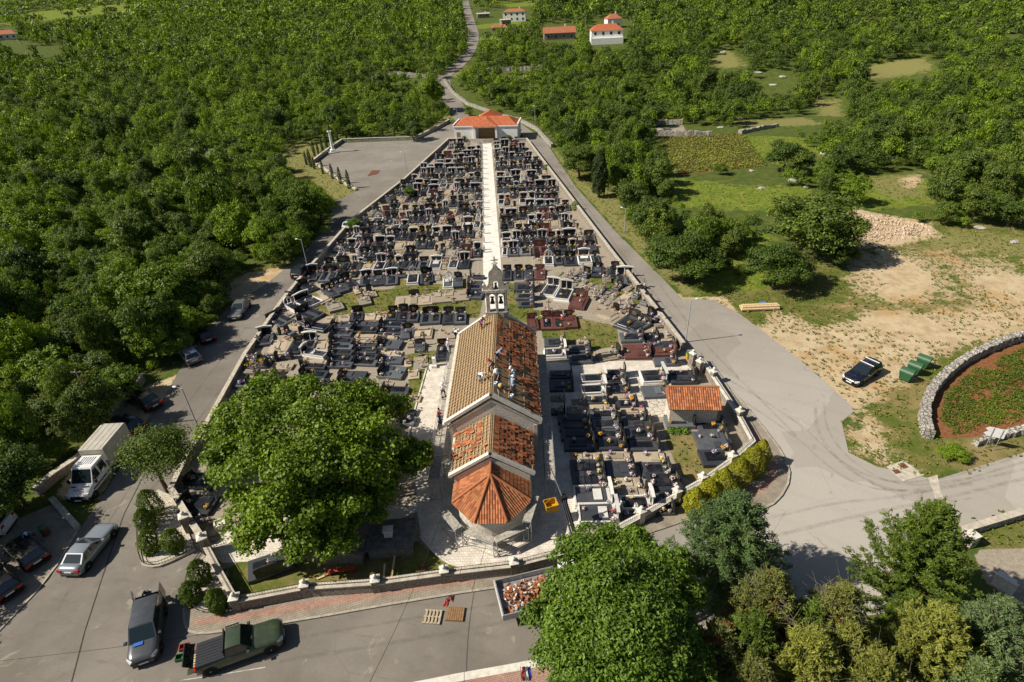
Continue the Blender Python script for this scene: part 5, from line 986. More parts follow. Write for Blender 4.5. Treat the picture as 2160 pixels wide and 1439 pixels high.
# rubble slope and rocks
def rockmesh(seed, n=9):
    r_ = np.random.default_rng(seed); b = MB(); V = []
    b.lathe([(.02, -.25), (.75, -.2), (1, .15), (.8, .5), (.35, .72), (.02, .74)], (0, 0, 0), n, 0, False); b.v = [tuple(np.array(p) * r_.uniform(.72, 1.2)) for p in b.v]; me_ = bpy.data.meshes.new('rock'); me_.from_pydata(b.v, [], b.f); me_.materials.append(MATS['rock']); return me_
RK = [rockmesh(k) for k in range(5)]
for k, (x, y, s_, lab) in enumerate(((440, 322, 3.0, 'white limestone outcrop in the left woodland'), (420, 320, 2.0, 'pale boulder left of the limestone outcrop in the left woodland'), (405, 228, 2.4, 'white boulder in the upper left woodland'), (410, 250, 2.0, 'lower white boulder in the upper left woodland'), (398, 275, 2.4, 'flat white boulder under the two upper left ones'), (185, 285, 3.2, 'long pale rock in the far left woodland'),
                                     (1525, 112, 2.6, 'white rock heap at the clearing on the right hill'), (1600, 155, 2.4, 'grey rock at the stony clearing on the right hill'), (1650, 163, 2.8, 'pale rock slab at the stony clearing on the right hill'), (1630, 180, 2.4, 'low pale rock under the slab on the right hill'), (1552, 252, 2.2, 'round grey boulder above the ploughed field'), (1520, 270, 1.8, 'grey rock beside the terrace wall'), (1735, 325, 1.8, 'white rock beside the green meadow'), (1795, 352, 1.9, 'tall white rock above the yellow meadow'),
                                     (1585, 362, 1.2, 'small white rock on the bank below the ploughed field'), (1605, 398, 1.4, 'flat white rock in the lower meadow'), (1670, 382, 1.6, 'grey rock near the oak in the lower meadow'), (1700, 396, 1.0, 'small grey rock right of the others in the lower meadow'), (2065, 482, 1.5, 'pale stone heap behind the clearing'), (2140, 512, 1.3, 'pale stone at the right edge behind the clearing'), (1700, 598, .5, 'white stone at the foot of the lighter bushy oak'), (1870, 75, 3, 'rock among trees high on the right hill'), (2130, 70, 3, 'pale rock among trees at the top right'))):
    q = gt(x, y); o = mk('limestone_rock', RK[k % 5], None, (q[0], q[1], float(TZ(*q)))); o.rotation_euler = (0, 0, k * 1.7); o.scale = (s_ * .62, s_ * .45, s_ * .26); tag(o, lab, 'rock')
b = MB(); rq = random.Random(8); P = GP([(1762, 478), (1800, 445), (1950, 472), (1985, 490), (1890, 512), (1810, 528)]); xs = [p[0] for p in P]; ys = [p[1] for p in P]
for k in range(5200):
    x, y = rq.uniform(min(xs), max(xs)), rq.uniform(min(ys), max(ys))
    if not bool(inpoly(P, np.array([x]), np.array([y]))[0]): continue
    d = float(segdist(P, np.array([x]), np.array([y]))[0]); s_ = rq.uniform(.06, .2) * (1 if rq.random() < .93 else 2); b.obox((x, y, min(.25, d * .1) - .08 + float(TZ(x, y))), (s_, s_ * rq.uniform(.5, 1), s_ * .7), rq.uniform(0, 3), 0, .6)
simple('pink_rubble', (0.58, 0.45, 0.33), .95, .1, 0, .3, 1.5); o = b.build('rubble_heap', M('pink_rubble')); struct(o, 'stuff'); tag(o, 'heap of pinkish rubble stones at the edge of the clearing', 'rubble')
# ================================================================ vehicles
def paint(name, c, rough=0.28, metal=0.0, coat=0.6):
    b = NB(name); n1 = b.noise(2.2, 4, .65, b.pos(True)); dust = b.mix(b.math('MULTIPLY', b.sstep(n1, .45, .8), .16), c, (0.30, 0.26, 0.20))
    b.b.inputs['Coat Weight'].default_value = coat; b.b.inputs['Coat Roughness'].default_value = .12; return b.fin(name, dust, rough, .45, metal)
for nm, c, me_ in (('paint_silver', (0.27, 0.30, 0.33), .35), ('paint_grey', (0.065, 0.07, 0.078), .25), ('paint_green', (0.045, 0.066, 0.036), .15), ('paint_navy', (0.008, 0.010, 0.022), .1), ('paint_black', (0.009, 0.009, 0.010), .1), ('paint_white', (0.70, 0.70, 0.69), 0), ('paint_pewter', (0.15, 0.155, 0.155), .3)): paint(nm, c, .3, me_)
simple('tyre', (0.018, 0.018, 0.018), .85, .2, 0, .2, 8); simple('alloy', (0.55, 0.55, 0.56), .3, .5, .6, .05, 6); simple('black_trim', (0.016, 0.016, 0.017), .6, .3, 0, .1, 6); simple('lamp_red', (0.45, 0.012, 0.01), .2, .5, 0, .05, 6); simple('lamp_clear', (0.60, 0.62, 0.62), .12, .6, 0, .05, 6); simple('plate', (0.75, 0.75, 0.73), .5, .3, 0, .04, 6)
simple('seat_cloth', (0.05, 0.05, 0.055), .9, .1, 0, .2, 6); simple('blue_card', (0.03, 0.12, 0.42), .5, .3, 0, .1, 6); simple('tarp', (0.44, 0.41, 0.34), .6, .3, 0, .12, 1.5); simple('bed_black', (0.02, 0.022, 0.028), .55, .35, 0, .15, 5)
b_ = NB('car_glass'); b_.b.inputs['Coat Weight'].default_value = .5; b_.fin('car_glass', (0.012, 0.02, 0.022), .06, .8)
def wheel_mesh(r=.32, w=.2):
    t = MB(); t.lathe([(r * .62, -w / 2), (r * .94, -w / 2), (r, -w / 2 + .03), (r, w / 2 - .03), (r * .94, w / 2), (r * .62, w / 2)], (0, 0, 0), 18)
    m = MB(); m.lathe([(.02, w / 2 - .07), (r * .6, w / 2 - .07), (r * .64, w / 2 - .005), (r * .6, w / 2 - .005)], (0, 0, 0), 18)
    for k in range(5):
        a = 2 * PI * k / 5; m.obox((math.cos(a) * r * .33, math.sin(a) * r * .33, w / 2 - .06), (r * .56, .07, .045), a)
    m.lathe([(.055, w / 2 - .06), (.05, w / 2), (.02, w / 2 + .005)], (0, 0, 0), 8)
    R1 = Matrix.Rotation(-PI / 2, 4, 'X'); t.xf(R1); m.xf(R1); return t, m       # axle along +y, face outward +y
def car(label, front, rear, col, L=4.4, Wd=1.76, Hh=1.46, zh=.86, zb=.93, zboot=.95, xA=.20, xB=-.02, xC=-.72, xD=-.97, cat='car', name='parked_car', taper=.74, rack=False, wr=.32, panes=((.05, .47), (.53, .93)), z=0.0, opened=False):
    fx_, fy_ = g(*front); rx_, ry_ = g(*rear); ang = math.atan2(fy_ - ry_, fx_ - rx_)
    t = thing(name, label, cat, ((fx_ + rx_) / 2, (fy_ + ry_) / 2, .02 + z), ang); h = L / 2; w = Wd / 2; A, B_, C_, D = xA * L / 2 * 2 - 0, xB * L / 2 * 2, xC * L / 2, xD * L / 2
    A, B_ = xA * L, xB * L
    def ring(x, zl, zt, hw):
        q = [(hw * .84, zl), (hw * .97, zl + .1), (hw, zl + .28), (hw, zt - .26), (hw * .965, zt - .1), (hw * .9, zt - .02), (hw * .6, zt + .02)]
        return [(x, -y, zz) for y, zz in q][::1] + [(x, y, zz) for y, zz in q[::-1]]
    st = [(h, .34, zh - .26, w * .72), (h - .06, .26, zh - .16, w * .84), (h - .22, .2, zh - .08, w * .95), (h - .55, .18, zh - .01, w), (A + .25, .18, (zh + zb) / 2, w), (A, .18, zb, w), (0, .18, zb + .01, w), (D + .1, .18, zb + .01, w), (min(D, -h + .5), .18, zboot, w), (-h + .16, .22, zboot - .03, w * .95), (-h + .03, .28, zboot - .14, w * .87), (-h, .36, zboot - .3, w * .8)]
    st = sorted(st, key=lambda s_: -s_[0]); b = MB(); b.loft([ring(*s_) for s_ in st][::-1], 0, True); b.build('body', M(col), t)
    tw = w * taper; zr = Hh; bw = w * .915
    P = lambda u, v, s_: Vector((A + (D - A) * u, s_ * bw, zb)).lerp(Vector((B_ + (C_ - B_) * u, s_ * tw, zr)), v)
    b = MB(); cr = .045; n_ = 4                                        # cabin with a gently crowned roof
    rows = []
    for k in range(n_ + 1):
        u = k / n_; x = B_ + (C_ - B_) * u; dz = -.03 * (2 * u - 1) ** 2
        rows.append([(x, -tw, zr + dz), (x, -tw * .86, zr + cr * .7 + dz), (x, 0, zr + cr + dz), (x, tw * .86, zr + cr * .7 + dz), (x, tw, zr + dz)])
    b.loft(rows[::-1], 0, True, False, False)
    for s_ in (-1, 1):
        q = [P(0, 0, s_), P(1, 0, s_), P(1, 1, s_), P(0, 1, s_)]; b.quad(*(q if s_ < 0 else q[::-1]))
    b.quad(P(0, 0, 1), P(0, 0, -1), P(0, 1, -1), P(0, 1, 1)); b.quad(P(1, 0, -1), P(1, 0, 1), P(1, 1, 1), P(1, 1, -1)); b.build('cabin', M(col), t)
    def panel(nm, pts, out, mat='car_glass', parent=None):
        o_ = Vector(out).normalized() * .008; return MB().quad(*[Vector(p) + o_ for p in pts]).build(nm, M(mat), parent or t)
    lp = lambda a_, c_, k: Vector(a_).lerp(Vector(c_), k)
    f00, f10, f11, f01 = P(0, 0, 1), P(0, 0, -1), P(0, 1, -1), P(0, 1, 1)
    def inset(q, a0, a1, v0, v1): return [lp(lp(q[0], q[1], a0), lp(q[3], q[2], a0), v0), lp(lp(q[0], q[1], a1), lp(q[3], q[2], a1), v0), lp(lp(q[0], q[1], a1), lp(q[3], q[2], a1), v1), lp(lp(q[0], q[1], a0), lp(q[3], q[2], a0), v1)]
    nf = (f10 - f00).cross(f01 - f00); nf = nf if nf.x > 0 else -nf
    panel('windscreen', inset((f00, f10, f11, f01), .05, .95, .04, .94), nf)
    r00, r10, r11, r01 = P(1, 0, -1), P(1, 0, 1), P(1, 1, 1), P(1, 1, -1); nr = (r10 - r00).cross(r01 - r00); nr = nr if nr.x < 0 else -nr
    panel('rear_window', inset((r00, r10, r11, r01), .08, .92, .12, .90), nr)
    for s_ in (-1, 1):
        for u0, u1 in panes:
            q = [P(u0, .08, s_), P(u1, .08, s_), P(u1, .9, s_), P(u0, .9, s_)]; panel('side_window', q if s_ < 0 else q[::-1], (0, s_, .25))
    wx = (h - .82, -h + .80); ty, rm = wheel_mesh(wr, .21); b = MB()
    for x in wx:
        for s_ in (-1, 1): MB().tube((x, s_ * (w - .18), wr + .02), (x, s_ * (w + .006), wr + .02), wr + .065, None, 18).build('wheel_arch', M('black_trim'), t)
    for x in wx:
        for s_ in (-1, 1):
            o = MB(); o.v, o.f, o.mi, o.sm = list(ty.v), ty.f, ty.mi, ty.sm; wo = o.build('wheel', M('tyre'), t, (x, s_ * (w - .085), wr), 0 if s_ > 0 else PI)
            o = MB(); o.v, o.f, o.mi, o.sm = list(rm.v), rm.f, rm.mi, rm.sm; o.build('rim', M('alloy'), wo)
    for s_ in (-1, 1):
        MB().add([(h - .34, s_ * w * .97, zh - .22), (h - .03, s_ * w * .56, zh - .3), (h - .07, s_ * w * .56, zh - .15), (h - .38, s_ * w * .93, zh - .075), (h - .02, s_ * w * .75, zh - .3)], [(0, 4, 1, 2, 3), (3, 2, 1, 4, 0)]).build('headlight', M('lamp_clear'), t).location = (.035, s_ * .02, .035)
        MB().box(-h - .012, s_ * w * .55 if s_ > 0 else -w * .93, zboot - .36, -h + .22, w * .93 if s_ > 0 else -w * .55, zboot - .14).build('tail_light', M('lamp_red'), t)
        MB().bbox(A - .32, s_ * (w + .1) - .1, zb - .02, A - .12, s_ * (w + .1) + .1, zb + .13, .03).build('mirror', M(col if col != 'paint_pewter' else 'black_trim'), t)
    MB().box(h - .03, -.27, .36, h + .018, .27, .47).build('number_plate', M('plate'), t); MB().box(-h - .03, -.27, .60, -h + .02, .27, .71).build('number_plate', M('plate'), t)
    MB().box(h - .08, -w * .45, zh - .36, h + .01, w * .45, zh - .25).build('grille', M('black_trim'), t); MB().box(h - .12, -w * .74, .2, h + .012, w * .74, .32).build('bumper', M('black_trim'), t); MB().box(-h - .012, -w * .8, .2, -h + .12, w * .8, .36).build('bumper', M('black_trim'), t)
    if rack:
        for x in (B_ - .3, C_ + .55): MB().box(x - .06, -tw - .05, zr + .08, x + .06, tw + .05, zr + .12).build('roof_bar', M('plate'), t)
    return t
car('silver coupe driving past the gate with its tail towards the parking bay', (228, 1124), (160, 1210), 'paint_silver', 4.6, 1.78, 1.36, .80, .90, .98, .14, -.06, -.50, -.80, name='moving_car', panes=((.06, .55), (.6, .86)))
mpv = car('dark grey minivan parked by the gate with its two rear doors open', (309, 1404), (326, 1286), 'paint_grey', 4.4, 1.8, 1.68, .95, 1.02, 1.05, .24, .06, -.86, -.98, taper=.8, panes=((.06, .34), (.37, .66), (.69, .94)))
MB().box(-2.19, -.72, .5, -2.17, .72, 1.55).build('load_opening_shade', M('black_trim'), mpv)  # black panel painting the dark of the open load space
for s_, an_ in ((-1, .25), (1, -.12)):
    hx_, hy_ = -2.12, s_ * .8; dx_, dy_ = -math.cos(an_) * .78, s_ * math.sin(abs(an_)) * .78 * (1 if an_ > 0 else -.3); P3 = lambda u, z: (hx_ + dx_ * u, hy_ + dy_ * u, z)
    n_ = Vector((-dy_, dx_, 0)).normalized() * .03; b = MB(); q = [Vector(P3(*c_)) for c_ in ((0, .5), (1, .5), (.93, 1.64), (0, 1.64))]; b.loft([[v - n_ for v in q], [v + n_ for v in q]], 0, False); d_ = b.build('rear_door', M('paint_grey'), mpv)
    for k_ in (-1, 1): MB().quad(*[Vector(P3(*c_)) + n_ * 1.25 * k_ for c_ in (((.12, 1.08), (.86, 1.08), (.82, 1.55), (.12, 1.55)) if k_ > 0 else ((.12, 1.55), (.82, 1.55), (.86, 1.08), (.12, 1.08)))]).build('pane', M('car_glass'), d_)
b = MB(); b.box(1.05, -.5, 1.06, 1.3, .05, 1.08); b.build('dashboard_card', M('blue_card'), mpv)
car('black estate car with silver roof bars parked alone on the dirt clearing', (1789, 812), (1840, 781), 'paint_navy', 4.55, 1.76, 1.44, .82, .92, .98, .17, -.03, -.88, -.97, rack=True, panes=((.05, .35), (.38, .66), (.69, .95)))
car('dark suv driving away along the left cemetery wall', (655, 566), (627, 592), 'paint_black', 4.6, 1.86, 1.66, .98, 1.06, 1.1, .19, .02, -.84, -.96, name='moving_car', taper=.78, panes=((.05, .36), (.39, .68), (.71, .95)), wr=.35)
car('white hatchback driving up the road beside the far graves', (752, 470), (732, 489), 'paint_white', 4.3, 1.78, 1.5, .88, .96, 1.0, .2, 0, -.8, -.97, name='moving_car')
car('grey car with light bumper half in tree shade on the left road', (497, 676), (518, 646), 'paint_pewter', 4.5, 1.78, 1.44, .84, .93, 1.0, .17, -.03, -.55, -.8, panes=((.06, .47), (.52, .86)))
car('dark car mostly hidden under the trees on the left road verge', (428, 698), (444, 727), 'paint_black', 4.3, 1.75, 1.46)
car('pale silver car with only its rear showing under the trees', (392, 742), (414, 770), 'paint_silver', 4.2, 1.72, 1.46, xC=-.82, xD=-.97)
car('black saloon parked with its nose to the low wall left of the lamp post', (284, 838), (333, 866), 'paint_black', 4.5, 1.78, 1.44, .84, .92, 1.0, .16, -.04, -.52, -.78, panes=((.06, .47), (.52, .86)))
car('dark blue car hidden in shade behind the roadside tree', (240, 900), (290, 912), 'paint_navy', 4.3, 1.75, 1.46)
car('black hatchback in the deep shade of the parking bay beside the hedge', (38, 1150), (86, 1195), 'paint_black', 4.2, 1.74, 1.46, xC=-.84, xD=-.98)
car('black estate car with red tail lights at the left photo edge', (-25, 1212), (28, 1262), 'paint_black', 4.4, 1.76, 1.46, xC=-.84, xD=-.98)
car('white van cut off by the left photo edge in the parking bay', (-75, 1130), (-5, 1120), 'paint_white', 4.9, 1.95, 2.1, 1.1, 1.2, 1.25, .3, .16, -.95, -.99, name='delivery_van', cat='van', taper=.86)
# pickup with covered bed
pk = car('dark green pickup truck with a black covered bed and open rear hatch', (596, 1344), (428, 1404), 'paint_green', 5.2, 1.86, 1.72, 1.02, 1.10, 1.02, .16, .05, -.24, -.29, name='pickup_truck', cat='pickup', wr=.39, taper=.8, panes=((.06, .5), (.55, .95)))
b = MB(); b.bbox(-2.5, -.86, .9, -.74, .86, 1.16, .05); b.build('bed_cover', M('bed_black'), pk); b = MB()
for k in range(7): b.box(-2.4, -.66 + k * .2, 1.16, -.85, -.58 + k * .2, 1.185)
b.build('cover_rib', M('bed_black'), pk)
b = MB(); b.box(-.80, -.8, 1.0, -.72, .8, 1.74); b.build('rear_window_frame', M('black_trim'), pk)
b = MB(); b.box(-3.05, -.78, .62, -2.6, .78, .68); b.build('tailgate', M('paint_green'), pk); b = MB()
for s0, s1, z0, z1 in ((-.8, .8, 1.14, 1.2), (-.8, .8, 1.66, 1.72), (-.8, -.72, 1.2, 1.66), (.72, .8, 1.2, 1.66)): b.box(-2.62, s0, z0, -2.56, s1, z1)
b.v = [(x - (z - 1.1) * .75, y, 1.1 + (z - 1.1) * .8) for x, y, z in b.v]; hf = b.build('hatch', M('black_trim'), pk); MB().quad((-2.66, -.72, 1.18), (-3.0, -.72, 1.55), (-3.0, .72, 1.55), (-2.66, .72, 1.18)).build('hatch_glass', M('car_glass'), hf)
b = MB()
for k in range(6): b.obox((-2.82 + .04 * (k % 2), -.4 + .15 * k, .685), (.4, .1, .08), .1 * (k % 3 - 1))
tag(b.build('timber_offcuts', M('fresh_timber')), 'short yellow timber offcuts lying on the pickup tailgate', 'timber').matrix_world = Matrix.Translation(pk.location) @ Matrix.Rotation(pk.rotation_euler.z, 4, 'Z')
for s_ in (-.78, .78): MB().box(-.62, s_ - .03, 1.76, .2, s_ + .03, 1.83).build('roof_rail', M('black_trim'), pk)
# white truck with canvas box
a, c = g(172, 1062), g(233, 985); ang = math.atan2(a[1] - c[1], a[0] - c[0]); t = thing('white_truck', 'white crew cab truck with a tall beige canvas box behind it', 'truck', (a[0] - math.cos(ang) * 1.35, a[1] - math.sin(ang) * 1.35, .02), ang)
b = MB(); w = .98
def tr(x, zl, zt, hw): return [(x, -hw * .9, zl), (x, -hw, zl + .2), (x, -hw, zt - .2), (x, -hw * .9, zt), (x, hw * .9, zt), (x, hw, zt - .2), (x, hw, zl + .2), (x, hw * .9, zl)]
b.loft([tr(*s_) for s_ in ((-1.9, .4, 1.3, w), (.35, .4, 1.28, w), (.9, .4, 1.14, w), (1.3, .38, .95, w * .93), (1.42, .42, .75, w * .8))], 0, True); b.build('body', M('paint_white'), t)
b = MB(); top = [(-1.9, .84, 2.42), (-.35, .84, 2.45), (.42, .93, 1.27), (-1.9, .95, 1.27)]
V = [(x, -y, z) for x, y, z in top] + [(x, y, z) for x, y, z in top]; b.add(V, [(3, 2, 1, 0), (4, 5, 6, 7), (0, 1, 5, 4), (1, 2, 6, 5), (3, 0, 4, 7)], 0); b.build('cab', M('paint_white'), t)
b = MB()
for k in range(6): b.box(-1.7, -.55 + k * .2, 2.43, -.75, -.51 + k * .2, 2.475)
b.build('roof_rib', M('paint_white'), t)
MB().quad((.385, -.82, 1.345), (.385, .82, 1.345), (-.26, .76, 2.335), (-.26, -.76, 2.335)).build('windscreen', M('car_glass'), t)
bpy.data.objects[t.children[-1].name].location = (.012, 0, .008)
for s_ in (-1, 1):
    for x0, x1, x2, x3 in ((-.72, .18, -.22, -.66), (-1.7, -.9, -.9, -1.66)):
        y0, y1 = s_ * .948, s_ * .866; q = [(x0, y0, 1.36), (x1, y0, 1.36), (x2, y1, 2.22), (x3, y1, 2.22)]; MB().quad(*(q if s_ < 0 else q[::-1])).build('side_window', M('car_glass'), t).location = (0, s_ * .012, .002)
    MB().bbox(.16, s_ * 1.16 - .1, 1.25, .3, s_ * 1.16 + .1, 1.6, .03).build('mirror', M('black_trim'), t); MB().box(1.16, s_ * .82 - .12, .82, 1.34, s_ * .82 + .12, 1.0).build('headlight', M('lamp_clear'), t)
    MB().box(.62, s_ * .55 - .2, 1.225, .74, s_ * .55 + .2, 1.245).build('bonnet_vent', M('black_trim'), t); MB().box(-1.85, s_ * .985 - .012, .78, .6, s_ * .985 + .012, .9).build('side_strip', M('black_trim'), t)
MB().box(1.3, -.6, .62, 1.44, .6, .8).build('grille', M('black_trim'), t); MB().bbox(1.2, -.95, .3, 1.5, .95, .6, .05).build('bumper', M('black_trim'), t); MB().box(1.49, -.27, .38, 1.515, .27, .5).build('number_plate', M('plate'), t)
cu = bpy.data.curves.new('bonnet_lettering', 'FONT'); cu.body = 'EKRAS'; cu.size = .27; cu.extrude = .004; cu.align_x = 'CENTER'; cu.space_character = 1.15; cu.materials.append(MATS['red_paint']); o_ = bpy.data.objects.new('bonnet_text', cu); COL.objects.link(o_); me_ = bpy.data.meshes.new_from_object(o_.evaluated_get(bpy.context.evaluated_depsgraph_get())); bpy.data.objects.remove(o_); o = mk('bonnet_lettering', me_, t)
o.matrix_local = Matrix.Translation((1.06, 0, 1.105)) @ Matrix.Rotation(.44, 4, 'Y') @ Matrix.Rotation(PI / 2, 4, 'Z')
b = MB(); b.bbox(-5.6, -1.08, .95, -2.0, 1.08, 3.0, .06); b.build('canvas_box', M('tarp'), t)
b = MB()
for k in range(4): b.box(-5.55, -.8 + k * .5, 3.0, -2.05, -.77 + k * .5, 3.02)
b.build('box_seam', M('tarp'), t); MB().box(-5.5, -.6, .55, -1.8, .6, .95).build('chassis', M('black_trim'), t)
ty, rm = wheel_mesh(.36, .24)
for x in (.72, -4.2):
    for s_ in (-1, 1):
        o = MB(); o.v, o.f, o.mi, o.sm = list(ty.v), ty.f, ty.mi, ty.sm; wo = o.build('wheel', M('tyre'), t, (x, s_ * .88, .36), 0 if s_ > 0 else PI); o = MB(); o.v, o.f, o.mi, o.sm = list(rm.v), rm.f, rm.mi, rm.sm; o.build('rim', M('alloy'), wo)
# tipper with rubble under the chestnut, loader crane with skip
a, c = g(1062, 1308, 1.0), g(1043, 1232, 1.0); mx, my = (a[0] + c[0]) / 2, (a[1] + c[1]) / 2; ang = math.atan2(c[0] - a[0], -(c[1] - a[1])) + PI; ang = math.atan2(-(c[0] - a[0]), c[1] - a[1])
wd = math.dist(a, c); t = thing('tipper_truck', 'grey tipper truck loaded with broken roof tiles under the chestnut tree', 'truck', (mx, my, .02), ang)
b = MB(); b.box(0, -wd / 2, .85, 4.2, wd / 2, .95); b.box(0, -wd / 2, .95, .07, wd / 2, 1.42); b.box(.07, -wd / 2, .95, 4.2, -wd / 2 + .07, 1.42); b.box(.07, wd / 2 - .07, .95, 4.2, wd / 2, 1.42); b.build('bed', M('galv'), t)
MB().box(-.05, -wd / 2, .95, -.003, wd / 2, 1.40).build('tail_board', M('gutter'), t); MB().box(.3, -.45, .5, 6.0, .45, .84).build('chassis', M('black_trim'), t); MB().bbox(4.4, -1.05, .6, 6.0, 1.05, 2.2, .12).build('cab', M('paint_white'), t)
for x in (1.2, 5.2):
    for s_ in (-1, 1):
        o = MB(); o.v, o.f, o.mi, o.sm = list(ty.v), ty.f, ty.mi, ty.sm; wo = o.build('wheel', M('tyre'), t, (x, s_ * .82, .36), 0 if s_ > 0 else PI); o = MB(); o.v, o.f, o.mi, o.sm = list(rm.v), rm.f, rm.mi, rm.sm; o.build('rim', M('galv'), wo)
b = MB(); rq = random.Random(3)
for k in range(420):
    u = rq.random(); x = .35 + 3.6 * u; y = rq.gauss(0, wd * .2); y = max(-wd * .4, min(wd * .4, y)); zz = .96 + max(0, .75 - abs(x - 1.6) * .3 - abs(y) * .5) * rq.random(); s_ = rq.uniform(.1, .26); m_ = 0 if rq.random() < .78 else 1; n0 = len(b.v)
    b.obox((0, 0, 0), (s_, s_ * .7, .05), 0, m_); Mx = Matrix.Translation((x, y, zz)) @ Matrix.Rotation(rq.uniform(0, 6), 4, 'Z') @ Matrix.Rotation(rq.uniform(-.9, .9), 4, 'X'); b.v[n0:] = [tuple(Mx @ Vector(p)) for p in b.v[n0:]]
o = b.build('tile_rubble', M('clay_tile', 'cap_stone')); o.matrix_world = Matrix.Translation(t.location) @ Matrix.Rotation(ang, 4, 'Z'); tag(o, 'broken orange roof tiles heaped in the grey tipper bed', 'rubble'); o['kind'] = 'stuff'
simple('skip_yellow', (0.55, 0.30, 0.025), .55, .3, 0, .25, 5)
sx, sy = g(1162, 1072, 1.4); tipz = next(z for z in np.arange(2, 8, .05) if proj((sx, sy, z))[1] < 986)
t = thing('loader_crane', 'black loader crane boom reaching out from behind the chestnut tree', 'crane', (0, 0, 0)); bx_, by_ = g(1222, 1175, .8)
pA, pB = Vector((bx_, by_, 1.2)), Vector((*g(1188, 1052, 3.0), 3.0)); pT = Vector((sx, sy, tipz)); b = MB()
d = (pB - pA).normalized(); sd = d.cross(Vector((0, 0, 1))).normalized() * .17
for s_ in (-1, 1): b.tube(pA + sd * s_, pB + sd * s_, .085, .07, 6); b.tube(pA + sd * s_ * .4 + Vector((0, 0, .28)), pB + sd * s_ * .4 + Vector((0, 0, .2)), .06, .05, 6)
for k in range(7): q = pA.lerp(pB, k / 6); b.tube(q - sd, q + sd, .05, None, 5)
b.build('boom', M('black_trim'), t); MB().tube(pA + Vector((0, 0, .18)), pB + Vector((0, 0, .12)), .045, None, 6).build('hydraulic_ram', M('alloy'), t); b = MB(); b.obox(tuple(pB - Vector((0, 0, .2))), (.5, .42, .5), .4); b.build('knuckle', M('black_trim'), t)
MB().tube(pB, pT, .075, .045, 6).build('jib', M('galv'), t); MB().tube(pT, pT - Vector((0, 0, .35)), .05, .03, 6).build('hook', M('red_paint'), t); MB().tube(pT - Vector((0, 0, .35)), (sx, sy, 2.42), .012, None, 4).build('rope', M('black_trim'), t)
b = MB(); b.obox((bx_, by_, .02), (1.0, 1.0, 1.2), .3); b.tube((bx_, by_, 1.2), tuple(pA + Vector((0, 0, .2))), .25, .2, 8); b.build('base', M('green_plastic'), t)
t = thing('yellow_skip', 'open yellow skip hanging from the crane rope', 'skip', (sx, sy, 1.4), .25); b = MB()
for q in ((-.5, -.42, 0, .5, .42, .05), (-.5, -.42, .05, -.45, .42, .62), (.45, -.42, .05, .5, .42, .62), (-.45, -.42, .05, .45, -.37, .62), (-.45, .37, .05, .45, .42, .62)): b.box(*q)
b.build('tub', M('skip_yellow'), t); b = MB(); b.tube((-.5, 0, .6), (0, 0, 1.02), .015, None, 4); b.tube((.5, 0, .6), (0, 0, 1.02), .015, None, 4); b.tube((-.5, 0, .62), (-.5, .42, .62), .03, None, 4); b.build('sling', M('skip_yellow'), t)
# ================================================================ people
for nm, c in (('skin', (0.42, 0.24, 0.16)), ('cloth_white', (0.70, 0.72, 0.76)), ('cloth_blue', (0.30, 0.44, 0.62)), ('cloth_grey', (0.20, 0.22, 0.25)), ('cloth_dark', (0.025, 0.027, 0.035)), ('cloth_navy', (0.03, 0.04, 0.11)), ('cloth_maroon', (0.26, 0.03, 0.06)), ('cloth_sky', (0.13, 0.25, 0.55)), ('straw_hat', (0.55, 0.38, 0.16)), ('hair_dark', (0.03, 0.02, 0.015)), ('cap_red', (0.50, 0.03, 0.03)), ('cloth_purple', (0.16, 0.12, 0.36)), ('cloth_slate', (0.22, 0.30, 0.42))): simple(nm, c, .85, .15, 0, .15, 7)
def skinmesh(name, V, E, Rd, mat, parent, sub=1):
    me_ = bpy.data.meshes.new(name); me_.from_pydata([tuple(v) for v in V], E, []); me_.materials.append(MATS[mat]); o = mk(name, me_, parent); m = o.modifiers.new('skin', 'SKIN'); m.use_smooth_shade = True
    for k, r in enumerate(Rd): d_ = me_.skin_vertices[0].data[k]; d_.radius = (r, r) if not isinstance(r, tuple) else r; d_.use_root = k == 0
    s_ = o.modifiers.new('subsurf', 'SUBSURF'); s_.levels = sub; s_.render_levels = sub; return o
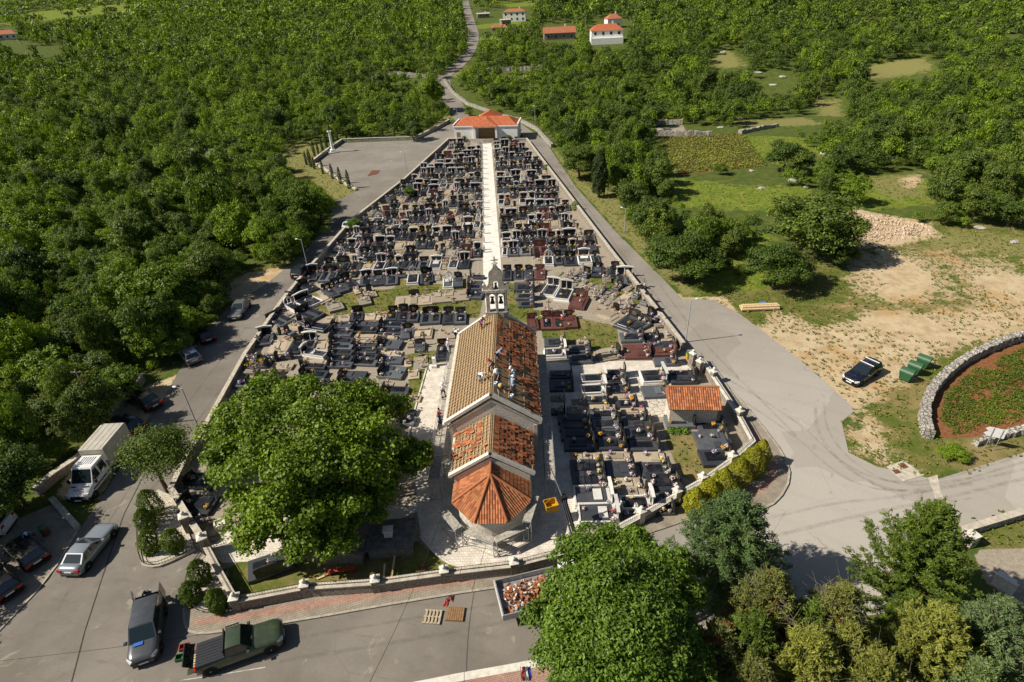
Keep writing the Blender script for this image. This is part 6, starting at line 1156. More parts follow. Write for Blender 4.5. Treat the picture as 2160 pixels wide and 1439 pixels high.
def person(label, loc, face, shirt, trs, hat=None, hatm='cloth_white', lean=.25, crouch=0.0, arms=((.5, .25), (.5, .25)), shorts=False, twist=0.0, s=1.0, stride=.12):
    # local frame: the person looks along +y; lean is the forward pitch of the torso in radians
    t = thing('person', label, 'person', loc, face - PI / 2); t.scale = (s, s, s)
    hz = .90 - crouch * .38; hip = Vector((0, -.02 - crouch * .1 - math.sin(lean) * .10, hz)); td = Vector((math.sin(twist) * .1, math.sin(lean), math.cos(lean))); td.normalize()
    ch = hip + td * .30; nk = hip + td * .50; side = Vector((1, 0, 0)); hd = Vector((0, math.sin(lean * .75 + .1), math.cos(lean * .75 + .1))); head = nk + hd * .17; crown = nk + hd * .27
    V = [hip, ch, nk, nk + hd * .07, head, crown]; E = [(0, 1), (1, 2), (2, 3), (3, 4), (4, 5)]; Rr = [.125, .14, .075, .055, .088, .07]
    fwd = Vector((0, hd.z, -hd.y)); V.append(head + fwd * .105 + hd * -.01); E.append((4, len(V) - 1)); Rr.append(.018)       # nose
    legs = []; armj = []
    for q, sg in enumerate((-1, 1)):
        h_ = hip + side * .095 * sg + Vector((0, 0, -.04)); fy_ = stride * sg * .8; an = Vector((.12 * sg, fy_, .07)); k_ = (h_ + an) / 2 + Vector((.03 * sg, .06 + crouch * .26, .02 + crouch * .06)); toe = an + Vector((.02 * sg, .16, -.035)); legs.append((h_, k_, an, toe))
        n0 = len(V); V += [h_, k_, an, toe]; E += [(0, n0), (n0, n0 + 1), (n0 + 1, n0 + 2), (n0 + 2, n0 + 3)]; Rr += [.088, .06, .042, .036]
        sh = nk + side * .185 * sg - td * .04; fw_, out = arms[q]; ad = Vector((out * sg, math.sin(fw_), -math.cos(fw_))).normalized(); el = sh + ad * .29; fd = Vector((out * .2 * sg, math.sin(fw_ + .45), -math.cos(fw_ + .45))).normalized(); wr = el + fd * .25; pm = wr + fd * .07; armj.append((sh, el, wr))
        n0 = len(V); V += [sh, el, wr, pm]; E += [(2, n0), (n0, n0 + 1), (n0 + 1, n0 + 2), (n0 + 2, n0 + 3)]; Rr += [.062, .045, .030, .034]
        for k in range(4):                                         # four curled fingers of unequal length and a thumb off the side of the palm
            b0 = pm + side * (k - 1.5) * .019; l_ = (.038, .046, .043, .033)[k]; n1 = len(V); V += [b0 + fd * .035, b0 + fd * (.035 + l_) + fwd * .012]; E += [(n0 + 3, n1), (n1, n1 + 1)]; Rr += [.0095, .008]
        n1 = len(V); V += [wr + fd * .035 - side * .035 * sg, wr + fd * .075 - side * .055 * sg + fwd * .02]; E += [(n0 + 2, n1), (n1, n1 + 1)]; Rr += [.011, .009]
    skinmesh('body', V, E, Rr, 'skin', t)
    V = [hip - td * .02, ch, nk - td * .03]; E = [(0, 1), (1, 2)]; Rr = [(.165, .125), (.18, .135), (.10, .085)]
    for (sh, el, wr), sg in zip(armj, (-1, 1)):
        n0 = len(V); V += [sh, sh.lerp(el, .75)]; E += [(2, n0), (n0, n0 + 1)]; Rr += [.080, .066]
    skinmesh('shirt', V, E, Rr, shirt, t)
    V = [hip + td * .03]; E = []; Rr = [(.15, .125)]
    for h_, k_, an, toe in legs:
        n0 = len(V); e = k_.lerp(an, .25) if shorts else an + (k_ - an) * .12; V += [h_, k_, e]; E += [(0, n0), (n0, n0 + 1), (n0 + 1, n0 + 2)]; Rr += [.102, .080, .072 if shorts else .062]
    skinmesh('shorts' if shorts else 'trousers', V, E, Rr, trs, t)
    for h_, k_, an, toe in legs: MB().loft([[(an.x - .05, y, .0), (an.x + .05, y, .0), (an.x + .045, y, zt), (an.x - .045, y, zt)] for y, zt in ((an.y - .09, .09), (an.y + .03, .11), (an.y + .14, .06), (an.y + .19, .03))]).build('shoe', M('cloth_dark'), t)
    rot = Vector((0, 0, 1)).rotation_difference(hd).to_matrix().to_4x4(); Mx = Matrix.Translation(head + hd * .035) @ rot; b = MB()
    if hat in ('straw', 'brim'): b.lathe([(.10, 0), (.205, .005), (.205, .018), (.112, .03), (.105, .10), (.06, .125), (.01, .128)], (0, 0, 0), 14)
    elif hat == 'cap': b.lathe([(.108, 0), (.108, .05), (.085, .10), (.03, .125), (.01, .127)], (0, 0, 0), 12); b.box(-.07, .08, .005, .07, .2, .022)
    else: b.lathe([(.095, -.02), (.106, .03), (.09, .08), (.04, .108), (.01, .11)], (0, -.018, 0), 12)
    b.xf(Mx); b.build('hat' if hat else 'hair', M(hatm if hat else 'hair_dark'), t); return t
def onroof(px, py):                                             # foot pixel to a point on the nave roof
    best = None
    d = ray(px, py)
    for tt in np.arange(20, 80, .02):
        p = d / np.linalg.norm(d) * tt; wx_, wy_, wz = p[0], p[1], HC + p[2]; lx = (wx_ + 1.93) * cs + (wy_ - 38) * sn; ly = -(wx_ + 1.93) * sn + (wy_ - 38) * cs
        if wz <= NR - abs(lx) * rise + .22: return (wx_, wy_, NR - abs(lx) * rise + .20)
UPR = PI / 2
for (x, y, face, sh, tr_, hat, hm, lean, cr, arms, shorts, lab) in (
        (1051, 762, -.3, 'cloth_slate', 'cloth_dark', 'cap', 'cloth_slate', .75, .15, ((.9, .3), (1.0, .2)), True, 'roof worker in a grey blue shirt bending, highest of the group on the ridge'),
        (1038, 783, -2.4, 'cloth_grey', 'cloth_dark', 'cap', 'cap_red', .6, .35, ((.8, .2), (.7, .2)), False, 'roof worker in a grey shirt and red cap at the ridge'),
        (1014, 806, -.5, 'cloth_white', 'cloth_slate', 'cap', 'straw_hat', 1.25, .2, ((.9, .2), (1.0, .2)), True, 'roof worker in white bending low alone on the battened slope'),
        (1050, 806, -2.0, 'cloth_white', 'cloth_dark', 'brim', 'cloth_white', .5, .45, ((.7, .25), (.6, .3)), False, 'roof worker in white with a pale sun hat in the middle of the group'),
        (1056, 836, -1.4, 'cloth_dark', 'cloth_grey', 'straw', 'straw_hat', .7, .2, ((.8, .2), (.7, .2)), False, 'roof worker in dark clothes and a straw hat, lowest on the ridge'),
        (1084, 800, -2.6, 'cloth_white', 'cloth_slate', 'cap', 'cloth_white', .55, .25, ((1.0, .2), (.9, .2)), False, 'roof worker in a white shirt and white cap on the tiled slope'),
        (1082, 826, 1.2, 'cloth_blue', 'cloth_slate', 'brim', 'cloth_white', .35, .15, ((.5, .2), (.4, .2)), True, 'roof worker in a pale blue shirt and sun hat on the tiled slope'),
        (1016, 692, -.9, 'cloth_purple', 'cloth_maroon', None, '', .7, .35, ((.9, .2), (.9, .3)), False, 'roof worker in purple crouching at the far end below the bells')):
    person(lab, onroof(x, y), face, sh, tr_, hat, hm, lean, cr, arms, shorts, stride=.22)
def ondeck(x, y, z=2.62): return (*g(x, y, z), z)
person('worker in white bending over the left eave at the far end of the scaffold', ondeck(962, 714), -.5, 'cloth_white', 'cloth_dark', 'cap', 'cloth_white', 1.0, .2, ((.9, .2), (.9, .2)))
person('worker all in white with a pink cap standing on the left scaffold', ondeck(946, 742), -.2, 'cloth_white', 'cloth_white', 'cap', 'cloth_white', .15, .05, ((1.0, .2), (1.1, .2)))
person('worker in a white shirt and dark shorts on the left scaffold with his back turned', ondeck(936, 838), 1.3, 'cloth_white', 'cloth_dark', 'brim', 'cloth_white', .08, .03, ((.25, .25), (.5, .2)), True)
person('worker in a maroon shirt and blue dungarees on the left scaffold near the chancel', ondeck(928, 892), .2, 'cloth_maroon', 'cloth_navy', None, '', .1, .03, ((.9, .15), (1.1, .15)))
q = g(322, 1268); person('person in dark blue leaning between the open rear doors of the grey minivan', (q[0], q[1], .02), -1.2, 'cloth_navy', 'cloth_grey', None, '', .7, .1, ((1.0, .2), (.4, .4)))
q = g(64, 1142); person('person in a light blue shirt bending in the shaded parking bay', (q[0], q[1], .06), -.6, 'cloth_sky', 'cloth_dark', 'cap', 'cloth_white', 1.1, .15, ((.8, .3), (.8, .3)))
for (x, y, lab, m_) in ((1046, 812, 'white bucket beside the workers on the roof ridge', 'cloth_white'), (1080, 838, 'white and blue bucket standing among the battens on the roof', 'cloth_white')):
    p = onroof(x, y); t = thing('bucket', lab, 'bucket', p); MB().lathe([(.11, 0), (.15, .3), (.13, .3), (.1, .04)], (0, 0, 0), 12).build('pail', M(m_), t); MB().lathe([(.152, .1), (.156, .2)], (0, 0, 0), 12).build('band', M('cloth_sky'), t)
# ================================================================ lamps, poles, bins, signs, timber
def lamp(px, h, lab, face=PI, arm=.5):
    q = g(*px); t = thing('street_lamp', lab, 'street lamp', (q[0], q[1], 0), face); MB().lathe([(.085, 0), (.075, .4), (.05, h)], (0, 0, 0), 8).build('pole', M('pole_grey'), t); MB().tube((0, 0, h - .04), (arm, 0, h + .08), .032, .03, 6).build('arm', M('pole_grey'), t)
    b = MB(); b.lathe([(.02, -.06), (.13, -.04), (.15, .02), (.1, .07), (.02, .08)], (arm + .22, 0, h + .1), 10, 0, True, 1.8, .9); b.build('head', M('lamp_head'), t); MB().obox((0, 0, 0), (.3, .3, .06)).build('base', M('concrete'), t)
lamp((425, 918), 5.6, 'leaning looking street lamp on the left road beside the roadside tree', 2.9); lamp((651, 570), 4.9, 'street lamp beside the dark suv on the left road', 2.9); lamp((1446, 722), 5.4, 'street lamp with a long shadow across the right road', .2); lamp((858, 363), 4.4, 'street lamp at the corner of the grey car park', 3.0); lamp((966, 262), 4.2, 'small street lamp behind the left end of the chapel', 3.0); lamp((1129, 268), 5.6, 'thin grey lamp pole behind the right lane wall', 2)
lamp((1317, 490), 4.0, 'thin lamp pole by the dark oak on the right road', 2.5)
def pole(px, h, lab, r=.11, mat='old_timber', far=False, wire=True):
    q = gt(*px); z = float(TZ(*q)); t = thing('utility_pole', lab, 'utility pole', (q[0], q[1], z)); MB().lathe([(r, -.2), (r * .8, h * .6), (r * .6, h)], (0, 0, 0), 7).build('pole', M(mat), t); b = MB(); b.box(-.5, -.05, h - .35, .5, .05, h - .25)
    for x in (-.4, 0, .4): b.lathe([(.04, 0), (.05, .05), (.02, .12)], (x, 0, h - .25), 6)
    b.build('crossarm', M('galv'), t)
pole((228, 912), 7.4, 'tall dark wooden utility pole in the trees behind the white truck'); pole((970, 68), 8, 'grey utility pole left of the lane, nearer one', .12, 'pole_grey'); pole((972, 20), 7.5, 'grey utility pole left of the lane, farther one', .12, 'pole_grey'); pole((1234, 76), 8, 'utility pole between the barn and the white house', .1, 'pole_grey'); pole((1722, 218), 8.5, 'bare utility pole in the clearing on the right hill', .1); pole((998, 16), 6, 'utility pole right of the lane top', .1, 'pole_grey')
b = MB(); P0 = Vector((*cw(-2.9, -4.9), 3.3)); P1 = Vector((*g(740, 1520, 5.0), 5.0)); pts = [P0.lerp(P1, k / 14) - Vector((0, 0, 1.0 * math.sin(PI * k / 14))) for k in range(15)]
b.path(pts, .014, 4); tag(b.build('overhead_cable', M('black_trim')), 'thin black cable strung from the church over the front road', 'cable')
simple('bin_green', (0.028, 0.10, 0.038), .45, .35, 0, .12, 3); simple('bin_lid', (0.05, 0.115, 0.058), .4, .35, 0, .12, 3)
for k, (x, y, lab) in enumerate(((1908, 802, 'green wheeled bin nearest the camera in the row by the dry stone wall'), (1925, 788, 'green wheeled bin in the middle of the row by the dry stone wall'), (1944, 774, 'faded green wheeled bin farthest along the row by the dry stone wall'))):
    q = g(x, y); t = thing('waste_bin', lab, 'waste bin', (q[0], q[1], .08), .66 + PI / 2, 'green waste bins beside the curved wall'); t.scale = (.86, .9, .95); b = MB(); b.loft([[(-.52, -.42, .12), (.52, -.42, .12), (.52, .42, .12), (-.52, .42, .12)], [(-.68, -.52, 1.0), (.68, -.52, 1.0), (.68, .52, 1.0), (-.68, .52, 1.0)]], 0, False); b.build('tub', M('bin_green'), t)
    b = MB(); ar = [(.56 * math.cos(a_), 1.0 + .38 * math.sin(a_)) for a_ in np.linspace(0, PI, 9)]; b.extr(ar, -.72, .72, 0, 'x'); b.build('lid', M('bin_lid' if k < 2 else 'bin_lid'), t)
    for s_ in (-1, 1):
        for yy in (-.36, .36): MB().tube((s_ * .45 - .03, yy, .06), (s_ * .45 + .03, yy, .06), .08, None, 8).build('wheel', M('tyre'), t)
    MB().tube((-.6, -.6, .86), (.6, -.6, .86), .025, None, 5).build('handle', M('black_trim'), t)
q = g(2086, 948); t = thing('road_sign', 'white direction sign seen from the back on two thin posts', 'road sign', (q[0], q[1], 0), -.5)
for x in (-.32, .32): MB().tube((x, 0, 0), (x, 0, 2.25), .03, None, 6).build('post', M('galv'), t)
for z in (1.35, 1.83): MB().extr([(-.62, z), (.58, z), (.58, z + .44), (-.62, z + .44), (-.86, z + .22)], .03, .06).build('panel', M('paint_white'), t)
t = thing('timber_stack', 'stack of fresh yellow beams lying on the grass by the right road', 'timber', (*g(1600, 652), .05), -.02)
for k, (yy, zz) in enumerate(((-.45, .12), (0, .12), (.45, .12), (-.22, .34), (.22, .34))):
    MB().box(-2.35 + .06 * k, yy - .17, zz, 2.35 + .05 * (k % 2), yy + .17, zz + .2).build('beam', M('fresh_timber'), t)
for x in (-1.6, 1.6): MB().box(x - .05, -.9, 0, x + .05, 1.0, .115).build('bearer', M('old_timber'), t)
MB().box(.2, .4, .56, 1.0, .62, .6).build('tag', M('cloth_sky'), t)
def pallet(px, rz, mat, lab):
    t = thing('pallet', lab, 'pallet', (*g(*px), .02), rz)
    for k in range(3): MB().box(-.5 + .45 * k - .0, -.6, .02, -.5 + .45 * k + .1, .6, .115).build('bearer', M(mat), t)
    for k in range(5 if mat == 'pallet_pale' else 8):
        n_ = 5 if mat == 'pallet_pale' else 8; x = -.6 + 1.2 * k / n_; MB().box(-.5, x, .118, .5, x + (.13 if n_ == 5 else .125), .142).build('slat', M(mat), t)
    t.rotation_euler.z = rz + PI / 2
pallet((912, 1303), -.12 , 'pallet_pale', 'pale open slatted pallet lying on the front road'); pallet((960, 1297), -.10, 'pallet_brown', 'brown close boarded pallet on the front road right of the pale one')
for (x, y, lab, col, rz) in ((391, 1368, 'red plastic crate on the road behind the pickup', 'red_paint', .25), (383, 1390, 'dark green plastic crate on the road behind the pickup', 'green_plastic', .2)):
    t = thing('plastic_crate', lab, 'crate', (*g(x, y), .02), rz); b = MB()
    for q in ((-.3, -.2, 0, .3, .2, .03), (-.3, -.2, .03, -.27, .2, .27), (.27, -.2, .03, .3, .2, .27), (-.27, -.2, .03, .27, -.17, .27), (-.27, .17, .03, .27, .2, .27)): b.box(*q)
    b.build('tub', M(col), t)
t = thing('wooden_bench', 'long red plank bench on the lawn beside the stone hut', 'bench', (*g(722, 1210), .05), .08); MB().box(-1.0, -.14, .38, 1.0, .14, .43).build('seat', M('red_paint'), t)
for x in (-.8, .8): MB().box(x - .05, -.12, 0, x + .05, .12, .38).build('leg', M('red_paint'), t)
for k, (x0, y0, x1, y1, lab) in enumerate(((808, 1228, 812, 1190, 'short plank leaning towards the vault from the lawn'), (824, 1230, 833, 1172, 'long plank leaning towards the vault from the lawn'), (668, 1222, 700, 1208, 'loose yellow plank on the grass by the hut'))):
    a, c = g(x0, y0, .06), g(x1, y1, .35 if k < 2 else .1); b = MB(); d = Vector((c[0] - a[0], c[1] - a[1], .3 if k < 2 else .03)); n = Vector((-d.y, d.x, 0)).normalized() * .07; p = Vector((*a, .06)); q = p + d; h = Vector((0, 0, .04))
    b.add([p - n, p + n, q + n, q - n, p - n + h, p + n + h, q + n + h, q - n + h], [(0, 3, 2, 1), (4, 5, 6, 7), (0, 1, 5, 4), (1, 2, 6, 5), (2, 3, 7, 6), (3, 0, 4, 7)]); tag(b.build('plank', M('fresh_timber')), lab, 'plank')
b = MB(); rq = random.Random(6)
for k in range(3):
    c = g((942, 950, 958)[k], (1272, 1262, 1250)[k], .05); 
    for j in range(9): a_ = rq.uniform(0, 6); b.tube((c[0] + rq.uniform(-.15, .15), c[1] + rq.uniform(-.15, .15), .05 + .05 * rq.random()), (c[0] + .3 * math.cos(a_), c[1] + .3 * math.sin(a_), .05), .035, None, 5, 1 if rq.random() < .35 else 0)
tag(b.build('safety_harness', M('black_trim', 'red_paint')), 'tangle of black and red harness straps on the pavement edge above the pallets', 'harness')
t = thing('flag', 'red white and blue flag on a pole at the bottom edge', 'flag', (*g(1103, 1490), 0), 0); fh = 4.2; MB().tube((0, 0, 0), (0, 0, fh), .03, .02, 6).build('pole', M('galv'), t)
simple('flag_blue', (.03, .07, .36), .8, .1, 0, .08, 4)
for k, m_ in enumerate(('red_paint', 'cloth_white', 'flag_blue')):
    V = []; n_ = 9
    for i in range(n_):
        u = i / (n_ - 1); V += [(.05 + .22 * k * .8 + .03 * math.sin(u * 9 + k), .08 * math.sin(u * 7), fh - .1 - 1.5 * u), (.05 + .22 * (k + 1) * .8 + .03 * math.sin(u * 9 + k + 1), .08 * math.sin(u * 7 + 1), fh - .12 - 1.5 * u)]
    MB().add(V, [(2 * i, 2 * i + 1, 2 * i + 3, 2 * i + 2) for i in range(n_ - 1)], 0, True).build('stripe', M(m_), t)
t = thing('memorial_column', 'tall white column with a small figure on top at the car park edge', 'column', (*g(703, 322), 0), .4); MB().obox((0, 0, 0), (2.6, 2.2, .3)).build('plinth', M('cap_stone'), t); MB().obox((0, 0, .3), (1.3, 1.3, .5)).build('base', M('plaster_white'), t); MB().lathe([(.42, .8), (.36, 1.2), (.30, 5.0), (.42, 5.2)], (0, 0, 0), 14).build('shaft', M('plaster_white'), t); MB().obox((0, 0, 5.2), (1.0, 1.0, .25)).build('capital', M('plaster_white'), t); MB().lathe([(.22, 5.45), (.16, 5.9), (.2, 6.3), (.1, 6.5), (.13, 6.65), (.02, 6.8)], (0, 0, 0), 9).build('statue', M('bronze'), t)
q = g(410, 745); t = thing('yellow_sign', 'yellow sign half hidden by leaves above the shaded cars', 'sign', (*q, 0)); 
t.location = (*g(406, 690), 0); MB().tube((0, 0, 0), (0, 0, 2.6), .03, None, 5).build('post', M('galv'), t); MB().box(-.3, -.03, 1.9, .3, 0, 2.6).build('panel', M('skip_yellow'), t)
q = g(100, 1128); t = thing('litter_bin', 'brown litter bin with a pale lid in the shaded parking bay', 'litter bin', (*q, .06)); MB().lathe([(.28, 0), (.3, .8)], (0, 0, 0), 10).build('tub', M('rust'), t); MB().lathe([(.33, .8), (.3, .9), (.02, .95)], (0, 0, 0), 10).build('lid', M('bin_lid'), t)
q = g(1450, 757); t = thing('litter_bin', 'amber bin with a green rim beside the stone entrance pillars', 'litter bin', (*q, 0)); MB().lathe([(.2, 0), (.24, .75)], (0, 0, 0), 10).build('tub', M('skip_yellow'), t); MB().lathe([(.26, .75), (.26, .85), (.2, .86)], (0, 0, 0), 10).build('rim', M('green_plastic'), t)
# ================================================================ graves
def granite(name, c, rough=.22, spec=.5, var=.25):
    b = NB(name); P = b.pos(); oi = b.n('ShaderNodeObjectInfo').outputs['Random']
    col = b.mix(1.0, c, b.ramp(b.noise(22, 2, .7, P), [(.3, 1 - var), (.7, 1 + var)]), 'MULTIPLY'); col = b.mix(b.math('MULTIPLY', b.sstep(b.noise(1.1, 4, .7, P), .45, .75), .22), col, (.17, .15, .12)); col = b.mix(1.0, col, b.ramp(oi, [(0, .7), (.6, 1.2), (1, 2.0)] if max(c) < .1 else [(0, .72), (1, 1.1)]), 'MULTIPLY')
    return b.fin(name, col, b.mix(oi, (rough,) * 3, (rough + .22,) * 3), spec)
granite('granite_black', (0.040, 0.044, 0.052), .3); granite('granite_grey', (0.075, 0.083, 0.088), .3); granite('granite_panel', (0.010, 0.010, 0.013), .15); granite('granite_red', (0.120, 0.045, 0.036), .28)
granite('marble_white', (0.68, 0.66, 0.62), .5, .3, .08); granite('grave_stone', (0.36, 0.30, 0.22), .9, .1, .2); granite('grave_tan', (0.42, 0.345, 0.25), .9, .1, .15); granite('old_stone', (0.27, 0.24, 0.19), .95, .1, .3); granite('lettering_gold', (0.35, 0.29, 0.14), .5, .3, .1)
BASE = {'K': 'granite_black', 'G': 'granite_grey', 'P': 'granite_black', 'W': 'marble_white', 'S': 'grave_stone', 'T': 'grave_tan', 'R': 'granite_red', 'X': 'old_stone', 'A': 'marble_white', 'F': 'old_stone'}
LOOK = {'K': 'black granite grave with a plain black headstone', 'G': 'dark grey granite grave with a broad headstone', 'P': 'black grave with a white pillared headstone', 'W': 'white marble grave with a white pillared headstone', 'S': 'grey concrete grave', 'T': 'tan stone grave', 'R': 'red brown granite grave', 'X': 'old stone grave with a cross', 'A': 'white grave with an arched headstone', 'F': 'old flat stone slab'}
SHORT = {'K': 'black', 'G': 'dark grey', 'P': 'white pillared', 'W': 'white marble', 'S': 'concrete', 'T': 'tan', 'R': 'red brown', 'X': 'cross topped', 'A': 'arched white', 'F': 'flat'}
def grave_parts(ty, w, l, hv, h=.36):
    rg = random.Random(int(w * 100) + hv * 7 + ord(ty)); out = []; B0 = BASE[ty]; nb = max(1, round(w / 1.45)); hy = l / 2
    if ty == 'F': out.append(('slab', MB().bbox(-w / 2, -hy, 0, w / 2, hy, .14, .03), B0)); out.append(('plaque', MB().obox((0, hy * .5, .14), (w * .5, .3, .08)), 'grave_stone')); return out
    hs = h * (.55 if ty in 'ST' else 1)
    b = MB(); b.bbox(-w / 2, -hy, 0, w / 2, hy - .02, hs, .025); 
    if ty in 'WA': b.bbox(-w / 2 - .06, -hy - .06, 0, w / 2 + .06, hy - .03, hs * .55, .02)
    out.append(('base', b, B0)); b = MB(); ww = w / nb
    if ty in 'WA':
        b.bbox(-w / 2 + .16, -hy + .16, hs, w / 2 - .16, hy - .45, hs + .03, .01)
        k = MB()
        for x0, y0, x1, y1 in ((-w / 2, -hy, w / 2, -hy + .13), (-w / 2, -hy + .13, -w / 2 + .13, hy - .4), (w / 2 - .13, -hy + .13, w / 2, hy - .4)): k.bbox(x0, y0, hs + .001, x1, y1, hs + .1, .015)
        out.append(('kerb', k, 'marble_white'))
    for j in range(nb):
        cx = -w / 2 + ww * (j + .5); pw = ww * rg.choice((.5, .56, .62)); y0 = -hy + .3 + rg.uniform(0, .25); y1 = hy - .55 - rg.uniform(0, .3); z0 = hs + (.031 if ty in 'WA' else 0)
        if hv == 2: y0 = 0
        b2 = MB(); b2.bbox(cx - pw / 2, y0, z0, cx + pw / 2, y1, z0 + .09, .02); out.append(('cover_plate', b2, {'S': 'grave_stone', 'T': 'grave_tan', 'X': 'old_stone', 'R': 'granite_panel' if hv == 1 else 'granite_red'}.get(ty, 'granite_panel' if hv != 2 else B0)))
    if ty in 'WA': out.append(('inner_slab', b, 'granite_black'))
    t = .13; z0 = hs; y1 = hy - .06; y0 = y1 - t; hw = min(w * .44, .5 + .28 * nb); hh = (.86, .98, .76)[hv % 3]
    fr = lambda pts: MB().extr(pts, y0, y1)
    arc_ = lambda r, zc, zs, n=9: [(r * math.cos(a), zc + zs * math.sin(a)) for a in np.linspace(0, PI, n)]
    if ty in 'KGR' or (ty == 'S' and hv == 1):
        m_ = 'granite_panel' if ty in 'KGS' else 'granite_red'
        if hv == 0: p = [(-hw, z0), (hw, z0), (hw, z0 + hh), (-hw, z0 + hh)]
        elif hv == 1: p = [(-hw, z0), (hw, z0), (hw, z0 + hh * .85)] + arc_(hw, z0 + hh * .85, .16)[1:-1] + [(-hw, z0 + hh * .85)]
        else: p = [(-hw, z0), (hw, z0), (hw, z0 + hh * .7), (hw * .2, z0 + hh), (-hw, z0 + hh * .9)]
        if ty == 'S': hwS = hw * .55; p = [(x * .55, z) for x, z in p]
        out.append(('headstone', fr(p), m_)); b3 = MB()
        for k in range(3): b3.box(-hw * .4, y0 - .006, z0 + hh * (.3 + .15 * k), hw * (.2 + .2 * (k % 2)), y0 - .0015, z0 + hh * (.3 + .15 * k) + .035)
        if ty != 'S': out.append(('inscription', b3, 'lettering_gold'))
    elif ty in 'PW':
        b3 = MB()
        for x in (-hw, hw): b3.lathe([(.085, z0), (.085, z0 + .08), (.062, z0 + .1), (.055, z0 + hh), (.08, z0 + hh + .05)], (x, (y0 + y1) / 2 - .03, 0), 7); b3.box(x - .1, y0 - .1, z0 + hh + .05, x + .1, y1 + .02, z0 + hh + .1)
        b3.extr([(-hw - .14, z0 + hh + .1), (hw + .14, z0 + hh + .1), (hw + .14, z0 + hh + .19)] + arc_(hw * .7, z0 + hh + .19, .12)[1:-1] + [(-hw - .14, z0 + hh + .19)], y0 - .1, y1 + .02)
        if hv == 1: b3.lathe([(.055, z0), (.05, z0 + hh + .09)], (0, y0 - .02, 0), 6)
        out.append(('portico', b3, 'marble_white')); out.append(('headstone', MB().box(-hw + .07, y0 + .02, z0, hw - .07, y1 - .02, z0 + hh + .05), 'granite_panel'))
    elif ty == 'A':
        ro, ri = hw * .95, hw * .72; o_ = arc_(ro, z0 + .35, ro * 1.05, 13); i_ = arc_(ri, z0 + .35, ri * 1.05, 13); out.append(('arch', fr([(ro, z0)] + o_ + [(-ro, z0), (-ri, z0)] + i_[::-1] + [(ri, z0)]), 'marble_white')); b3 = MB(); b3.box(-.05, y0, z0, .05, y1, z0 + 1.2); b3.box(-.24, y0 + .01, z0 + .8, .24, y1 - .01, z0 + .9); out.append(('cross', b3, 'marble_white'))
    elif ty == 'X': b3 = MB(); b3.box(-.2, y0 - .1, z0, .2, y1, z0 + .2); b3.box(-.065, y0, z0 + .2, .065, y1, z0 + 1.15); b3.box(-.32, y0 + .005, z0 + .72, .32, y1 - .005, z0 + .86); out.append(('cross', b3, 'old_stone'))
    elif ty in 'ST' and hv == 0: out.append(('plaque', MB().obox((0, hy - .35, hs), (w * .5, .35, .16)), 'grave_stone'))
    return out
GCACHE = {}
def grave_meshes(ty, w, l, hv):
    k = (ty, round(w / .2), round(l / .25), hv)
    if k not in GCACHE:
        res = []
        for nm, b, m_ in grave_parts(ty, k[1] * .2, k[2] * .25, hv):
            me_ = bpy.data.meshes.new(nm); me_.from_pydata(b.v, [], b.f); me_.polygons.foreach_set('use_smooth', b.sm); me_.materials.append(MATS[m_]); res.append((nm, me_, b, m_))
        GCACHE[k] = res
    return GCACHE[k], k[1] * .2, k[2] * .25
GR = []                                   # every grave: type, centre, heading, w, l, headstone variant, where
def cgrave(sec, ox, oy, sc, rows):
    for r in rows:
        ty, hx, hy_, fx_, fy_, w = r[:6]; a = g(ox + hx / sc, oy + hy_ / sc, .35); c = g(ox + fx_ / sc, oy + fy_ / sc, .35)
        GR.append(dict(ty=ty, x=(a[0] + c[0]) / 2, y=(a[1] + c[1]) / 2, a=math.atan2(a[1] - c[1], a[0] - c[0]) - PI / 2, w=w, l=max(1.5, min(3.4, math.dist(a, c))), sec=sec, row=None))
cgrave('slanted group by the left wall', 480, 540, 4.798, [('P', 870, 160, 845, 245, 1.6), ('G', 1050, 150, 990, 255, 2.4), ('K', 1000, 320, 1090, 405, 1.7), ('K', 1090, 275, 1185, 360, 1.7), ('K', 1180, 225, 1285, 325, 1.7), ('K', 750, 265, 870, 345, 1.9), ('W', 740, 420, 890, 495, 2.6), ('A', 610, 480, 725, 545, 1.4), ('T', 900, 400, 1010, 450, 2.0), ('K', 730, 545, 940, 625, 2.4), ('S', 510, 560, 650, 600, 1.8), ('G', 440, 600, 620, 680, 2.2), ('S', 395, 690, 550, 765, 1.8), ('K', 640, 400, 560, 470, 1.5), ('K', 920, 150, 880, 200, 1.5)])
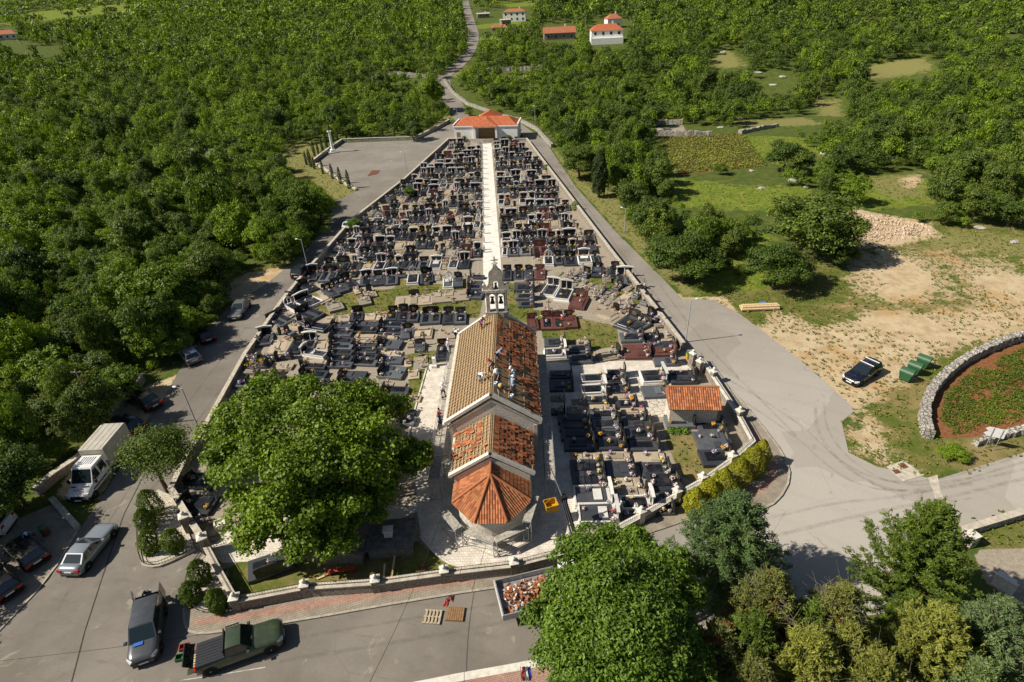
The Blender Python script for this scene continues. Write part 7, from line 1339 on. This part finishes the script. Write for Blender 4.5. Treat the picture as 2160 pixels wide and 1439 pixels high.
cgrave('left columns above the plane tree', 480, 540, 4.798, [('P', 390, 785, 350, 900, 2.1), ('T', 580, 825, 520, 985, 3.0), ('K', 730, 845, 650, 980, 1.6), ('P', 845, 835, 800, 935, 1.7), ('T', 960, 845, 940, 950, 1.6), ('W', 770, 965, 1000, 1000, 1.3), ('T', 755, 1052, 1000, 1062, .9), ('K', 745, 1110, 995, 1118, .9), ('K', 750, 1190, 1005, 1200, 1.4), ('K', 750, 1275, 1005, 1290, 1.7),
    ('K', 820, 700, 1010, 730, 1.7), ('K', 1060, 690, 1260, 700, 1.3), ('K', 1050, 765, 1265, 775, 1.5), ('K', 1045, 850, 1265, 860, 1.4), ('G', 1040, 910, 1265, 915, 1.0), ('K', 1035, 970, 1265, 975, 1.0), ('K', 1030, 1035, 1265, 1040, 1.2), ('K', 1025, 1095, 1265, 1100, 1.0),
    ('K', 1290, 680, 1530, 685, 1.2), ('K', 1285, 740, 1520, 745, 1.2), ('S', 1285, 805, 1510, 810, 1.2), ('T', 1280, 855, 1510, 860, .9), ('K', 1280, 900, 1510, 905, .9), ('K', 1285, 950, 1510, 955, .9), ('K', 1285, 1010, 1510, 1015, 1.0), ('G', 1285, 1065, 1510, 1075, 1.1), ('K', 1135, 1190, 1400, 1200, 1.4), ('K', 1135, 1280, 1400, 1290, 1.5),
    ('K', 1545, 680, 1780, 690, 1.3), ('K', 1540, 745, 1770, 755, 1.3), ('K', 1540, 885, 1760, 895, 1.9), ('T', 1540, 970, 1765, 980, 1.2), ('K', 1535, 1040, 1775, 1050, 1.4), ('G', 1550, 1160, 1790, 1180, 2.2), ('S', 1560, 1285, 1800, 1295, 1.0), ('K', 1555, 1375, 1820, 1385, 2.3)])
cgrave('row along the lawn behind the church', 480, 540, 4.798, [('K', 1320, 560, 1305, 650, 1.6), ('T', 1450, 565, 1430, 635, 1.4), ('T', 1570, 565, 1545, 640, 1.3), ('K', 1680, 555, 1650, 650, 1.4), ('K', 1790, 555, 1765, 655, 1.4), ('K', 1895, 570, 1870, 660, 1.4), ('S', 1120, 590, 1100, 660, 3.2), ('K', 1830, 720, 1810, 830, 1.6), ('T', 1985, 720, 1965, 825, 2.4), ('S', 1890, 385, 1880, 490, 5.0), ('P', 1410, 190, 1400, 290, 1.8), ('K', 1535, 190, 1530, 290, 1.8), ('P', 1665, 180, 1655, 285, 1.8), ('A', 1885, 175, 1870, 285, 1.6), ('K', 2000, 175, 1998, 280, 1.4), ('X', 1070, 470, 1110, 545, 2.0), ('X', 1370, 405, 1400, 490, 1.6), ('S', 1430, 345, 1460, 405, 1.6)])
cgrave('graves round the bell gable', 820, 540, 4.798, [('G', 430, 570, 415, 680, 2.6), ('K', 610, 570, 600, 680, 1.5), ('K', 730, 570, 720, 680, 1.5), ('T', 600, 725, 590, 820, 2.0), ('K', 545, 880, 530, 1050, 1.3), ('F', 322, 1000, 320, 1130, 1.6), ('S', 620, 345, 625, 450, 5.0), ('K', 800, 265, 945, 270, 1.3), ('G', 800, 315, 945, 320, 1.2), ('K', 805, 385, 955, 395, 2.0), ('A', 605, 215, 600, 320, 1.4), ('K', 705, 215, 705, 310, 1.3), ('K', 405, 170, 405, 260, 1.3),
    ('K', 1480, 320, 1270, 320, 1.9), ('K', 1480, 410, 1290, 410, 1.5), ('K', 1480, 480, 1310, 485, 1.3), ('W', 1680, 275, 1590, 410, 1.9), ('W', 1810, 315, 1740, 455, 2.0), ('R', 1960, 400, 1895, 525, 2.1), ('R', 1450, 625, 1465, 735, 1.4), ('R', 1595, 610, 1605, 735, 1.5), ('R', 1705, 605, 1730, 730, 1.5), ('R', 1825, 595, 1850, 720, 1.6), ('K', 1200, 130, 1195, 240, 1.4), ('K', 1315, 130, 1312, 235, 1.4), ('K', 1420, 130, 1412, 235, 1.3), ('R', 1530, 115, 1525, 240, 1.6), ('X', 1620, 530, 1610, 590, 1.0)])
cgrave('group between the church and the right wall', 1100, 540, 4.798, [('S', 880, 480, 740, 560, 2.1), ('S', 965, 530, 830, 615, 2.1), ('S', 1050, 590, 905, 675, 2.2), ('K', 775, 100, 770, 205, 1.8), ('K', 960, 100, 930, 195, 1.8), ('P', 1040, 175, 1060, 300, 2.4), ('K', 1150, 615, 1000, 725, 2.1), ('G', 1270, 655, 1080, 750, 1.8), ('G', 1235, 815, 1000, 820, 2.0), ('K', 1385, 800, 1260, 810, 1.6), ('T', 1525, 800, 1400, 810, 1.8), ('R', 1300, 955, 1035, 960, 2.8), ('K', 1550, 895, 1310, 900, 1.4), ('R', 1560, 965, 1330, 970, 1.5), ('K', 1575, 1060, 1340, 1068, 1.4), ('S', 990, 960, 755, 1000, 2.4), ('G', 450, 870, 230, 875, 1.8), ('W', 455, 975, 230, 985, 1.6), ('S', 690, 860, 540, 865, 1.3), ('K', 700, 930, 480, 935, 1.5), ('K', 715, 1030, 480, 1040, 1.7)])
for r_ in range(3):
    cgrave('old flat slabs near the right wall bend', 1100, 540, 4.798, [('X' if (k + r_) % 5 == 2 else 'F', 400 + 62 * k + 30 * r_, 160 + 24 * k + 62 * r_ - 14, 380 + 62 * k + 30 * r_ - 18, 160 + 24 * k + 62 * r_ + 14, .85) for k in range(12 - 2 * (r_ == 0))])
cgrave('columns right of the church', 1120, 780, 3.7875, [('K', 330, 30, 150, 35, 1.4), ('K', 340, 115, 150, 120, 1.9), ('W', 600, 60, 400, 70, 1.5), ('W', 600, 155, 400, 165, 1.5), ('K', 755, 25, 580, 30, 1.3), ('K', 765, 80, 590, 85, 1.2), ('K', 790, 145, 640, 150, 1.3), ('W', 1075, 45, 880, 55, 2.2), ('G', 1095, 165, 890, 175, 1.9), ('K', 1310, 50, 1105, 55, 2.2),
    ('K', 470, 390, 215, 390, 1.3), ('K', 480, 450, 230, 450, 1.2), ('K', 490, 515, 240, 515, 1.4), ('K', 510, 590, 265, 592, 1.5), ('S', 400, 310, 300, 312, 1.0), ('K', 620, 235, 450, 240, 1.2), ('T', 640, 290, 470, 295, 1.0), ('K', 690, 350, 465, 352, 1.3), ('G', 710, 425, 490, 430, 1.4), ('K', 730, 510, 505, 512, 1.4), ('K', 755, 590, 540, 592, 1.5), ('T', 830, 205, 660, 210, 1.1), ('K', 850, 265, 680, 270, 1.2), ('T', 920, 320, 720, 325, 1.1), ('K', 925, 382, 725, 385, 1.2), ('K', 965, 440, 740, 443, 1.2), ('K', 985, 512, 760, 515, 1.5), ('K', 1025, 595, 790, 600, 1.4),
    ('T', 560, 685, 320, 690, 1.2), ('K', 585, 770, 315, 775, 1.8), ('K', 600, 870, 330, 880, 1.8), ('W', 650, 1000, 345, 1010, 2.1), ('W', 700, 1145, 380, 1150, 2.0), ('S', 805, 680, 575, 682, 1.3), ('K', 835, 785, 600, 790, 1.9), ('T', 885, 885, 650, 890, 1.5), ('S', 930, 970, 690, 975, 1.4), ('W', 970, 1060, 715, 1070, 1.4), ('K', 910, 1140, 735, 1150, 1.4), ('S', 1075, 685, 830, 690, 1.4), ('K', 1115, 785, 880, 790, 1.7), ('K', 1180, 885, 930, 892, 2.1), ('K', 1215, 1000, 995, 1010, 1.7), ('G', 1300, 405, 1075, 410, 1.8), ('K', 1545, 440, 1325, 448, 1.6), ('K', 1575, 565, 1320, 570, 2.5), ('K', 1605, 690, 1355, 700, 2.0)])
cgrave('graves in the shade left of the plane tree', 0, 0, 1, [('G', 573, 1212, 570, 1168, 3.2), ('K', 388, 1060, 452, 1064, 2.0), ('K', 398, 1010, 458, 1014, 1.8), ('S', 400, 1098, 440, 1104, 1.4), ('K', 600, 800, 560, 800, 1.5)])
# far rows either side of the white path
LWp = GP([(947, 299), (855, 383), (745, 470), (640, 590), (600, 640)])[::-1]; RWp = GP([(1111, 299), (1288, 540), (1440, 740)])[::-1]
def xat(L_, y): return float(np.interp(y, [p[1] for p in L_], [p[0] for p in L_]))
rg = random.Random(23); TYL = 'KKKKKKKKGGGGPPPPPPWWSSSSTTRXA'
ra = g(757, 549); rb = g(952, 547); slope = 0.5 * (rb[1] - ra[1]) / (rb[0] - ra[0])
for side in (-1, 1):
    for k in range(20):
        y0 = 80.5 + 4.02 * k; pe = np.interp(y0, [82, 158], [-3.7, -5.4] if side < 0 else [-1.15, -2.8]); we = xat(LWp if side < 0 else RWp, y0); x = pe + side * .35; j = 0
        if side > 0 and k == 0: x = 3.6
        while True:
            w = rg.choice((0.9, 1.1, 1.3, 1.5, 1.7, 1.9, 2.1, 2.4)); cx = x + side * w / 2; yy = y0 + slope * (cx - pe) * 1.0 + rg.uniform(-.12, .12); we2 = xat(LWp if side < 0 else RWp, yy)
            if abs(cx + side * w / 2 - pe) > abs(we2 - pe) - .35: break
            j += 1; ty = rg.choice(TYL)
            if rg.random() < .02: x += side * w; continue
            GR.append(dict(ty=ty, x=cx, y=yy, a=rg.uniform(-.02, .02) + math.atan(slope), w=w - .08, l=3.2 + rg.uniform(-.2, .2), sec='far', row=(side, k, j))); x += side * (w + rg.choice((.02, .04, .06, .1)))
fill = [([(600, 660), (770, 700), (905, 700), (860, 905), (700, 850), (560, 815), (505, 815), (560, 700)], 'small graves between the left columns', 130), ([(1170, 800), (1320, 800), (1345, 860), (1400, 890), (1395, 1010), (1440, 1060), (1340, 1100), (1200, 1110)], 'small graves between the right columns', 90), ([(650, 600), (740, 575), (1010, 580), (1010, 600), (840, 590), (700, 625)], 'small graves at the lawn edge', 30), ([(1075, 580), (1240, 572), (1220, 640), (1110, 600)], 'small graves beside the white path foot', 24), ([(1220, 600), (1330, 570), (1400, 690), (1300, 690)], 'small graves near the right wall', 40)]
for px_, sec, n_ in fill:
    P = GP(px_, .3); xs = [p[0] for p in P]; ys = [p[1] for p in P]; made = 0
    for tr_ in range(1600):
        x, y = rg.uniform(min(xs), max(xs)), rg.uniform(min(ys), max(ys))
        if made >= n_ or not bool(inpoly(P, np.array([x]), np.array([y]))[0]): continue
        nb_ = min((q for q in GR if q['sec'] != 'far'), key=lambda q: (q['x'] - x) ** 2 + (q['y'] - y) ** 2); w, l = rg.choice((.8, 1.0, 1.2)), rg.choice((1.4, 1.7, 2.1)); a = nb_['a']; ok = True
        for q in GR:
            if abs(q['x'] - x) + abs(q['y'] - y) > 6: continue
            dx, dy = x - q['x'], y - q['y']; c, s_ = math.cos(q['a']), math.sin(q['a']); u, v = dx * c + dy * s_, -dx * s_ + dy * c; da = abs(math.sin(a - q['a'])); ew, el = w / 2 * (1 - da) + l / 2 * da, l / 2 * (1 - da) + w / 2 * da
            if abs(u) < q['w'] / 2 + ew + .03 and abs(v) < q['l'] / 2 + el + .03: ok = False; break
        if ok: made += 1; GR.append(dict(ty=rg.choice('KKKSTTFGX'), x=x, y=y, a=a, w=w, l=l, sec=sec, row=None))
DONE = {}
for q in GR: q['d'] = math.sqrt(q['x'] ** 2 + q['y'] ** 2 + HC * HC); q['hv'] = rg.choice((0, 0, 1, 1, 2))
GR.sort(key=lambda q: q['d'] / max(.8, q['w']) ** .15)
secc = {}
for q in GR:
    if q['sec'] != 'far': secc.setdefault((q['sec'], q['ty']), []).append(q)
for (s_, ty), L_ in secc.items():
    L_.sort(key=lambda q: -q['y'])
    for i, q in enumerate(L_):
        of = f'{ordn[i]} from the far end' if len(L_) > 1 else 'the only one'
        q['lab'] = f"{LOOK[ty]}, {of} in the {s_}"; q['ref'] = f"{ordn[i]} {SHORT[ty]} grave of the {s_}" if len(L_) > 1 else f"{SHORT[ty]} grave of the {s_}"
for q in GR:
    if q['sec'] == 'far':
        sd, k, j = q['row']; q['ref'] = f"grave {ordn[j - 1]} from path, row {ordn[k]}, {'left' if sd < 0 else 'right'} side"; q['lab'] = f"{LOOK[q['ty']].replace('with a ', 'with ')}, {ordn[j - 1]} {'left' if sd < 0 else 'right'} of path, {ordn[k]} row back"
def short16(s_):
    w_ = s_.split()
    if len(w_) > 16: s_ = s_.replace(' granite', '').replace('a plain black', 'black').replace('a broad', 'broad'); w_ = s_.split()
    if len(w_) > 16: s_ = s_.replace(' the ', ' '); w_ = s_.split()
    if len(w_) > 16: s_ = s_.replace(' headstone', ' stone').replace('with a ', 'with ').replace('from far end', 'from back'); w_ = s_.split()
    return ' '.join(w_[:16])
# flower arrangements
for nm, c in (('petal_white', (0.72, 0.72, 0.68)), ('petal_pink', (0.62, 0.24, 0.34)), ('petal_red', (0.50, 0.03, 0.05)), ('petal_yellow', (0.68, 0.50, 0.05)), ('petal_orange', (0.70, 0.24, 0.03)), ('petal_violet', (0.34, 0.20, 0.46)), ('petal_blush', (0.66, 0.46, 0.44))): simple(nm, c, .8, .15, 0, .2, 12)
simple('flower_leaf', (0.07, 0.12, 0.035), .7, .2, 0, .3, 12); simple('vase_white', (0.66, 0.65, 0.62), .4, .4, 0, .1, 8); simple('vase_black', (0.03, 0.03, 0.03), .3, .5, 0, .1, 8)
FKIND = [('white', ('petal_white', 'petal_blush')), ('white and pink', ('petal_white', 'petal_pink')), ('pink', ('petal_pink', 'petal_blush')), ('red and white', ('petal_red', 'petal_white')), ('yellow', ('petal_yellow', 'petal_white')), ('orange', ('petal_orange', 'petal_yellow')), ('violet and white', ('petal_violet', 'petal_white')), ('blush', ('petal_blush', 'petal_white'))]
FM = []
for k, (nm, ms) in enumerate(FKIND):
    r2 = np.random.default_rng(k + 50); n_ = 46; d = unit(r2.normal(size=(n_, 3))); d[:, 2] = np.abs(d[:, 2]); P = d * np.array([.2, .18, .19]) * r2.uniform(.6, 1.1, (n_, 1)) + (0, 0, .2); V1 = cards(r2, P, d + r2.normal(size=d.shape) * .35, r2.uniform(.07, .125, n_), .9); mi = np.where(r2.uniform(size=n_) < .62, 0, 1)
    e = unit(r2.normal(size=(22, 3))); V2 = cards(r2, e * .17 + (0, 0, .17), e + (0, 0, .3), r2.uniform(.1, .17, 22), .4); bl = quadmesh('blooms', np.vstack([V1, V2]), M(ms[0], ms[1], 'flower_leaf'), np.concatenate([mi, np.full(22, 2)]))
    vb = MB().lathe([(.055, 0), (.085, .1), (.075, .16)], (0, 0, 0), 7); vm = bpy.data.meshes.new('vase'); vm.from_pydata(vb.v, [], vb.f); vm.materials.append(MATS['vase_white' if k % 2 else 'vase_black']); FM.append((nm, bl, vm))
FL = []; nind = 0; mer = []; rh = random.Random(9)
GM = ['granite_black', 'granite_grey', 'granite_panel', 'granite_red', 'marble_white', 'grave_stone', 'grave_tan', 'old_stone', 'lettering_gold']; gmi = {m_: i for i, m_ in enumerate(GM)}; big = MB()
for i, q in enumerate(GR):
    parts_, w, l = grave_meshes(q['ty'], q['w'], q['l'], q['hv']); zs = rh.uniform(.82, 1.18); sx_ = q['w'] / w; sy_ = q['l'] / l; Mx = Matrix.Translation((q['x'], q['y'], .005)) @ Matrix.Rotation(q['a'], 4, 'Z') @ Matrix.Diagonal((sx_, sy_, zs, 1)); q['M'] = Mx
    if i < 296:
        t = thing('grave', short16(q['lab']), 'grave', (q['x'], q['y'], .005), q['a'], 'graves of the cemetery'); t.scale = (sx_, sy_, zs)
        for nm, me_, b_, m_ in parts_: mk(nm, me_, t)
    else:
        for nm, me_, b_, m_ in parts_: big.add([Mx @ Vector(p) for p in b_.v], b_.f, gmi[m_])
    z = (.36 if q['ty'] not in 'STF' else .2) * zs + .1; l, w = q['l'], q['w']
    if q['ty'] in 'F' and rh.random() < .6: continue
    nb = max(1, round(w / 1.1)); spots = []
    for k in range(nb + 1):
        if rh.random() < .85: spots.append((-w / 2 + .16 + (w - .32) * k / nb, l / 2 - .42 - rh.uniform(0, .12), z - .1, ('left of' if k == 0 else 'right of' if k == nb else 'before') + ' the headstone'))
    if rh.random() < .62: spots.append((rh.uniform(-.25, .25) * w, rh.uniform(-.3, .1) * l, z, 'on the slab'))
    if rh.random() < .25: spots.append((rh.uniform(-.3, .3) * w, -l * .36, z - .1, 'at the foot'))
    for x, y, zz, wh in spots: FL.append((q['d'], q, Mx @ Vector((x / sx_, y / sy_, 0)), zz, wh, rh.choice((0, 0, 0, 1, 1, 2, 3, 4, 5, 6, 7, 7)), rh.uniform(.75, 1.25)))
o = big.build('far_graves', M(*GM)); struct(o, 'stuff'); tag(o, 'crowded dark and pale graves at the far end of the cemetery', 'graves')
FL.sort(key=lambda f: f[0]); far = [[], [], []]; used = set()
LFV = []
for i, (d_, q, p, zz, wh, k, s_) in enumerate(FL):
    nm, bl, vm = FM[k]; rz = rh.uniform(0, 6.28)
    if i < 296:
        lab = short16(f"{nm} flowers {wh} of the {q['ref']}" if 'on' not in wh[:3] else f"{nm} flowers {wh} of the {q['ref']}")
        o = mk('flower_bouquet', bl, None, (p.x, p.y, zz), rz); o.scale = (s_,) * 3; tag(o, lab, 'flowers', 'flower bouquets on the graves'); mk('vase', vm, o)
    else:
        Vv_ = np.empty(len(bl.vertices) * 3, np.float32); bl.vertices.foreach_get('co', Vv_); Vv_ = Vv_.reshape(-1, 4, 3); pi = np.empty(len(bl.polygons), np.int32); bl.polygons.foreach_get('material_index', pi); sel = np.arange(0, len(Vv_), 2) if d_ > 110 else np.arange(len(Vv_)); A_ = Vv_[sel] * s_ * (1.25 if d_ > 110 else 1); c, s2 = math.cos(rz), math.sin(rz)
        A_ = np.stack([A_[..., 0] * c - A_[..., 1] * s2 + p.x, A_[..., 0] * s2 + A_[..., 1] * c + p.y, A_[..., 2] + zz], -1); far[0].append(A_.reshape(-1, 3)); PM = {'petal_white': 0, 'petal_pink': 1, 'petal_red': 2, 'petal_yellow': 3, 'petal_orange': 4, 'petal_violet': 5, 'petal_blush': 6}; lut = np.array([PM[FKIND[k][1][0]], PM[FKIND[k][1][1]], 7]); far[1].append(lut[pi[sel]])
o = mk('far_flowers', quadmesh('far_flowers', np.vstack(far[0]), M('petal_white', 'petal_pink', 'petal_red', 'petal_yellow', 'petal_orange', 'petal_violet', 'petal_blush', 'flower_leaf'), np.concatenate(far[1]))); struct(o, 'stuff'); tag(o, 'colourful flowers scattered over the farther graves', 'flowers')
print('graves', len(GR), 'flowers', len(FL))
# standing crosses, planter, flower bed, lanterns by the path
for x, y, h, lab in ((897, 728, 1.9, 'tall stone cross on the lawn left of the church'), (1281, 590, 2.0, 'stone crucifix on the right near the cemetery wall'), (902, 612, 1.2, 'small dark stone cross on the lawn behind the long concrete graves'), (548, 728, 1.5, 'weathered stone cross among the graves by the left wall'), (887, 750, .8, 'little stone cross at the head of the flat slab on the lawn'), (958, 640, .9, 'small cross on the lawn left of the bell gable'), (541, 795, 1.5, 'pale carved cross half hidden by the top of the plane tree')):
    q = g(x, y); t = thing('stone_cross', lab, 'cross', (q[0], q[1], 0)); MB().obox((0, 0, 0), (.42, .42, .25)).build('base', M('old_stone'), t); b = MB(); b.box(-.09, -.07, .25, .09, .07, h); b.box(-.34, -.06, h * .68, .34, .06, h * .68 + .17); b.build('cross', M('old_stone'), t)
q = g(546, 766); t = thing('flower_bed', 'raised black edged bed overflowing with mixed flowers by the left wall', 'flower bed', (q[0], q[1], 0), .25); b = MB(); b.bbox(-1.5, -1.1, 0, 1.5, 1.1, .3, .03); b.build('kerb', M('granite_black'), t)
r2 = np.random.default_rng(4); n_ = 900; P = np.stack([r2.uniform(-1.35, 1.35, n_), r2.uniform(-.95, .95, n_), r2.uniform(.3, .62, n_)], 1); mi = np.where(P[:, 1] > .15, r2.choice([0, 1, 0], n_), r2.choice([2, 3, 2, 4], n_)); mk('blooms', quadmesh('blooms', cards(r2, P, r2.normal(size=P.shape) + (0, 0, 1), r2.uniform(.1, .2, n_), .8), M('petal_white', 'petal_violet', 'flower_leaf', 'petal_orange', 'petal_yellow'), mi), t)
q = g(498, 1110); t = thing('stone_planter', 'square pale stone planter on the shaded paving by the gate', 'planter', (q[0] - 1.2, q[1], .03), .5); b = MB()
for a in ((-.4, -.4, 0, .4, .4, .4), (-.42, -.42, .4, .42, -.3, .5), (-.42, .3, .4, .42, .42, .5), (-.42, -.3, .4, -.3, .3, .5), (.3, -.3, .4, .42, .3, .5)): b.box(*a)
b.build('tub', M('cap_stone'), t)
q = g(917, 772); t = thing('water_post', 'white water tap post at the top of the left church path', 'tap post', (q[0], q[1], .03)); MB().bbox(-.2, -.2, 0, .2, .2, 1.1, .04).build('post', M('plaster_white'), t); MB().bbox(-.3, -.55, 0, .3, -.2, .3, .03).build('basin', M('cap_stone'), t)
for k in range(19):
    y = 84 + 4.02 * k; xx = float(np.interp(y, [82, 158], [-3.7, -5.4])) + .1; t = thing('path_post', f'pale kerb post at the left path edge beside grave row {ordn[k]}', 'post', (xx, y + 1.1, 0.03), 0, 'posts along the left edge of the white path'); MB().bbox(-.14, -.14, 0, .14, .14, 1.0, .03).build('post', M('marble_white'), t); MB().box(-.05, -.05, 1.0, .05, .05, 1.25).build('lantern', M('granite_panel'), t)
# hedge plants by the shed, crops
def clumps(name, pts, r, leaf, n, mat, lab, cat, seed=1, kind='stuff', h=.6):
    r2 = np.random.default_rng(seed); c = np.repeat(np.array(pts), n, 0); e = unit(r2.normal(size=c.shape)); e[:, 2] = np.abs(e[:, 2]); P = c + e * r * r2.uniform(.4, 1.1, (len(c), 1)) * np.array([1, 1, h]); P[:, 2] += .06
    o = mk(name, quadmesh(name, cards(r2, P, e * .6 + (0, 0, .6) + r2.normal(size=e.shape) * .4, leaf * r2.uniform(.6, 1.4, len(P)), .6), M(mat))); 
    if kind: struct(o, kind)
    return tag(o, lab, cat)
for k, x in enumerate((1415, 1428, 1444)): q = g(x, 912); clumps('low_shrub', [(*q, .05)], .42, .16, 260, 'leaf_chestnut', ('left', 'middle', 'right')[k] + ' one of three small shrubs in front of the tiled shed', 'shrub', k, None, .9)
P = GP([(2400, 690), (2160, 735), (2060, 775), (1995, 835), (1985, 885), (2010, 915), (2400, 840)]); xs = [p[0] for p in P]; ys = [p[1] for p in P]; r2 = np.random.default_rng(3); X = r2.uniform(min(xs), min(70, max(xs)), 9000); Y = r2.uniform(min(ys), max(ys), 9000); ins = inpoly(P, X, Y); nz = np.sin(X * 1.1 + .4 * Y) * .5 + np.sin(Y * 1.7 - X * .3) * .5 + r2.normal(size=len(X)) * .5; ins &= (nz > -.6) & (np.sin((X * .42 + Y * .9) * 4.2) > -.72)
clumps('field_crop', np.stack([X[ins], Y[ins], np.zeros(ins.sum())], 1), .36, .17, 16, 'crop', 'dense green crop growing in the red soil field', 'crop', 5)
V = []; A0, A1, A2, A3 = [gt(*p) for p in ((1392, 292), (1566, 286), (1612, 350), (1432, 366))]; pts = []
struct(MB().add([(x, y, float(TZ(x, y)) + .35) for x, y in (A0, A1, A2, A3)], [(3, 2, 1, 0)]).build('ploughed_field', M('land')))
bpy.data.objects.remove(bpy.data.objects['ploughed_field'])
for i in range(26):
    a = (A0[0] + (A1[0] - A0[0]) * i / 25, A0[1] + (A1[1] - A0[1]) * i / 25); c = (A3[0] + (A2[0] - A3[0]) * i / 25, A3[1] + (A2[1] - A3[1]) * i / 25); n_ = int(math.dist(a, c) / 1.1)
    for k in range(n_ + 1): x, y = a[0] + (c[0] - a[0]) * k / n_, a[1] + (c[1] - a[1]) * k / n_; pts.append((x, y, float(TZ(x, y))))
clumps('vine_rows', pts, .78, .42, 17, 'vine', 'rows of low vines in the reddish ploughed field', 'vines', 6)

# grass and weeds on the open ground
r2 = np.random.default_rng(12); msk = ((MASK['lawn'] > .45) | (MASK['mead'] > .5)) & (MASK['dirt'] < .62) & (MASK['conc'] < .3) & (MASK['red'] < .3) & (np.abs(fx) < 100) & (fy < 190) & (fy > 10)
ix_ = np.nonzero(msk)[0]; road = GP(ROADL); ix_ = ix_[~inpoly(road, fx[ix_], fy[ix_])]; ix_ = r2.choice(ix_, min(26000, len(ix_)), replace=False); T3 = np.stack([fx[ix_] + r2.uniform(-.4, .4, len(ix_)), fy[ix_] + r2.uniform(-.4, .4, len(ix_)), GZ.ravel()[ix_]], 1)
d_ = np.hypot(T3[:, 0], T3[:, 1]); keep = (r2.uniform(size=len(d_)) < np.where(d_ < 75, .9, .7)) & ~((np.abs(T3[:, 0] + 6) < 16) & (T3[:, 1] < 30)); T3 = T3[keep]
leaf_mat('grass_blade', (0.10, 0.135, 0.025), (0.26, 0.21, 0.08), .42, var=.5)
clumps('grass_tufts', T3, .34, .26, 3, 'grass_blade', 'short uneven grass and weeds on the open ground', 'grass', 13, 'stuff', .35)
ix_ = np.nonzero((MASK['dirt'] > .55) & (fx > 15) & (fy < 110))[0]; ix_ = r2.choice(ix_, min(1300, len(ix_)), replace=False); T3 = np.stack([fx[ix_] + r2.uniform(-.4, .4, len(ix_)), fy[ix_] + r2.uniform(-.4, .4, len(ix_)), np.zeros(len(ix_))], 1); nz = np.array([mnoise.noise((p[0] * .16, p[1] * .16, 3)) for p in T3]); T3 = T3[nz > -.02]; T3 = T3[~inpoly(road, T3[:, 0], T3[:, 1])]
clumps('weed_tufts', T3, .3, .2, 6, 'grass_blade', 'sparse weeds growing through the bare dirt of the clearing', 'weeds', 14, 'stuff', .35)
b = MB(); rq = random.Random(5)
for k in range(700):
    i_ = int(r2.choice(np.nonzero((MASK['dirt'] > .5) & (fx > 15) & (fy < 120))[0])) if k == 0 else int(ix_[rq.randrange(len(ix_))]); s_ = rq.uniform(.05, .16); b.obox((fx[i_] + rq.uniform(-.6, .6), fy[i_] + rq.uniform(-.6, .6), -.02), (s_, s_ * rq.uniform(.5, 1), s_ * .7), rq.uniform(0, 3), 0, .6)
o = b.build('pebbles', M('rock')); struct(o, 'stuff'); tag(o, 'loose pale stones strewn over the dirt clearing', 'stones')
